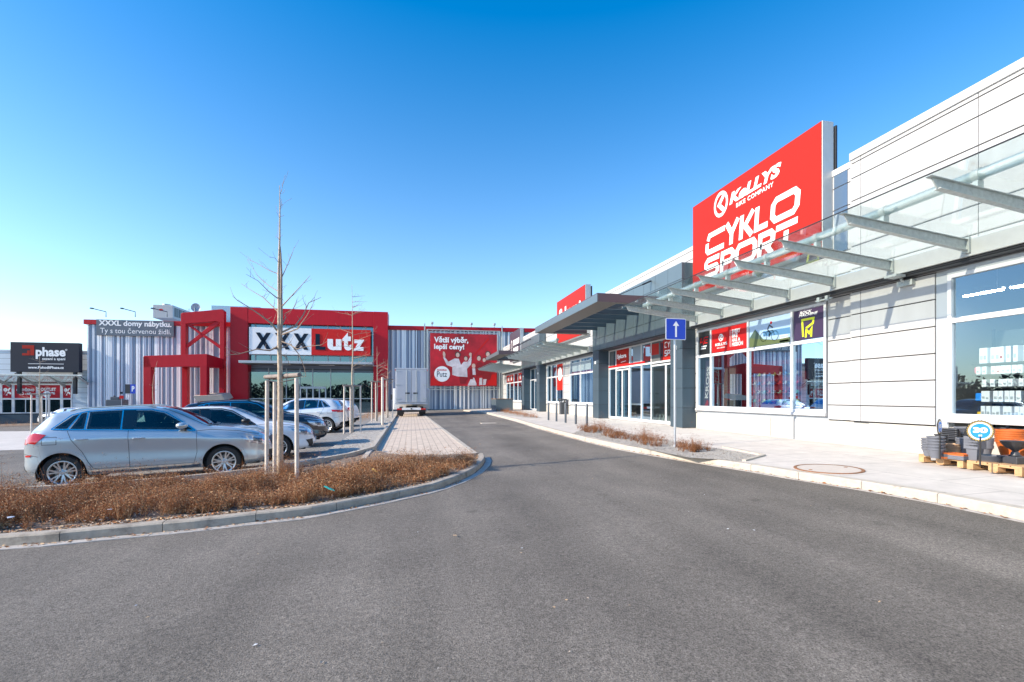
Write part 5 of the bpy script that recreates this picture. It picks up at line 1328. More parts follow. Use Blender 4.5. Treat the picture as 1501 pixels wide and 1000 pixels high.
K1 = dict(x0=-1.98, x1=2.24, wb=2.67, rw=.335, rim=.225, nsp=7, lip=.05,
    top=[(-1.98, .62), (-1.97, .85), (-1.94, 1.05), (-1.85, 1.17), (-1.63, 1.42), (-1.55, 1.495), (-1.1, 1.55), (-.35, 1.575), (.05, 1.56), (.3, 1.50), (.55, 1.385), (.98, 1.135), (1.06, 1.105), (1.4, 1.07), (1.8, .99), (2.02, .90), (2.16, .78), (2.22, .66), (2.24, .58)],
    bot=[(-1.98, .48), (-1.96, .38), (-1.9, .31), (-1.7, .27), (-1.3, .25), (1.5, .24), (1.95, .25), (2.16, .30), (2.24, .44)],
    belt=[(-1.98, .58), (-1.95, .90), (-1.85, 1.09), (-1.4, 1.13), (-.4, 1.085), (.8, 1.01), (1.1, 1.0), (1.6, .955), (1.95, .87), (2.15, .72), (2.24, .54)],
    w=[(-1.98, .60), (-1.95, .72), (-1.86, .80), (-1.65, .865), (-1.2, .888), (.8, .89), (1.4, .885), (1.8, .845), (2.03, .77), (2.17, .66), (2.24, .48)],
    wt=[(-1.98, .45), (-1.85, .62), (-1.6, .57), (-.5, .575), (.1, .57), (.5, .60), (1.0, .68), (1.5, .68), (1.95, .58), (2.16, .42), (2.24, .3)],
    glass=[([(-.22, 1.11), (.77, 1.045)], [(-.22, 1.475), (.04, 1.465), (.26, 1.40), (.77, 1.05)]), ([(-.96, 1.15), (-.42, 1.12)], [(-.96, 1.468), (-.7, 1.48), (-.42, 1.483)]), ([(-1.21, 1.165), (-1.01, 1.155)], [(-1.08, 1.45), (-1.01, 1.462)]), ([(-1.46, 1.185), (-1.27, 1.17)], [(-1.22, 1.40), (-1.12, 1.44)])],
    trim=[[(-1.50, 1.165), (-1.25, 1.15), (-.4, 1.10), (.83, 1.022)], [(-1.50, 1.165), (-1.24, 1.425), (-1.0, 1.488), (-.5, 1.503), (.04, 1.49), (.28, 1.42), (.83, 1.022)], [(-1.25, 1.15), (-1.095, 1.465)], [(-.985, 1.135), (-.985, 1.485)], [(-.42, 1.10), (-.43, 1.50)]],
    pillar=[([(-.40, 1.105), (-.22, 1.095)], [(-.42, 1.495), (-.22, 1.495)])],
    seams=[[(-.30, 1.09), (-.28, .34), (-.74, .34)], [(-1.25, 1.13), (-1.18, .96), (-1.02, .72), (-.93, .52), (-.85, .38), (-.72, .34)], [(.86, 1.015), (.86, .58), (.80, .34), (-.28, .34)], [(-1.93, .72), (-1.68, .66)], [(-1.62, 1.02), (-1.62, .88), (-1.40, .88), (-1.40, 1.02), (-1.62, 1.02)], [(.86, 1.015), (1.1, 1.03), (1.6, .975), (1.98, .88)]],
    handles=[(-1.02, .955), (-.12, .925)], mirror=(.64, 1.10), screen=((1.04, .63), (.22, .51)), rails=(-1.3, .1, .55), sill_mat=MT['chrome'], plate=(.48, .66), rail_mat=MT['galv'],
    lamps=[('tail_light', 'side', [(-1.87, .93), (-1.72, .90), (-1.69, .93)], [(-1.87, 1.07), (-1.74, 1.105), (-1.56, 1.07)], MT['lamp_red']), ('tail_light', 'rear', [(.60, .90), (.79, .90)], [(.58, 1.04), (.79, 1.07)], MT['lamp_red']),
           ('reflector', 'side', [(-1.90, .66), (-1.82, .66)], [(-1.90, .695), (-1.78, .70)], MT['lamp_red']),
           ('headlight', 'side', [(1.74, .76), (1.84, .70), (2.05, .67), (2.17, .66)], [(1.66, .86), (1.82, .845), (2.05, .80), (2.18, .73)], MT['lamp_clear']), ('headlight_bezel', 'side', [(1.90, .715), (2.05, .69)], [(1.88, .81), (2.05, .78)], MT['lamp_dk']), ('daytime_light', 'side', [(1.60, .905), (1.78, .89), (2.06, .82)], [(1.58, .92), (1.78, .91), (2.05, .85)], MT['lamp_clear']),
           ('headlight', 'front', [(.45, .67), (.62, .65), (.78, .66)], [(.42, .78), (.62, .81), (.80, .82)], MT['lamp_clear'])],
    ends=[('grille', 1, [(-.40, .60), (.40, .60)], [(-.44, .78), (.44, .78)], MT['black'], .01), ('air_intake', 1, [(-.62, .36), (.62, .36)], [(-.66, .52), (.66, .52)], MT['black'], .008), ('rear_bumper_trim', -1, [(-.7, .36), (.7, .36)], [(-.72, .48), (.72, .48)], MT['black'], .006)],
    rglass=([(-.60, 1.18), (.60, 1.18)], [(-.52, 1.40), (.52, 1.40)]), lip_mat=SILVER)
import copy
def scaled(P, sx, sy, sz, **kw):
    Q = dict(P); f = lambda L, a, b: [(x * a, z * b) for x, z in L]
    Q['x0'] *= sx; Q['x1'] *= sx; Q['wb'] *= sx
    for k in ('top', 'bot', 'belt'): Q[k] = f(P[k], sx, sz)
    for k in ('w', 'wt'): Q[k] = f(P[k], sx, sy)
    for k in ('trim', 'seams'): Q[k] = [f(t, sx, sz) for t in P[k]]
    for k in ('glass', 'pillar'): Q[k] = [(f(a, sx, sz), f(b, sx, sz)) for a, b in P[k]]
    Q['handles'] = f(P['handles'], sx, sz); Q['mirror'] = (P['mirror'][0] * sx, P['mirror'][1] * sz)
    (a, b), (c, d) = P['screen']; Q['screen'] = ((a * sx, b * sy), (c * sx, d * sy)); Q['plate'] = (P['plate'][0] * sz, P['plate'][1] * sz)
    Q['rails'] = (P['rails'][0] * sx, P['rails'][1] * sx, P['rails'][2] * sy) if P['rails'] else None
    Q['lamps'] = [(n, k, f(a, sx if k == 'side' else sy, sz), f(b, sx if k == 'side' else sy, sz), m_) for n, k, a, b, m_ in P['lamps']]
    Q['ends'] = [(n, g_, f(a, sy, sz), f(b, sy, sz), m_, o_) for n, g_, a, b, m_, o_ in P['ends']]
    Q['rglass'] = tuple(f(a, sy, sz) for a in P['rglass']); Q.update(kw); return Q
def carloc(x, y): return (x, y, gz(x) + .012)
# silver car: wheel hubs at measured points -> centre and heading
rh = Vector((-6.53, 10.68, 0)); fh_ = Vector((-3.91, 11.17, 0)); hd = math.atan2(fh_.y - rh.y, fh_.x - rh.x)
ctr = (rh + fh_) / 2 + Vector((-math.sin(hd), math.cos(hd), 0)) * .78
make_car('parked_car', 'silver crossover car with roof rails, nearest in the car park', SILVER, K1, carloc(ctr.x, ctr.y), hd)
K2 = scaled(K1, 1.02, 1.0, .955, rails=None, mirror_mat=MT['black'], sill_mat=MT['black'], lip_mat=WHITEP, nsp=5, trim_mat=MT['black'])
K2['ends'] = [('grille', 1, [(-.45, .52), (.45, .52)], [(-.48, .66), (.48, .66)], MT['black'], .01), ('air_intake', 1, [(-.45, .26), (.45, .26)], [(-.5, .42), (.5, .42)], MT['black'], .012), ('side_intake', 1, [(.60, .30), (.72, .32)], [(.62, .52), (.76, .50)], MT['black'], .012), ('side_intake', 1, [(-.72, .32), (-.60, .30)], [(-.76, .50), (-.62, .52)], MT['black'], .012)] + K1['ends'][2:]
make_car('parked_car', 'white hatchback with black mirrors between the silver and the black car', WHITEP, K2, carloc(-5.0, 14.35), R(10))
K3 = scaled(K1, 1.08, 1.04, 1.055, rw=.36, rim=.25, rail_mat=MT['anth_dk'], lip_mat=MT['black'], sill_mat=MT['black'], mirror_mat=BLACKP)
K3['ends'] = [('grille', 1, [(.04, .60), (.34, .60)], [(.03, .86), (.36, .84)], MT['anth_dk'], .02), ('grille', 1, [(-.34, .60), (-.04, .60)], [(-.36, .84), (-.03, .86)], MT['anth_dk'], .02), ('air_intake', 1, [(-.6, .34), (.6, .34)], [(-.66, .50), (.66, .50)], MT['anth_dk'], .012)] + K1['ends'][2:]
make_car('parked_car', 'black sport utility car parked beyond the white hatchback', BLACKP, K3, carloc(-5.3, 17.5), R(8))
K4 = scaled(K1, 1.09, 1.05, 1.06, rw=.365, rim=.255, lip_mat=WHITE2, sill_mat=MT['black'], mirror_mat=WHITE2, spk=0)
K4['lamps'] = [('tail_light', 'side', [(-2.08, .98), (-1.76, 1.0)], [(-2.06, 1.08), (-1.70, 1.10)], MT['lamp_red']), ('tail_light', 'rear', [(.35, .96), (.86, .96)], [(.35, 1.06), (.84, 1.08)], MT['lamp_red'])] + [l for l in K4['lamps'] if 'head' in l[0] or 'day' in l[0]]
K4['ends'] = K4['ends'] + [('rear_bumper_trim', -1, [(-.78, .30), (.78, .30)], [(-.80, .48), (.80, .48)], MT['black'], .01)]
make_car('parked_car', 'white sport utility car with its rear and red tail lights towards the young trees', WHITE2, K4, carloc(-5.25, 24.6), R(173))
make_car('parked_car', 'white car mostly hidden behind the white sport utility car, only its tail showing', WHITEP, scaled(K1, 1.0, 1.0, 1.0, lip_mat=WHITEP, rails=None), carloc(-5.05, 29.0), R(174))
# car at far left behind the silver one
pc = gnd(78, 622.5)
make_car('parked_car', 'white car far left, partly hidden by the silver crossover and a young tree', WHITEP, scaled(K1, 1.0, 1.0, .95, lip_mat=WHITEP, rails=None), (pc.x + 1.2, pc.y, gz(pc.x + 1.2)), R(170))

# ------------------------------------------------------------------ box truck
tk = thing('box_truck', 'white box truck with closed double rear doors on the paved strip', 'truck', (0, 0, 0), local=True)
yt = 39.0
zg = gz(-.3)
pl_, pr_ = ony(578.8, 560, yt).x, ony(626.2, 560, yt).x; W_ = pr_ - pl_; zt_ = ony(600, 540.2, yt).z - zg; zf = ony(600, 591.5, yt).z - zg
cx = (pl_ + pr_) / 2
m = MB(); m.box(-W_ / 2, .04, zf, W_ / 2, 5.4, zt_); m.box(-W_ / 2 - .02, -.0, zt_ - .1, W_ / 2 + .02, 5.42, zt_ + .02); m.box(-W_ / 2 - .02, 0, zf - .08, W_ / 2 + .02, 5.4, zf + .03); m.build('box_body', M('truck_box', (.46, .49, .54), .45, .1, var=.04, vs=2), tk, bevel=.015)
for s in (-1, 1):
    m = MB(); m.box(s * .02, -.03, zf + .1, s * (W_ / 2 - .1), .03, zt_ - .13); dr = m.build('rear_door', M('truck_door', (.44, .47, .53), .4, .1, var=.05, vs=1.5), tk, bevel=.012)
    m = MB()
    for k in (.92, .53, .13): m.box(s * (W_ / 2 - .38), -.05, zf + (zt_ - zf) * k - .03, s * (W_ / 2 - .02), -.031, zf + (zt_ - zf) * k + .03)
    m.build('hinge', MT['galv'], dr)
    m = MB(); m.tube([(s * .5 - .12 * s, -.05, zf + .08), (s * .5 - .12 * s, -.05, zt_ - .15)], .018, 6); m.build('lock_rod', MT['galv'], dr)
    m = MB(); m.box(s * .12, -.045, zf + .28, s * .52, -.031, zf + .75, 0); m.box(s * .14, -.06, zf + .76, s * .48, -.031, zf + .88, 1); m.build('handle_plate', [MT['grey_reveal'], MT['anth_dk']], dr)
    m = MB(); m.box(s * (W_ / 2 - .52), -.02, .56, s * (W_ / 2 - .14), .08, .69, 0); m.build('tail_light', MT['lamp_red'], tk, bevel=.01)
    m = MB(); m.box(s * (W_ / 2 - .04), -.03, zt_ - .2, s * (W_ / 2 + .02), .0, zt_ - .1); m.build('marker_light', MT['lamp_red'], tk)
    m = MB(); m.lathe([(.15, 0), (.38, .0), (.40, .05), (.40, .25), (.38, .3), (.15, .3)], (s * (W_ / 2 - .45), .0, .40), 24, axis='x'); 
    w1_ = m.build('wheel', MT['rubber'], tk, smooth=True); w1_.location = (-.15, 1.4, 0)
    c = w1_.copy(); COL.objects.link(c); c.parent = tk; c.location = (-.15, 5.9, 0)
    m = MB(); m.box(s * (W_ / 2 - .62), .95, .12, s * (W_ / 2 - .12), .98, .6); m.build('mudflap', MT['black'], tk)
m = MB(); m.box(-.75, -.02, .56, .75, .05, .74); m.build('number_plate', MT['wht'], tk); m = MB(); m.box(-W_ / 2 + .15, .02, .40, W_ / 2 - .15, .14, .52); m.box(-.45, .2, .5, .45, 6, .8); m.build('chassis', MT['black'], tk)
m = MB(); m.box(-.06, -.05, .60, .06, -.02, .70); m.build('step', MT['black'], tk)
xl = ony(571.5, 590, yt + 5.5).x - cx
m = MB(); m.prism([(xl + .25, 5.55, .45), (xl + .25, 7.3, .45), (xl + .25, 7.3, 1.15), (xl + .25, 6.9, 1.45), (xl + .25, 6.5, 2.3), (xl + .25, 5.55, 2.4)], (-2 * (xl + .25), 0, 0)); cb = m.build('cab', MT['wht'], tk, bevel=.06)
m = MB(); m.box(xl + .24, 5.9, 1.35, xl + .249, 6.6, 1.95); m.build('side_window', FRIT, cb)
m = MB(); m.box(xl - .02, 6.5, 1.35, xl + .2, 6.62, 1.85); m.tube([(xl + .1, 6.56, 1.6), (xl + .3, 6.6, 1.7)], .03, 6); m.build('mirror', MT['black'], cb)
tk.location = (cx, yt, zg + .01)
# ------------------------------------------------------------------ young trees with stakes
def branch(mb, p0, d, L, r, depth, rnd, m=0, droop=0.0):
    pts = [Vector(p0)]; dd = Vector(d).normalized(); n = 6; rs_ = [r]
    for i in range(n):
        dd = (dd + Vector((rnd.uniform(-.16, .16), rnd.uniform(-.16, .16), rnd.uniform(-.05, .14) - droop))).normalized()
        pts.append(pts[-1] + dd * L / n); rs_.append(max(.0022, r * (1 - (i + 1) / n * .8)))
    mb.tube(pts, rs_, 5, m)
    if depth > 0:
        for i in range(1, n):
            if rnd.random() < .62:
                s = Vector((rnd.uniform(-1, 1), rnd.uniform(-1, 1), rnd.uniform(.1, .9)))
                branch(mb, pts[i], dd * .7 + s * .8, L * rnd.uniform(.15, .4), rs_[i] * .5, depth - 1, rnd, m)
def bud(mb, p, r): mb.sphere(p, r, 0, 6)
def stakes(base, pos, top, tie, name_lab, seed=0, group='stake frames round the young trees', bars=None):
    x, y, z = base
    t = thing('tree_stakes', name_lab, 'tree stakes', base, 0, group)
    for (dx, dy) in pos:
        zb_ = gz(x + dx); m = MB(); m.tube([(x + dx, y + dy, zb_ - .05), (x + dx * .97, y + dy * .97, zb_ + top)], [.04, .036], 12); m.build('stake', MT['stake'], t, smooth=40)
    n = len(pos)
    for i in range(n):
        a = pos[i]; b = pos[(i + 1) % n]
        if i == n - 1 and n == 2: break
        m = MB(); A = Vector((x + a[0] * 1.12, y + a[1] * 1.12, z + top - .03)); B = Vector((x + b[0] * 1.12, y + b[1] * 1.12, z + top - .03)); m.tube([A, B], .042, 10); m.build('crossbar', MT['stake_dk'], t, smooth=40)
    m = MB(); m.tube([(x + pos[0][0], y + pos[0][1], z + top - .1), (x, y, z + top - .16), (x + pos[1][0], y + pos[1][1], z + top - .1)], .012, 6); m.build('tie', MT['black'], t)
    return t
TB = gnd(408, 702, .1)
# main tree: limbs traced on a plane through the trunk, each with its own depth
def mp(px, py, dz=0.0):                                  # point at the trunk's distance, dz metres deeper
    d = Vector(ray(px, py)); k = TB.dot(Vector((SY, CY, 0))) + dz
    return d * k + Vector((0, 0, CAM_Z))
t = thing('young_tree', 'tall bare young tree held by three wooden stakes at the planting bed', 'tree', TB[:])
m = MB(); tp_ = [(410.5, 702), (410, 660), (410.5, 600), (410, 540), (408.5, 500), (408.5, 455), (408, 400), (409.5, 350), (409.8, 300), (409.5, 272)]
m.tube([mp(*p) for p in tp_], [.066, .058, .052, .046, .036, .029, .023, .017, .011, .005], 12); m.build('trunk', MT['bark'], t, smooth=50)
m = MB(); rd = random.Random(11)
m.tube([mp(410, 545), mp(412, 470), mp(411.5, 440), mp(412, 400), mp(411, 372), mp(409, 350)], [.012, .03, .026, .02, .014, .008], 8)
LB = [([(406, 485), (397, 474), (380, 461), (362, 449), (348, 441)], .022, -.3), ([(408, 458), (400, 450), (385, 436), (365, 424), (353, 416)], .014, .3), ([(407, 438), (393, 427), (378, 412), (360, 402)], .012, -.4),
      ([(409, 428), (395, 420), (380, 408), (362, 380)][:3] + [(362, 381)], .010, .5), ([(411, 488), (432, 478), (444, 462), (452, 444), (470, 436)], .02, .3), ([(412, 491), (436, 482), (450, 462), (461, 440)], .016, -.4), ([(413, 476), (418, 466), (417, 460), (430, 452), (435, 441)], .012, .2),
      ([(412, 450), (425, 436), (440, 420), (454, 404)], .013, -.3), ([(413, 406), (421, 388), (427, 374), (431, 362)], .010, .4), ([(409, 402), (395, 397), (376, 386), (362, 380)], .009, .2), ([(408, 385), (402, 378), (394, 377)], .006, -.2),
      ([(407, 508), (395, 514), (376, 512), (350, 519), (330, 521)], .018, -.5), ([(412, 510), (426, 505), (438, 520), (446, 540), (448, 552), (441, 553)], .013, .4), ([(411, 500), (424, 505), (435, 512), (450, 508), (470, 506), (480, 500)], .014, -.3), ([(412, 520), (420, 524), (424, 536)], .010, .3),
      ([(409, 350), (406, 348), (403, 347)], .005, 0), ([(410, 305), (413, 300), (415, 299)], .004, 0), ([(409, 318), (416, 316)], .004, 0), ([(410, 285), (413, 276), (415, 265)], .004, .1)]
for P_, r, dz in LB:
    n = len(P_); pts = [mp(p[0], p[1], dz * i / (n - 1)) for i, p in enumerate(P_)]
    m.tube(pts, [max(.003, r * (1 - .8 * i / (n - 1))) for i in range(n)], 6)
    for i in range(1, n):
        for _ in range(rd.randint(1, 2)):
            q_ = pts[i - 1].lerp(pts[i], rd.random()); dv = (pts[i] - pts[i - 1]).normalized()
            branch(m, q_, dv * .6 + Vector((rd.uniform(-1, 1), rd.uniform(-1, 1), rd.uniform(0, 1))), rd.uniform(.08, .32), r * .3, 0, rd)
for k in range(26):
    q_ = mp(409.7, rd.uniform(290, 540)); branch(m, q_, (rd.uniform(-1, 1), rd.uniform(-1, 1), .5), rd.uniform(.05, .14), .004, 0, rd)
m.build('branches', MT['twig'], t, smooth=50)
g1, g2, g3 = gnd(390.5, 697, .09), gnd(402, 692, .09), gnd(435, 706, .09)
stakes(TB[:], [(g1.x - TB.x, g1.y - TB.y), (g3.x - TB.x, g3.y - TB.y), (g2.x - TB.x, g2.y - TB.y)], 2.02, 1, 'three round stakes with crossbars round the tall tree by the silver car')
def generic_tree(px, py, toppy, lab, seed, stake_lab, spread=1.0, h_st=1.95, lean=0, npos=3, side=0, br=14, thin=1.0):
    B = gnd(px, py, .04); dep = B.dot(Vector((SY, CY, 0))); Hh = (py - toppy) / FPX * dep
    rnd = random.Random(seed)
    t = thing('young_tree', lab, 'tree', B[:], 0, 'row of bare young trees')
    m = MB(); pts = []; rs_ = []
    for k in range(9):
        f = k / 8; pts.append(B + Vector((lean * Hh * (1 - f) * f * 2 + rnd.uniform(-.02, .02), rnd.uniform(-.02, .02), f * Hh))); rs_.append(max(.006, .05 * thin * (1 - f) + .004))
    m.tube(pts, rs_, 9); m.build('trunk', MT['bark'], t, smooth=50)
    m = MB()
    for k in range(br):
        f = rnd.uniform(.42, .93); i = int(f * 8); p = pts[i].lerp(pts[min(i + 1, 8)], f * 8 - i); a = rnd.uniform(0, 6.28)
        if side and rnd.random() < .6: a = rnd.uniform(-.9, .9) if side > 0 else math.pi + rnd.uniform(-.9, .9)
        L = (1.25 - f) * 1.5 * spread * rnd.uniform(.6, 1.1)
        branch(m, p, (math.cos(a), math.sin(a), rnd.uniform(.1, .55)), L, .014 * thin, 2, rnd, droop=.05)
    m.build('branches', MT['twig'], t, smooth=50)
    if stake_lab:
        r = .28; off = rnd.uniform(0, 1)
        stakes(B[:], [(-.36, -.05), (-.12, .32), (.36, .08)][:npos], h_st, 1, stake_lab)
    return t
generic_tree(516, 634, 418, 'bare young tree in front of the last letters of the red name board', 5, 'three stakes beside the white sport utility car', 1.25, 2.2, .0, side=1, br=18)
generic_tree(552.5, 617.5, 508, 'bare young tree before the right pillar of the red portal', 8, 'stakes round the tree before the right portal pillar', 1.15, 2.7, side=1, br=15)
generic_tree(568, 613, 527, 'slender bare tree farthest back in the row, beside the truck cab', 12, 'farthest stakes, beside the truck cab', 1.1, 3.0, br=12)
B_ = gnd(560.2, 623, .04); dep = B_.dot(Vector((SY, CY, 0)))
m = MB(); m.tube([B_, B_ + Vector((0, 0, (623 - 553) / FPX * dep))], [.075, .07], 12); m.build('marker_post', MT['stake'], None, smooth=40, label='single thick pale wooden post in the tree row before the portal', cat='post')
generic_tree(58, 640, 522, 'bare young tree at far left in front of the shop name board', 21, 'two stakes round the far left young tree', 1.0, 2.3, br=9, npos=3)
generic_tree(230, 622, 529, 'small crooked bare tree in front of the giant red chair', 23, 'low stake frame round the small crooked tree', .35, 1.1, lean=-.12, br=10, thin=.9)

# ------------------------------------------------------------------ dry perennials (nobody could count them)
def in_poly(P, x, y):
    c = False; n = len(P)
    for i in range(n):
        a, b = P[i], P[i - 1]
        if (a[1] > y) != (b[1] > y) and x < (b[0] - a[0]) * (y - a[1]) / (b[1] - a[1]) + a[0]: c = not c
    return c
def dry_plants(name, label, poly, zoff, nplants, hmean, seed, dens=1.0, tall=.02, mats=None, clump=0):
    rg = random.Random(seed); V = []; F = []; Mi = []
    xs = [p[0] for p in poly]; ys = [p[1] for p in poly]
    def tri(a, b, c, mi): n = len(V); V.extend((a, b, c)); F.append((n, n + 1, n + 2)); Mi.append(mi)
    cnt = 0; tries = 0; cl = []
    if clump:
        while len(cl) < clump:
            x = rg.uniform(min(xs), max(xs)); y = rg.uniform(min(ys), max(ys))
            if in_poly(poly, x, y): cl.append((x, y, rg.uniform(.10, .30), rg.uniform(.6, 1.35)))
    while cnt < nplants and tries < nplants * 30:
        tries += 1
        hc = 1.0
        if cl:
            c_ = rg.choice(cl); q = rg.random() ** .7; a = rg.uniform(0, 6.28); x = c_[0] + math.cos(a) * q * c_[2]; y = c_[1] + math.sin(a) * q * c_[2]; hc = c_[3] * (1.1 - .45 * q)
        else: x = rg.uniform(min(xs), max(xs)); y = rg.uniform(min(ys), max(ys))
        if not in_poly(poly, x, y): continue
        cnt += 1
        z = gz(x) + zoff
        f_ = .70 + .42 * math.sin(x * 2.3 + y * 1.7 + seed) * math.sin(y * 3.1 - x) + .22 * math.sin(x * 7.1 + 2 * math.sin(y * 5)) * math.sin(y * 8.3 + x * 2)
        if f_ < .5 and rg.random() < .45: continue
        h = hmean * hc * max(.3, f_) * rg.uniform(.55, 1.4)
        hm = rg.random() < tall
        if hm: h *= rg.uniform(1.5, 2.3)
        for k in range(int((4 if hm else 9) * dens)):
            a = rg.uniform(0, 6.28); lean = rg.uniform(.05, 1.0) * (.3 if hm else 1); hh = h * rg.uniform(.55, 1.0)
            tx, ty = x + math.cos(a) * lean * hh, y + math.sin(a) * lean * hh; tz = z + hh
            w_ = rg.uniform(.0015, .003); mi = 2 if rg.random() < .45 else 0
            p0 = (x - w_ * math.sin(a), y + w_ * math.cos(a), z); p1 = (x + w_ * math.sin(a), y - w_ * math.cos(a), z); tri(p0, p1, (tx, ty, tz), mi); tri((x, y, z), (x, y + 2 * w_, z), (tx, ty, tz + .001), mi)
            # seed head: umbel of crumbs
            for q in range(rg.randint(7, 12)):
                s = rg.uniform(.004, .012); ox, oy, oz = (rg.gauss(0, .02) for _ in range(3)); cx_, cy_, cz_ = tx + ox, ty + oy, tz + oz * .6
                m_ = rg.choice((0, 0, 1, 1, 2))
                tri((cx_ + rg.uniform(-s, s), cy_ + rg.uniform(-s, s), cz_ + rg.uniform(-s, s)), (cx_ + rg.uniform(-s, s), cy_ + rg.uniform(-s, s), cz_ + rg.uniform(-s, s)), (cx_ + rg.uniform(-s, s), cy_ + rg.uniform(-s, s), cz_ + rg.uniform(-s, s)), m_)
            for q in range(rg.randint(4, 7)):
                t = rg.uniform(.1, .9); bx_, by_, bz_ = x + (tx - x) * t, y + (ty - y) * t, z + hh * t; s = rg.uniform(.008, .026); b_ = rg.uniform(0, 6.28)
                ex, ey, ez = bx_ + math.cos(b_) * s, by_ + math.sin(b_) * s, bz_ + rg.uniform(-.5, .8) * s
                tri((bx_, by_, bz_), (ex, ey, ez), (ex + rg.uniform(-.5, .5) * s, ey + rg.uniform(-.5, .5) * s, ez + rg.uniform(-.4, .4) * s), rg.choice((0, 0, 1, 2)))
    me = bpy.data.meshes.new(name); me.from_pydata(V, [], F)
    for mt in (mats or (MT['leaf1'], MT['leaf2'], MT['leaf3'])): me.materials.append(mt)
    me.polygons.foreach_set('material_index', Mi); o = bpy.data.objects.new(name, me); COL.objects.link(o); tag(o, label, 'dry plants', kind='stuff'); return o
f_in = [gnd(px, py, .10) for px, py in [(-260, 801), (-120, 789), (0, 779), (64, 775), (154, 766), (296, 754), (372, 746), (444, 739), (504, 730), (555, 722), (632, 705), (676, 692), (697, 682), (698, 676)]]
b_in = [gnd(px, py, .10) for px, py in [(-260, 752), (-120, 742), (0, 733), (100, 726), (200, 720), (300, 713), (410, 702), (506, 690), (545, 686), (600, 683), (660, 679), (690, 674)]]
poly = [(p.x, p.y) for p in f_in] + [(p.x, p.y) for p in b_in[::-1]]
dry_plants('dry_perennials', 'mass of brown dried perennials with seed heads filling the kerbed bed', poly, .10, 6600, .33, 3, 1.0, .045, None, 600)
front_strip = [(p.x, p.y) for p in offset(FRW, .17)] + [(p.x, p.y) for p in f_in[::-1]]
def crumbs(name, label, poly, zoff, n, smin, smax, seed, mats, flat=.5):
    rg = random.Random(seed); V = []; F = []; Mi = []; xs = [p[0] for p in poly]; ys = [p[1] for p in poly]; c = 0; tr_ = 0
    while c < n and tr_ < n * 60:
        tr_ += 1; x = rg.uniform(min(xs), max(xs)); y = rg.uniform(min(ys), max(ys))
        if not in_poly(poly, x, y): continue
        c += 1; s = rg.uniform(smin, smax); a = rg.uniform(0, 6.28); z = gz(x) + zoff; k = len(V); e = rg.uniform(.25, .8)
        ca, sa = math.cos(a) * s, math.sin(a) * s
        V += [(x - ca, y - sa, z + rg.uniform(0, flat) * s), (x + sa * e, y - ca * e, z + rg.uniform(.1, .6) * s), (x + ca, y + sa, z + rg.uniform(0, flat) * s), (x - sa * e, y + ca * e, z + rg.uniform(0, .8) * s)]
        F.append((k, k + 1, k + 2, k + 3)); Mi.append(rg.randrange(len(mats)))
    me = bpy.data.meshes.new(name); me.from_pydata(V, [], F)
    for mt in mats: me.materials.append(mt)
    me.polygons.foreach_set('material_index', Mi); o = bpy.data.objects.new(name, me); COL.objects.link(o); tag(o, label, 'debris', kind='stuff'); return o
MT['chip'] = M('bark_chip', (.52, .42, .33), .9); MT['chip_dk'] = M('bark_chip_dark', (.16, .11, .08), .9)
crumbs('bark_mulch', 'pale bark chips scattered along the front edge of the kerbed bed', front_strip, .10, 5200, .008, .03, 5, [MT['chip'], MT['chip_dk'], MT['leaf1'], MT['leaf3']], .8)
crumbs('bed_litter', 'bark chips lying under the dry perennials', poly, .13, 5000, .01, .03, 6, [MT['chip'], MT['chip_dk'], MT['leaf1']], .8)
def band(path, d0, d1): A = offset(path, d0); B = offset(path, d1); return [(p.x, p.y) for p in A] + [(p.x, p.y) for p in B[::-1]]
crumbs('fallen_leaves', 'small brown leaves collected along the right pavement kerb', band(KRW[:-4], .01, .09), .006, 500, .01, .035, 7, [MT['leaf1'], MT['leaf2'], MT['rust']])
crumbs('kerb_leaves', 'small brown leaves along the foot of the planting bed kerb', band(FRW[2:12], -.12, -.01), .01, 330, .008, .026, 8, [MT['leaf1'], MT['leaf2'], MT['leaf3']])
gp = [(p.x, p.y) for p in BED]
crumbs('gravel_stones', 'grey stones of the pavement gravel bed', gp, .134, 6000, .008, .02, 9, [MT['kerb'], MT['gravel'], MT['chip_dk']], .9)
pl2 = [gnd(*p, .13) for p in [(842, 626), (870, 627), (990, 650), (1062, 664), (1050, 670), (985, 662), (900, 644), (850, 632)]]
dry_plants('dry_bed_plants', 'sparse brown dried plants in the gravel bed by the one-way sign', [(p.x, p.y) for p in pl2], .13, 460, .34, 13, .9, .15, [MT['leaf2'], MT['leaf2'], MT['leaf1']], 60)
pl3 = [gnd(*p, .13) for p in [(722, 602), (740, 603), (775, 608.5), (788, 613), (768, 611.5), (745, 607)]]
dry_plants('dry_far_plants', 'low brown dried plants behind the far container', [(p.x, p.y) for p in pl3], .13, 200, .32, 15, 1.0, .1, [MT['leaf1'], MT['leaf2'], MT['leaf1']])
pv = [(-60, 49), (-37, 48.7), (-33, 49.2), (-33, 51.5), (-60, 52)]
dry_plants('verge_plants', 'brown dried plants in front of the sofa shop', pv, .05, 420, .5, 17, .8, .1)
pr2 = [(p[0], p[1]) for p in ((-4.3, 33), (-2.6, 33), (-2.2, 49), (-4.2, 49))]
dry_plants('row_plants', 'brown dried plants between the stakes of the tree row', pr2, .05, 260, .3, 19, .8, .1)
crumbs('bed_stones', 'pale stones in the gravel strip of the tree row', [(b0.x, b0.y), (b1.x, b1.y), (b1.x - 1.5, b1.y), (b0.x - 1.2, b0.y)], .055, 4000, .012, .03, 10, [MT['gravel'], MT['kerb'], MT['chip_dk']], .9)
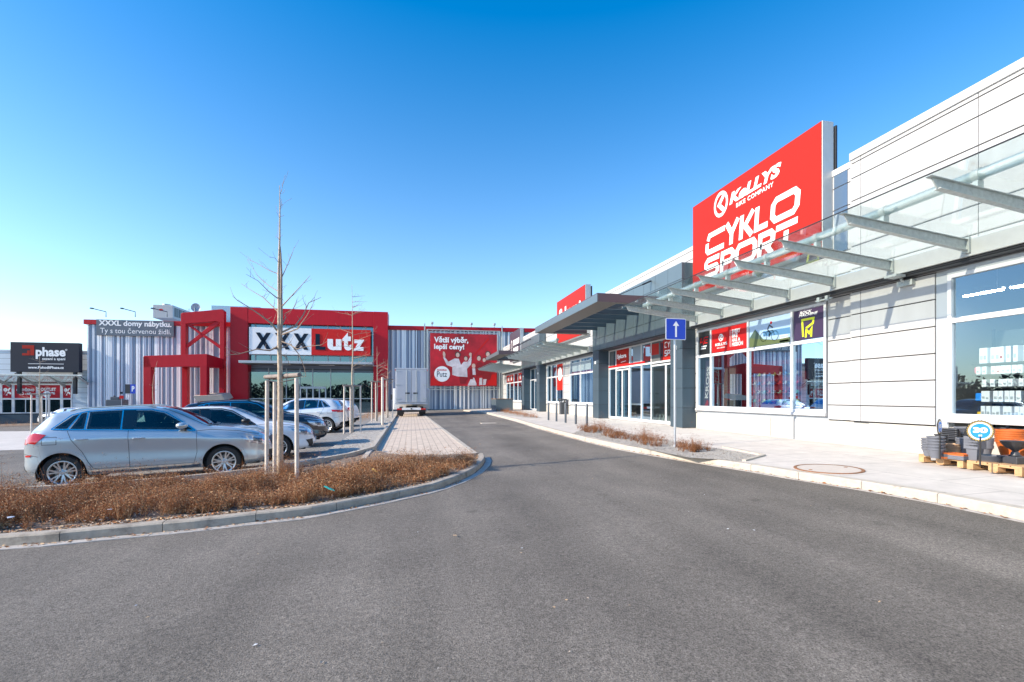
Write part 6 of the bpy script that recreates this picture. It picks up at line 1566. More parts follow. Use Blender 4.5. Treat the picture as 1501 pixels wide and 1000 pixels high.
crumbs('road_grit', 'scattered pale grit and leaf bits on the asphalt', [(-3, 2.5), (6, 2.5), (5.4, 18), (1.6, 18), (1.5, 9), (-3, 6)], .006, 90, .005, .018, 31, [MT['litter'], MT['leaf3'], MT['chip']], .4)

# litter
def litter(px, py, off, lab, mat_, s, sh=0):
    p = gnd(px, py, off); m = MB(); r_ = random.Random(px)
    if sh == 0:
        n = 9; m.add([(p.x + s * math.cos(2 * math.pi * k / n) * r_.uniform(.6, 1.1), p.y + s * math.sin(2 * math.pi * k / n) * r_.uniform(.6, 1.1), p.z + r_.uniform(.0, .02)) for k in range(n)] + [(p.x, p.y, p.z + s * .5)], [(k, (k + 1) % n, n) for k in range(n)])
    else: m.tube([(p.x - s, p.y + s * .5, p.z + .06), (p.x, p.y, p.z + .03), (p.x + s, p.y - s * .4, p.z)], [.008, .02, .008], 6)
    m.build('litter', mat_, None, smooth=True, label=lab, cat='litter')
litter(16, 759, .22, 'crumpled white scrap in the dry plants at the far left', MT['litter'], .04); litter(160, 748, .25, 'small pale scrap right of the crumpled white one', MT['litter'], .03)
litter(482, 719, .24, 'turquoise wrapper strip in the dry plants', M('turquoise_foil', (.05, .45, .42), .35), .08, 1); litter(549, 692, .25, 'small yellow and violet wrapper in the dry plants', M('yellow_foil', (.7, .5, .1), .4), .05, 1)
litter(667, 786, .01, 'bit of pale paper lying on the asphalt', MT['leaf3'], .03)

# ------------------------------------------------------------------ one-way sign, bollards, bins
p = gnd(991, 655.5, .13)
t = thing('one_way_sign', 'square blue sign with white up arrow on a grey post in the gravel bed', 'traffic sign', p[:])
zs0, zs1 = onx(990, 498.3, p.x), onx(990, 466.8, p.x)
def sp(px, py): d = ray(px, py); k = p.y / d[1]; return Vector((d[0] * k, p.y, CAM_Z + d[2] * k))
za, zb_ = sp(990, 498.3).z, sp(990, 466.8).z; xa, xb = sp(975.3, 480).x, sp(1005, 480).x; xc_ = (xa + xb) / 2
m = MB(); m.tube([(xc_, p.y + .05, p.z - .02), (xc_, p.y + .05, zb_ - .05)], .03, 14); m.tube([(xc_, p.y + .05, p.z - .01), (xc_, p.y + .05, p.z + .06)], .045, 12); m.build('post', MT['post'], t, smooth=40)
def rrect(x0, x1, z0, z1, r, y):
    P_ = []
    for cx_, cz_, a0 in ((x1 - r, z1 - r, 0), (x0 + r, z1 - r, 90), (x0 + r, z0 + r, 180), (x1 - r, z0 + r, 270)):
        for k in range(6): a = R(a0 + 90 * k / 5); P_.append((cx_ + r * math.cos(a), y, cz_ + r * math.sin(a)))
    return P_
m = MB(); m.prism(rrect(xa, xb, za, zb_, .03, p.y), (0, .018, 0)); pn = m.build('sign_plate', MT['post'], t)
m = MB(); m.prism(rrect(xa + .004, xb - .004, za + .004, zb_ - .004, .028, p.y - .003), (0, .002, 0)); m.build('white_border', MT['wht'], pn)
m = MB(); m.prism(rrect(xa + .018, xb - .018, za + .018, zb_ - .018, .02, p.y - .006), (0, .002, 0)); m.build('blue_face', MT['blue'], pn)
h_ = zb_ - za; z0, z1 = za + h_ * .13, za + h_ * .87; m = MB(); s_ = h_ * .09
m.prism([(xc_ - s_ * .5, p.y - .009, z0), (xc_ + s_ * .5, p.y - .009, z0), (xc_ + s_ * .5, p.y - .009, z1 - h_ * .22), (xc_ + s_ * 1.75, p.y - .009, z1 - h_ * .22), (xc_, p.y - .009, z1), (xc_ - s_ * 1.75, p.y - .009, z1 - h_ * .22), (xc_ - s_ * .5, p.y - .009, z1 - h_ * .22)], (0, .002, 0)); m.build('arrow', MT['wht'], pn)
m = MB(); 
for zz_ in (za + .1, zb_ - .1): m.tube([(xc_, p.y + .05, zz_ - .015), (xc_, p.y + .05, zz_ + .015)], .04, 12); m.box(xc_ - .05, p.y + .018, zz_ - .012, xc_ + .05, p.y + .05, zz_ + .012)
m.build('clamp', MT['galv'], pn)

bp = [(803.5, 616), (815.2, 617.8), (828.5, 620), (843.5, 622), (859.8, 624.4)]
labs = ['leftmost dark bollard of the row of five on the pavement', 'second bollard from the left in the row of five', 'middle bollard of the row of five on the pavement', 'second bollard from the right in the row of five', 'rightmost bollard, next to the gravel bed']
q0 = gnd(*bp[0], .13)
bol = thing('bollard', labs[0], 'bollard', (0, 0, 0), 0, 'dark bollards on the pavement', local=True)
m = MB(); m.tube([(0, 0, -.02), (0, 0, .93), (0, 0, .955)], [.052, .052, .04], 16); m.build('post', MT['bollard'], bol, smooth=40)
m = MB(); m.tube([(0, 0, .955), (0, 0, .965)], [.04, .025], 16); m.build('cap', MT['grey_reveal'], bol); m = MB(); m.lathe([(.053, 0), (.08, 0), (.08, .008), (.053, .008)], (0, 0, .0), 16); m.build('base_flange', MT['galv'], bol)
bol.location = q0
for q_, l_ in zip(bp[1:], labs[1:]): cp(bol, gnd(*q_, .13), label=l_)
# dark bin in front of the wall
q_ = onx(824.5, 604.5, 10.35); q_.z = gz(10.35) + .13
t = thing('litter_bin', 'dark upright litter bin standing behind the bollards against the wall', 'bin', q_[:])
s_ = .2; hb = 1.06
m = MB(); m.prism([(q_.x - s_, q_.y - s_, q_.z), (q_.x + s_, q_.y - s_, q_.z), (q_.x + s_, q_.y + s_, q_.z), (q_.x - s_, q_.y + s_, q_.z)], (0, 0, hb - .22)); m.build('body', MT['bin'], t, bevel=.02)
m = MB(); m.box(q_.x - s_ - .02, q_.y - s_ - .02, q_.z + hb - .1, q_.x + s_ + .02, q_.y + s_ + .02, q_.z + hb); 
for a, b in ((-1, -1), (1, -1), (1, 1), (-1, 1)): m.box(q_.x + a * (s_ - .03) - .03, q_.y + b * (s_ - .03) - .03, q_.z + hb - .22, q_.x + a * (s_ - .03) + .03, q_.y + b * (s_ - .03) + .03, q_.z + hb - .1)
m.build('lid', MT['bin'], t)
# anthracite container at the far bed
c0 = gnd(723, 602.5, .13); sp0 = ony(723, 585, c0.y); W0 = ony(735.3, 600, c0.y).x
t = thing('planter_box', 'anthracite box shelter with a wooden top edge at the far end of the pavement', 'planter', c0[:])
x0, x1_, y0, y1, z0 = c0.x, W0 + .05, c0.y - 1.2, c0.y + 1.2, c0.z - .02; hb = ony(729, 585.2, c0.y).z - z0
m = MB(); m.box(x0, y0, z0, x0 + 1.55, y1, z0 + hb); m.build('body', MT['anth_top'], t, bevel=.01)
m = MB(); m.box(x0 - .02, y0 - .02, z0 + hb, x0 + 1.57, y1 + .02, z0 + hb + .05); m.build('top_edge', M('wood_edge', (.30, .17, .08), .7), t)
m = MB()
for k in range(4): m.box(x0 - .012, y0 + .3 + k * .55, z0 + .05, x0 - .001, y0 + .31 + k * .55, z0 + hb)
m.build('panel_joint', MT['joint'], t)
# manhole
q_ = gnd(1213.5, 687.5, .13)
t = thing('manhole_cover', 'round concrete filled manhole cover with rusty rim in the pavement', 'manhole cover', (q_.x, q_.y, q_.z))
rr = 75 / 2 / FPX * math.hypot(q_.x, q_.y) * .97
m = MB(); m.lathe([(rr * .90, .004), (rr, .006), (rr, -.02)], (q_.x, q_.y, q_.z), 48); m.lathe([(rr * .97, .007), (rr * .93, .0075)], (q_.x, q_.y, q_.z), 48); m.build('rim', MT['rust'], t)
m = MB(); m.lathe([(0, .004), (rr * .895, .003)], (q_.x, q_.y, q_.z), 48); m.build('lid', MT['iron'], t)
for a in (0, math.pi): 
    m = MB(); m.lathe([(.0, .008), (.03, .008), (.03, .0)], (q_.x + rr * .7 * math.cos(a), q_.y + rr * .7 * math.sin(a), q_.z), 12); m.build('lifting_eye', MT['rust'], t)
t.rotation_euler = (0, -math.atan(.028), 0); t.location.z += .004
# road cover plate (pale patch in the road)
q_ = gnd(716, 620.5)
m = MB(); m.box(q_.x - .45, q_.y - .35, q_.z - .02, q_.x + .45, q_.y + .35, q_.z + .012); m.build('road_cover', MT['kerb'], None, label='small pale rectangular cover plate in the far asphalt', cat='road cover', bevel=.005)
# bicycle rack by the door
q_ = gnd(972, 620.5, .13)
t = thing('bicycle_rack', 'low grey wire bicycle rack in front of the right sliding door', 'bicycle rack', q_[:])
for k in range(3):
    m = MB(); x = q_.x + .1; y = q_.y + k * .32; m.tube([(x - .2, y, q_.z), (x - .05, y, q_.z + .42), (x + .05, y, q_.z + .42), (x + .2, y, q_.z)], .012, 8); m.build('hoop', MT['galv'], t)
m = MB(); m.tube([(q_.x - .1, q_.y - .1, q_.z + .03), (q_.x - .1, q_.y + .8, q_.z + .03)], .014, 8); m.tube([(q_.x + .3, q_.y - .1, q_.z + .03), (q_.x + .3, q_.y + .8, q_.z + .03)], .014, 8); m.build('base_rail', MT['galv'], t)
# signs and furniture in the car park
q_ = gnd(191.5, 618); dep = q_.dot(Vector((SY, CY, 0)))
def up_(py, y0=618): return q_.z + (y0 - py) / FPX * dep
t = thing('parking_sign', 'blue parking sign seen edge on with its dark back, before the striped wall', 'traffic sign', q_[:])
m = MB(); m.tube([q_, (q_.x, q_.y, up_(563))], .05, 8); m.build('post', MT['post'], t)
m = MB(); m.box(q_.x - .02, q_.y - .08, up_(577), q_.x + .42, q_.y - .05, up_(563.5)); pp = m.build('sign_plate', MT['blue'], t)
m = MB(); put(m, fit(text2d('P', 1, .04), q_.x + .1, q_.x + .34, up_(574), up_(566)), lambda u, v: (u, q_.y - .085, v)); m.build('letter', MT['wht'], pp)
m = MB(); m.box(q_.x - .45, q_.y - .04, up_(577), q_.x - .03, q_.y - .01, up_(563.5)); m.build('sign_back', MT['anth_dk'], t)
m = MB(); m.box(q_.x - .95, q_.y - .04, up_(584.5), q_.x - .6, q_.y - .0, up_(580), 0); m.box(q_.x - .9, q_.y - .04, up_(577.5), q_.x - .68, q_.y, up_(574.5), 1); m.tube([(q_.x - .78, q_.y, q_.z), (q_.x - .78, q_.y, up_(574))], .03, 6, 2); m.build('small_notice', [MT['redb'], MT['navy'], MT['post']], t)
q_ = gnd(167, 618)
t = thing('waste_container', 'dark grey waste container with a domed lid against the striped wall', 'container', q_[:]); dep = q_.dot(Vector((SY, CY, 0)))
hw = 11 / FPX * dep
m = MB(); m.box(q_.x - hw, q_.y, q_.z, q_.x + hw, q_.y + 1, up_(586, 618)); m.build('body', MT['bollard'], t, bevel=.05)
m = MB(); m.box(q_.x - hw * .55, q_.y + .1, up_(586), q_.x + hw * .45, q_.y + .9, up_(582)); m.tube([(q_.x - .2, q_.y + .4, up_(582)), (q_.x - .2, q_.y + .4, up_(580))], .1, 8); m.build('lid', MT['bollard'], t, bevel=.05)
q_ = gnd(304, 614); dep = q_.dot(Vector((SY, CY, 0)))
def U(px): return q_.x + (px - 304) / FPX * dep * 1.02
def Zp(py): return q_.z + (614 - py) / FPX * dep
t = thing('trolley_shelter', 'low shelter with a pale slanted roof under the giant red chair', 'shelter', q_[:])
m = MB(); m.prism([(U(285), q_.y, Zp(580.5)), (U(322), q_.y, Zp(579)), (U(326), q_.y + .2, Zp(587)), (U(289), q_.y + .2, Zp(588.5))], (0, 2.2, .25)); m.build('roof', MT['cream'], t)
for px in (291, 322): 
    m = MB(); m.tube([(U(px), q_.y + .5, q_.z), (U(px), q_.y + .5, Zp(586))], .04, 8); m.build('post', MT['galv'], t)
m = MB(); m.box(U(291), q_.y + 1.9, Zp(602), U(322), q_.y + 1.93, Zp(588)); m.build('side_pane', MT['glass_blue'], t)
q_ = gnd(67.5, 632); dep = q_.dot(Vector((SY, CY, 0)))
t = thing('round_sign', 'small round sign seen from behind on a thin post before the percent windows', 'traffic sign', q_[:])
m = MB(); m.tube([q_, (q_.x, q_.y, q_.z + 57 / FPX * dep)], .04, 8); m.build('post', MT['post'], t); m = MB(); m.lathe([(0, 0), (.22, 0), (.22, .02), (0, .02)], (q_.x, q_.y + .05, q_.z + 54 / FPX * dep), 20, axis='y'); m.build('disc', MT['grey_reveal'], t)
# ------------------------------------------------------------------ goods in front of the near shop window
SXW = 10.0
def pal_z(x): return gz(x) + .13
def pallet(c, rz, lab):
    t = thing('pallet', lab, 'pallet', (0, 0, 0), 0, 'wooden pallets under the plant pots', local=True)
    W2, D2 = .4, .6                                     # 0.8 wide (along x), 1.2 deep (along y)
    rnd = random.Random(int(c[1] * 100))
    m = MB()
    for i in range(5):
        x = -W2 + .0725 + i * .16375; m.box(x - .0725 + .002, -D2, .122, x + .0725 - .002 * (i % 2), D2, .144)
    m.build('top_boards', MT['pallet'], t, bevel=.003)
    m = MB()
    for y in (-D2 + .0725, 0, D2 - .0725): m.box(-W2, y - .0725, .1, W2, y + .0725, .1215)
    m.build('stringer_boards', MT['pallet'], t, bevel=.003)
    for y in (-D2 + .0725, 0, D2 - .0725):
        for x in (-W2 + .05, 0, W2 - .05): m = MB(); m.box(x - .05 - (.02 if x == 0 else 0), y - .0725, .022, x + .05 + (.02 if x == 0 else 0), y + .0725, .0995); m.build('block', MT['pallet'], t, bevel=.003)
    m = MB()
    for x in (-W2 + .05, 0, W2 - .05): m.box(x - .05, -D2, 0, x + .05, D2, .0215)
    m.build('bottom_boards', MT['pallet'], t, bevel=.003)
    t.location = (c[0], c[1], c[2] + .002); t.rotation_euler = (0, 0, rz); return t
# front edge corners measured: A (1345,678) - B (1411.6,688) - C (1491.4,699.2)
A = gnd(1346, 678, .13); B = gnd(1412, 688, .13); C_ = gnd(1491.5, 700, .13)
fd = (C_ - A); fd.z = 0; fd.normalize(); bk = Vector((-fd.y, fd.x, 0)); 
if bk.x < 0: bk = -bk
rz = math.atan2(fd.y, fd.x)
PALC = []
for i, lab in enumerate(('leftmost worn pallet, under the grey pots', 'pale pallet in the middle, under the square pot', 'pallet at the right edge, under the dark urn bowl', 'pallet beyond the right edge of the picture')):
    s = i * .86; o = A + fd * (s + .4) + bk * .6; o.z = pal_z(o.x); PALC.append(o)
    if i < 3: pallet(o, rz, lab)
pallet(PALC[3], rz, 'wooden pallet at the extreme right edge of the photo')
def P(px, py, h=.146):                                   # point on the pallet deck
    return gnd(px, py, .13 + h)
def pot(name, lab, r0, r1, h, rim, mat_, group, sides=24, wall=.012, cat='plant pot'):
    t = thing(name, lab, cat, (0, 0, 0), 0, group, local=True)
    m = MB(); m.lathe([(0, 0), (r0, 0), (r0 + (r1 - r0) * .5, h * .5), (r1, h - rim), (r1 - wall, h - rim), (r1 - wall - .002, h - rim - .01), (r0 - wall, .02), (0, .02)], (0, 0, 0), sides); m.build('body', mat_, t, smooth=40)
    m = MB(); m.lathe([(r1, h - rim), (r1 + .012, h - rim), (r1 + .014, h), (r1 - wall, h), (r1 - wall, h - rim)], (0, 0, 0), sides); m.build('rim', mat_, t, smooth=40)
    return t
def nest(first, loc, n, dz, label, group, jit=.006):
    first['label'] = label; first['group'] = group; first.location = loc
    for k in range(1, n):
        cp(first, (loc[0] + random.uniform(-jit, jit), loc[1] + random.uniform(-jit, jit), loc[2] + dz * k), random.uniform(0, 6), label, group)
# stack 1: tapered grey pots
G = P(1360.5, 668.5); nest(pot('plant_pot', '', .06, .095, .15, .022, MT['pot_grey'], ''), G, 5, .044, 'grey pot nested in the back left stack', 'back left stack of grey pots')
G = P(1371.5, 671.5); nest(pot('plant_pot', '', .072, .118, .17, .022, MT['pot_grey'], ''), G, 5, .053, 'grey pot in the tall stack behind the smaller price disc', 'tall stack of grey pots')
G = P(1379.5, 667); nest(pot('plant_pot', '', .06, .09, .16, .022, MT['pot_dk'], ''), G, 6, .044, 'dark pot in the stack right of the smaller price disc', 'stack of dark pots')
# wavy dark covers behind
G = P(1391, 664)
def wavy(loc, lab, k):
    m = MB(); V = []; n = 22; w_, d_ = .32, .3
    for j in range(9):
        for i in range(n + 1):
            u = i / n; V.append((loc[0] + (u - .5) * w_, loc[1] + (j / 8 - .5) * d_, loc[2] + .05 * math.sin(u * math.pi * 3 + .6)))
    m.add(V, [(j * (n + 1) + i, j * (n + 1) + i + 1, (j + 1) * (n + 1) + i + 1, (j + 1) * (n + 1) + i) for j in range(8) for i in range(n)])
    o = m.build('wavy_tray', MT['pot_dk'], None, smooth=60, label=lab, cat='tray', group='wavy dark trays stacked behind the beige pots')
    sm = o.modifiers.new('thick', 'SOLIDIFY'); sm.thickness = .012
for k in range(6): wavy((G.x + .12, G.y + .0, G.z + .24 + .035 * k), 'wavy dark plastic tray in the stack behind the beige pots', k)
m = MB(); m.box(G.x - .05, G.y - .02, G.z, G.x + .3, G.y + .28, G.z + .185); m.build('storage_crate', MT['pot_dk'], None, label='dark crate under the wavy trays', cat='crate', bevel=.015)
# beige pots
G = P(1395, 668); nest(pot('plant_pot', '', .07, .11, .10, .018, MT['pot_beige'], ''), G, 5, .03, 'beige pot nested in the only beige stack', 'stack of beige pots')
# saucers orange / grey
def saucer(r, h, mat_, sq=False):
    t = thing('saucer', '', 'saucer', (0, 0, 0), 0, '', local=True); m = MB()
    if sq:
        for a in (0,): m.prism([(-r, -r * .7, 0), (r, -r * .7, 0), (r, r * .7, 0), (-r, r * .7, 0)], (0, 0, h - .004))
        m.build('base', mat_, t, bevel=.01); m = MB()
        for x0, x1, y0, y1 in ((-r, r, -r * .7, -r * .7 + .02), (-r, r, r * .7 - .02, r * .7), (-r, -r + .02, -r * .7 + .021, r * .7 - .021), (r - .02, r, -r * .7 + .021, r * .7 - .021)): m.box(x0, y0, h - .003, x1, y1, h + .012)
        m.build('rim', mat_, t)
    else:
        m.lathe([(0, 0), (r * .85, 0), (r, h), (r - .012, h), (r * .84, .01), (0, .01)], (0, 0, 0), 28); m.build('dish', mat_, t, smooth=40); m = MB(); m.lathe([(r, h), (r + .006, h + .004), (r - .012, h + .004), (r - .012, h)], (0, 0, 0), 28); m.build('rim', mat_, t)
    return t
G = P(1386.3, 671.8)
for k, mt in enumerate(('pot_or', 'pot_grey', 'pot_grey', 'pot_or')):
    s_ = saucer(.112, .024, MT[mt]); s_.location = (G.x, G.y, G.z + .026 * k); s_['label'] = ['lowest orange saucer of the round stack', 'lower grey saucer in the round saucer stack', 'upper grey saucer in the round saucer stack', 'top orange saucer of the round stack'][k]; s_['group'] = 'round stack of saucers'
G = P(1404.5, 673.5)
for k, mt in enumerate(('pot_grey', 'pot_grey', 'pot_or')):
    s_ = saucer(.155, .026, MT[mt], True); s_.location = (G.x, G.y, G.z + .033 * k); s_.rotation_euler = (0, 0, rz + .1); s_['label'] = ['lowest grey rectangular saucer beside the round stack', 'middle grey rectangular saucer beside the round stack', 'orange rectangular saucer on top of grey ones'][k]; s_['group'] = 'rectangular stack of saucers'
# grey ribbed stack right of the beige pots
G = P(1412.6, 668.5); nest(pot('plant_pot', '', .085, .102, .16, .024, MT['pot_grey'], ''), G, 6, .033, 'grey pot in the stack right of the beige pots', 'grey stack right of the beige pots')
G = P(1409, 661); nest(pot('plant_pot', '', .11, .17, .16, .022, MT['pot_grey'], ''), (G.x + .1, G.y, G.z + .18), 5, .034, 'wide grey bowl at the back between the price discs', 'wide grey bowls at the back')
# square pot stack under the 30 disc
def sqpot(a, b, h, mat_):
    t = thing('square_pot', '', 'plant pot', (0, 0, 0), 0, '', local=True); m = MB(); w_ = .012
    def ring(s, z): return [(-s, -s, z), (s, -s, z), (s, s, z), (-s, s, z)]
    V = ring(a, 0) + ring(b, h) + ring(b - w_, h) + ring(a - w_, .02); F = [(3, 2, 1, 0)]
    for L_ in range(3): F += [(L_ * 4 + k, L_ * 4 + (k + 1) % 4, (L_ + 1) * 4 + (k + 1) % 4, (L_ + 1) * 4 + k) for k in range(4)]
    F.append((12, 13, 14, 15)); m.add(V, F); m.build('body', mat_, t, bevel=.006)
    m = MB(); c = b + .012; V = ring(b, h - .07) + ring(c, h - .068) + ring(c, h + .003) + ring(b - w_, h + .003); F = []
    for L_ in range(3): F += [(L_ * 4 + k, L_ * 4 + (k + 1) % 4, (L_ + 1) * 4 + (k + 1) % 4, (L_ + 1) * 4 + k) for k in range(4)]
    m.add(V, F); m.build('rim', mat_, t); return t
G = P(1428.5, 675.5)
f = sqpot(.062, .088, .27, MT['pot_grey']); f.rotation_euler = (0, 0, rz + .15); f.location = G; f['label'] = 'tall grey square pot nested under the larger price disc'; f['group'] = 'stack of square grey pots'
for k in (1, 2, 3): cp(f, (G.x, G.y, G.z + .046 * k), rz + .15)
G = P(1443.5, 669.5); nest(pot('plant_pot', '', .07, .10, .2, .05, MT['pot_grey'], ''), G, 4, .045, 'grey round pot behind the post of the larger price disc', 'round grey pots behind the larger price disc')
# grey saucer pile
G = P(1453.5, 676.8)
for k in range(4):
    s_ = saucer(.195 - .004 * k, .03, MT['pot_grey']); s_.location = (G.x, G.y, G.z + .024 * k); s_['label'] = 'wide flat grey saucer in the low pile on the middle pallet'; s_['group'] = 'low pile of wide grey saucers'
# big terracotta pots
G = P(1481, 667); nest(pot('large_pot', '', .13, .195, .27, .03, MT['pot_or'], ''), G, 6, .04, 'large orange pot in the big stack behind the dark urn', 'big stack of orange pots')
G = P(1505, 674); nest(pot('large_pot', '', .10, .145, .22, .028, MT['pot_or'], ''), G, 4, .038, 'orange pot in the smaller stack at the right edge', 'smaller stack of orange pots')
# back rows of grey boxes
G = P(1460, 660)
for k, (dx, dy) in enumerate(((0, 0), (-.05, -.38), (.0, -.8))):
    f = sqpot(.12, .16, .45, MT['pot_grey']); f.location = (G.x + .2 + dx, G.y + dy, G.z); f['label'] = ['tall grey box pot at the back near the 30 disc', 'tall grey box pot behind the big orange stack', 'tall grey box pot at the back near the right edge'][k]; f['group'] = 'tall box pots along the wall'
    hb_ = MB(); hb_.tube([(-.16, -.14, .44), (-.17, -.15, .52), (-.12, -.13, .54), (-.08, -.12, .44)], .016, 8); INV['x'] = Matrix.Identity(4); hb_.build('handle', MT['pot_grey'], f)
# urn bowl
G = P(1487.5, 679.5)
t = thing('urn_bowl', 'dark ribbed urn bowl on a foot, standing on a dark block pot', 'urn', (0, 0, 0), 0, None, local=True)
m = MB(); V = []; K = 36; pf = [(.06, 0), (.05, .05), (.035, .07), (.05, .09), (.11, .13), (.155, .19), (.175, .225), (.185, .235), (.17, .232), (.13, .17), (.0, .14)]
for (r, h) in pf:
    for k in range(K): a = 2 * math.pi * k / K; rr_ = r * (1 + (.045 * math.cos(a * 12) if .09 < h < .22 else 0)); V.append((rr_ * math.cos(a), rr_ * math.sin(a), h))
m.add(V, [(i * K + k, i * K + (k + 1) % K, (i + 1) * K + (k + 1) % K, (i + 1) * K + k) for i in range(len(pf) - 1) for k in range(K)]); m.build('bowl', MT['pot_dk'], t, smooth=50)
m = MB(); m.lathe([(0, -.0), (.075, 0), (.075, .012), (.0, .012)], (0, 0, 0), 24); m.build('foot', MT['pot_dk'], t)
t.location = (G.x, G.y, G.z + .125)
m = MB(); m.obb((G.x - .03, G.y, G.z + .06), (.30, .26, .12), Matrix.Rotation(rz, 3, 'Z')); m.build('block_pot', MT['pot_dk'], None, label='dark rectangular pot under the ribbed urn bowl', cat='plant pot', bevel=.012)
G = P(1487, 674); m = MB(); m.lathe([(0, 0), (.2, 0), (.24, .03), (.22, .03), (.0, .012)], G, 28); m.build('beige_saucer', MT['pot_beige'], None, smooth=40, label='beige saucer behind the dark urn bowl', cat='saucer')
# price discs
def price(px, py, rpx, text, lab, yaw, baseoff):
    b = P(px, baseoff); dep = b.dot(Vector((SY, CY, 0))); c = Vector(ray(px, py)) * dep + Vector((0, 0, CAM_Z)); r = rpx / FPX * dep
    t = thing('price_sign', lab, 'price sign', b[:])
    nrm = Vector((math.sin(yaw), -math.cos(yaw), 0)); uu = Vector((math.cos(yaw), math.sin(yaw), 0)); zz = Vector((0, 0, 1))
    def f2(o): return lambda u, v: c + uu * u + zz * v + nrm * o
    def star(r_, n=28, e=.06): return ([(r_ * (1 + (e if k % 2 else -e * .3)) * math.cos(2 * math.pi * k / (2 * n)), r_ * (1 + (e if k % 2 else -e * .3)) * math.sin(2 * math.pi * k / (2 * n))) for k in range(2 * n)], [tuple(range(2 * n))])
    m = MB(); m.tube([b, (c.x, c.y, c.z - r * .5)], .012, 8); m.build('stick', MT['black'], t)
    m = MB(); V, F = star(r); m.prism([f2(0)(u, v) for u, v in V], -nrm * .008); dd = m.build('disc', MT['black'], t)
    m = MB(); put(m, star(r * .93, e=.08), f2(.002)); m.build('gold_ring', MT['gold'], dd); m = MB(); put(m, disc(0, 0, r * .84), f2(.004)); m.build('white_ring', MT['wht'], dd)
    m = MB(); put(m, disc(0, 0, r * .72), f2(.006)); m.build('blue_field', MT['azure'], dd)
    m = MB(); put(m, fit(text2d(text, 1, .06), -r * .52, r * .52, -r * .18, r * .36), f2(.008)); put(m, fit(text2d('Kč', 1, .04), -r * .12, r * .14, -r * .52, -r * .32), f2(.008)); m.build('price_text', MT['wht'], dd)
price(1436.2, 632, 15.3, '30', 'larger round blue price disc reading 30 on the middle pallet', R(-42), 683)
price(1377, 626, 11.0, '15', 'smaller round blue price disc over the left grey pots', R(22), 673)
# shop shelving inside the near window
t = thing('shop_shelf', 'black wire shelving with rows of white packs inside the near shop window', 'shelf', (11.4, 5, .42))
yA, yB = 3.0, 7.44
SZ = [1.20, 1.50, 1.80, 2.05, 2.27]
for z in SZ: m = MB(); m.box(11.2, yA, z - .03, 11.75, yB, z); m.build('shelf_board', MT['black'], t)
for y in (yB, 6.4, 5.4, 4.2, yA): m = MB(); m.box(11.76, y - .02, .42, 11.8, y + .02, 3.0); m.build('upright', MT['anth_dk'], t)
m = MB(); m.box(11.8, yA, .42, 11.82, yB, 2.95); m.build('back_panel', MT['int_dark'], t)
rowlab = ['bottom', 'second', 'third', 'fourth', 'top']
pk = {}
def pack(w_, h_, k):
    t = thing('packed_product', '', 'packed goods', (0, 0, 0), 0, '', local=True)
    m = MB(); m.box(-.1, -w_ / 2, 0, .1, w_ / 2, h_); m.build('pack', MT['litter'], t, bevel=.008)
    m = MB(); m.box(-.104, -w_ * .28, h_ * .25, -.1005, w_ * .28, h_ * .42 if k else h_ * .5); m.build('print', MT['redsign'] if k == 1 else MT['grey_reveal'], t); return t
for r_, z in enumerate(SZ):
    hh = (.22, .22, .15, .16, .31)[r_]; y = yA + .1; pr_a, pr_b = pack(.075, hh, 0), pack(.075, hh, 1 if r_ > 2 else 2); i = 0
    while y < yB - (.05 if r_ > 2 else .16):
        src = pr_a if (i * 7 + r_) % 5 else pr_b; lab = 'white pack standing in the %s shelf row inside the near window' % rowlab[r_]; grp = 'white packs in the %s shelf row' % rowlab[r_]
        if i < 2: o = (pr_a, pr_b)[i]; o.location = (11.32, y, z); o['label'] = lab; o['group'] = grp
        else: cp(src, (11.32 + random.uniform(-.02, .02), y, z), random.uniform(-.12, .12), lab, grp)
        i += 1; y += random.choice((.085, .09, .088, .13))
m = MB(); m.tube([(11.3, 7.36, 1.2), (11.3, 7.36, 1.3)], [.05, .045], 12); m.build('yellow_bucket', M('yellow_plastic', (.8, .5, .02), .5), None, label='small yellow bucket at the bottom left of the near window', cat='bucket')
m = MB(); m.box(11.25, 7.30, 1.52, 11.4, 7.42, 1.68); m.build('blue_bag', MT['azure'], None, label='blue bag of goods at the lower left of the near window', cat='bag', bevel=.02)
m = MB(); m.box(11.22, 7.34, 2.06, 11.4, 7.43, 2.22); m.build('pink_bag', M('pink_plastic', (.7, .12, .2), .5), None, label='pink pack at the left end of the fourth shelf row', cat='bag', bevel=.05)
# ceiling lights inside
TG = M('tube_glow', (1, .97, .9), emis=40)
for i, (x, y) in enumerate(((13.9, 7.55), (13.9, 9.0), (14, 12), (14, 14.8), (14, 19.5), (14, 22.5))):
    t = thing('strip_light', ['lit ceiling strip seen through the near window, right one', 'lit ceiling strip seen through the near window, left one', 'lit ceiling strip inside the cycle shop, right one', 'lit ceiling strip inside the cycle shop, left one', 'ceiling strip inside the entrance, right one', 'ceiling strip inside the entrance, left one'][i], 'ceiling light', (x, y, 5.0), 0, 'ceiling strips inside the shops', local=True)
    zz = 4.17 if i < 2 else 5.0; hl = .42 if i == 1 else (.9 if i == 0 else 1.0); t.location.z = 5.2
    m = MB(); m.box(-.06, -hl, zz - 5.17, .06, hl, zz - 5.12); m.tube([(0, -hl * .7, zz - 5.12), (0, -hl * .7, 0)], .006, 4); m.build('housing', MT['wht'], t)
    m = MB(); m.box(-.05, -hl + .02, zz - 5.2, .05, hl - .02, zz - 5.171); m.build('tube', TG, t)
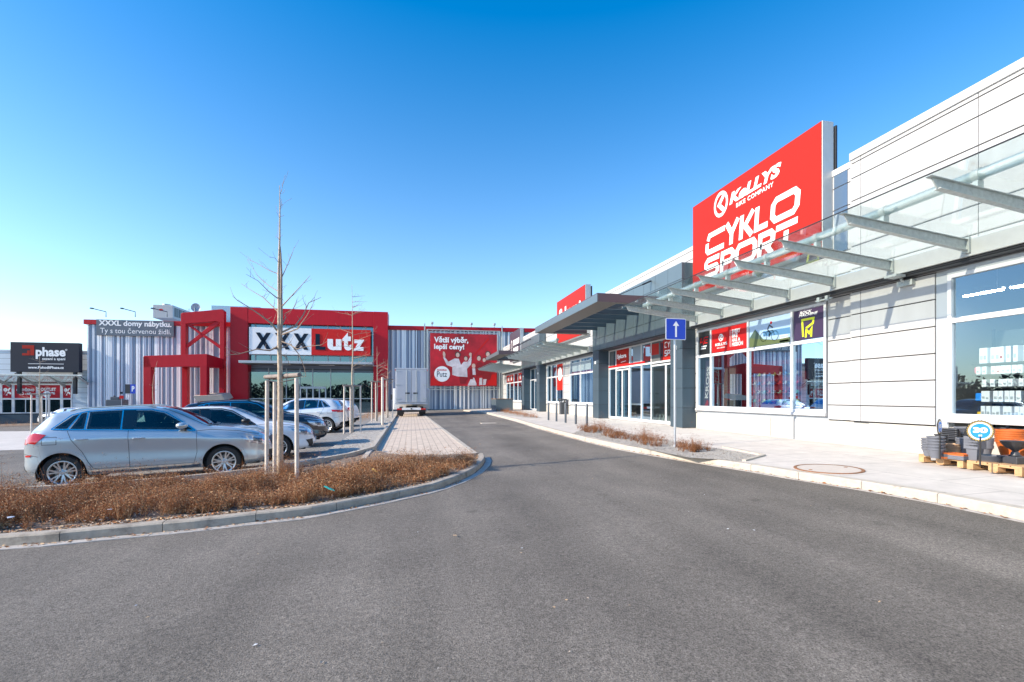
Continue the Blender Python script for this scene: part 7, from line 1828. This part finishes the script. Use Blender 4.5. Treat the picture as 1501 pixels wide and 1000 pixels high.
# cycle shop display: maroon wall with helmets and jerseys
m = MB(); m.box(12.0, 12.4, .42, 12.1, 14.95, 3.1, 0); m.box(11.99, 12.4, 2.68, 12.0, 14.95, 2.82, 1); m.build('display_wall', [M('maroon_wall', (.16, .02, .03), .6), MT['redb']], None, label='dark maroon display wall inside the cycle shop window', cat='display wall')
cols = [M('helmet_%s' % n_, c, .3) for n_, c in (('white', (.75, .75, .78)), ('lime', (.5, .75, .1)), ('red', (.7, .05, .05)), ('blue', (.05, .25, .6)), ('teal', (.15, .6, .5)))]
cn = ['white', 'lime', 'red', 'blue', 'teal']
for r_ in range(4):
    pr = {}
    for i in range(10):
        k = (i * 3 + r_ * 2 + (i // 3)) % 5; y = 14.75 - i * .235; z = 2.3 - r_ * .3
        if k not in pr:
            t = thing('cycling_helmet', '', 'helmet', (0, 0, 0), 0, '', local=True); m = MB(); m.sphere((0, 0, .07), .085, 0, 14, (.85, 1.05, .75)); m.build('shell', cols[k], t, smooth=True)
            m = MB()
            for q in (-.04, 0, .04): m.box(-.095, q - .008, .06, -.05, q + .008, .125)
            m.build('vent', MT['black'], t); pr[k] = t
            o = t; o.location = (11.88, y, z)
        else: o = cp(pr[k], (11.88, y, z))
        o['label'] = '%s helmet hanging in %s row on the maroon display wall' % (cn[k], ('the top', 'the second', 'the third', 'the lowest')[r_]); o['group'] = '%s helmets on the display wall' % cn[k]
# leaning shop banner
t = thing('feather_banner', 'dark narrow banner with white slanted lettering inside the leftmost cycle shop pane', 'banner', (10.95, 15.9, .42))
m = MB(); m.prism([(10.95, 16.12, 1.2), (10.95, 15.72, 1.2), (10.95, 15.52, 3.05), (10.95, 15.96, 3.05)], (.02, 0, 0)); m.build('cloth', M('banner_plum', (.07, .05, .09), .7), t)
m = MB(); V, F = fit(text2d('KROSS', 1, .03), 0, 1.2, 0, .2); put(m, (V, F), lambda u, v: (10.945, 15.82 - u * .11 + v, 1.55 + u)); m.build('print', MT['wht'], t)
m = MB(); m.add([(10.944, 16.05, 1.24), (10.944, 15.82, 1.24), (10.944, 15.78, 1.42), (10.944, 15.88, 1.5)], [(0, 1, 2, 3)]); m.build('red_print', MT['redb'], t)
# pale partition
m = MB(); m.box(11.5, 15.0, .42, 11.6, 15.7, 4.0); m.build('partition', MT['interior'], None, label='pale partition inside the cycle shop beside the narrow banner', cat='partition')
# bicycles inside, simple frames
def bicycle(lab, loc, rz, colr):
    t = thing('bicycle', lab, 'bicycle', (0, 0, 0), 0, 'bicycles inside the cycle shop', local=True)
    for x in (-.52, .52):
        m = MB(); pts = [(x + .34 * math.cos(2 * math.pi * k / 24), 0, .34 + .34 * math.sin(2 * math.pi * k / 24)) for k in range(25)]; m.tube(pts, .018, 6, cap=False); wo = m.build('wheel', MT['rubber'], t)
        m = MB()
        for k in range(12): a = 2 * math.pi * k / 12; m.bar((x, 0, .34), (x + .33 * math.cos(a), 0, .34 + .33 * math.sin(a)), .003, .003)
        m.build('spokes', MT['galv'], wo)
    m = MB(); m.tube([(-.52, 0, .34), (-.12, 0, .3), (.36, 0, .78), (-.2, 0, .82), (-.12, 0, .3)], .018, 8); m.tube([(-.52, 0, .34), (-.2, 0, .8)], .012, 8); m.tube([(.36, 0, .82), (.52, 0, .34)], .018, 8); m.build('frame', colr, t)
    m = MB(); m.tube([(-.22, 0, .8), (-.25, 0, .95)], .014, 8); m.obb((-.24, 0, .97), (.26, .13, .05)); m.build('saddle', MT['black'], t, bevel=.02)
    m = MB(); m.tube([(.33, 0, .78), (.33, 0, .92)], .014, 8); m.tube([(.36, -.3, .95), (.33, 0, .93), (.36, .3, .95)], .012, 8); m.build('handlebar', MT['black'], t)
    t.location = loc; t.rotation_euler = (0, 0, rz)
bicycle('dark bicycle behind the lowest right pane of the cycle shop', (11.7, 11.3, .5), R(95), MT['black'])
bicycle('red bicycle in the middle of the cycle shop floor', (12.4, 13.0, .5), R(80), MT['redb'])
bicycle('blue bicycle just behind the right sliding door', (12.3, 18.2, .45), R(100), MT['azure'])
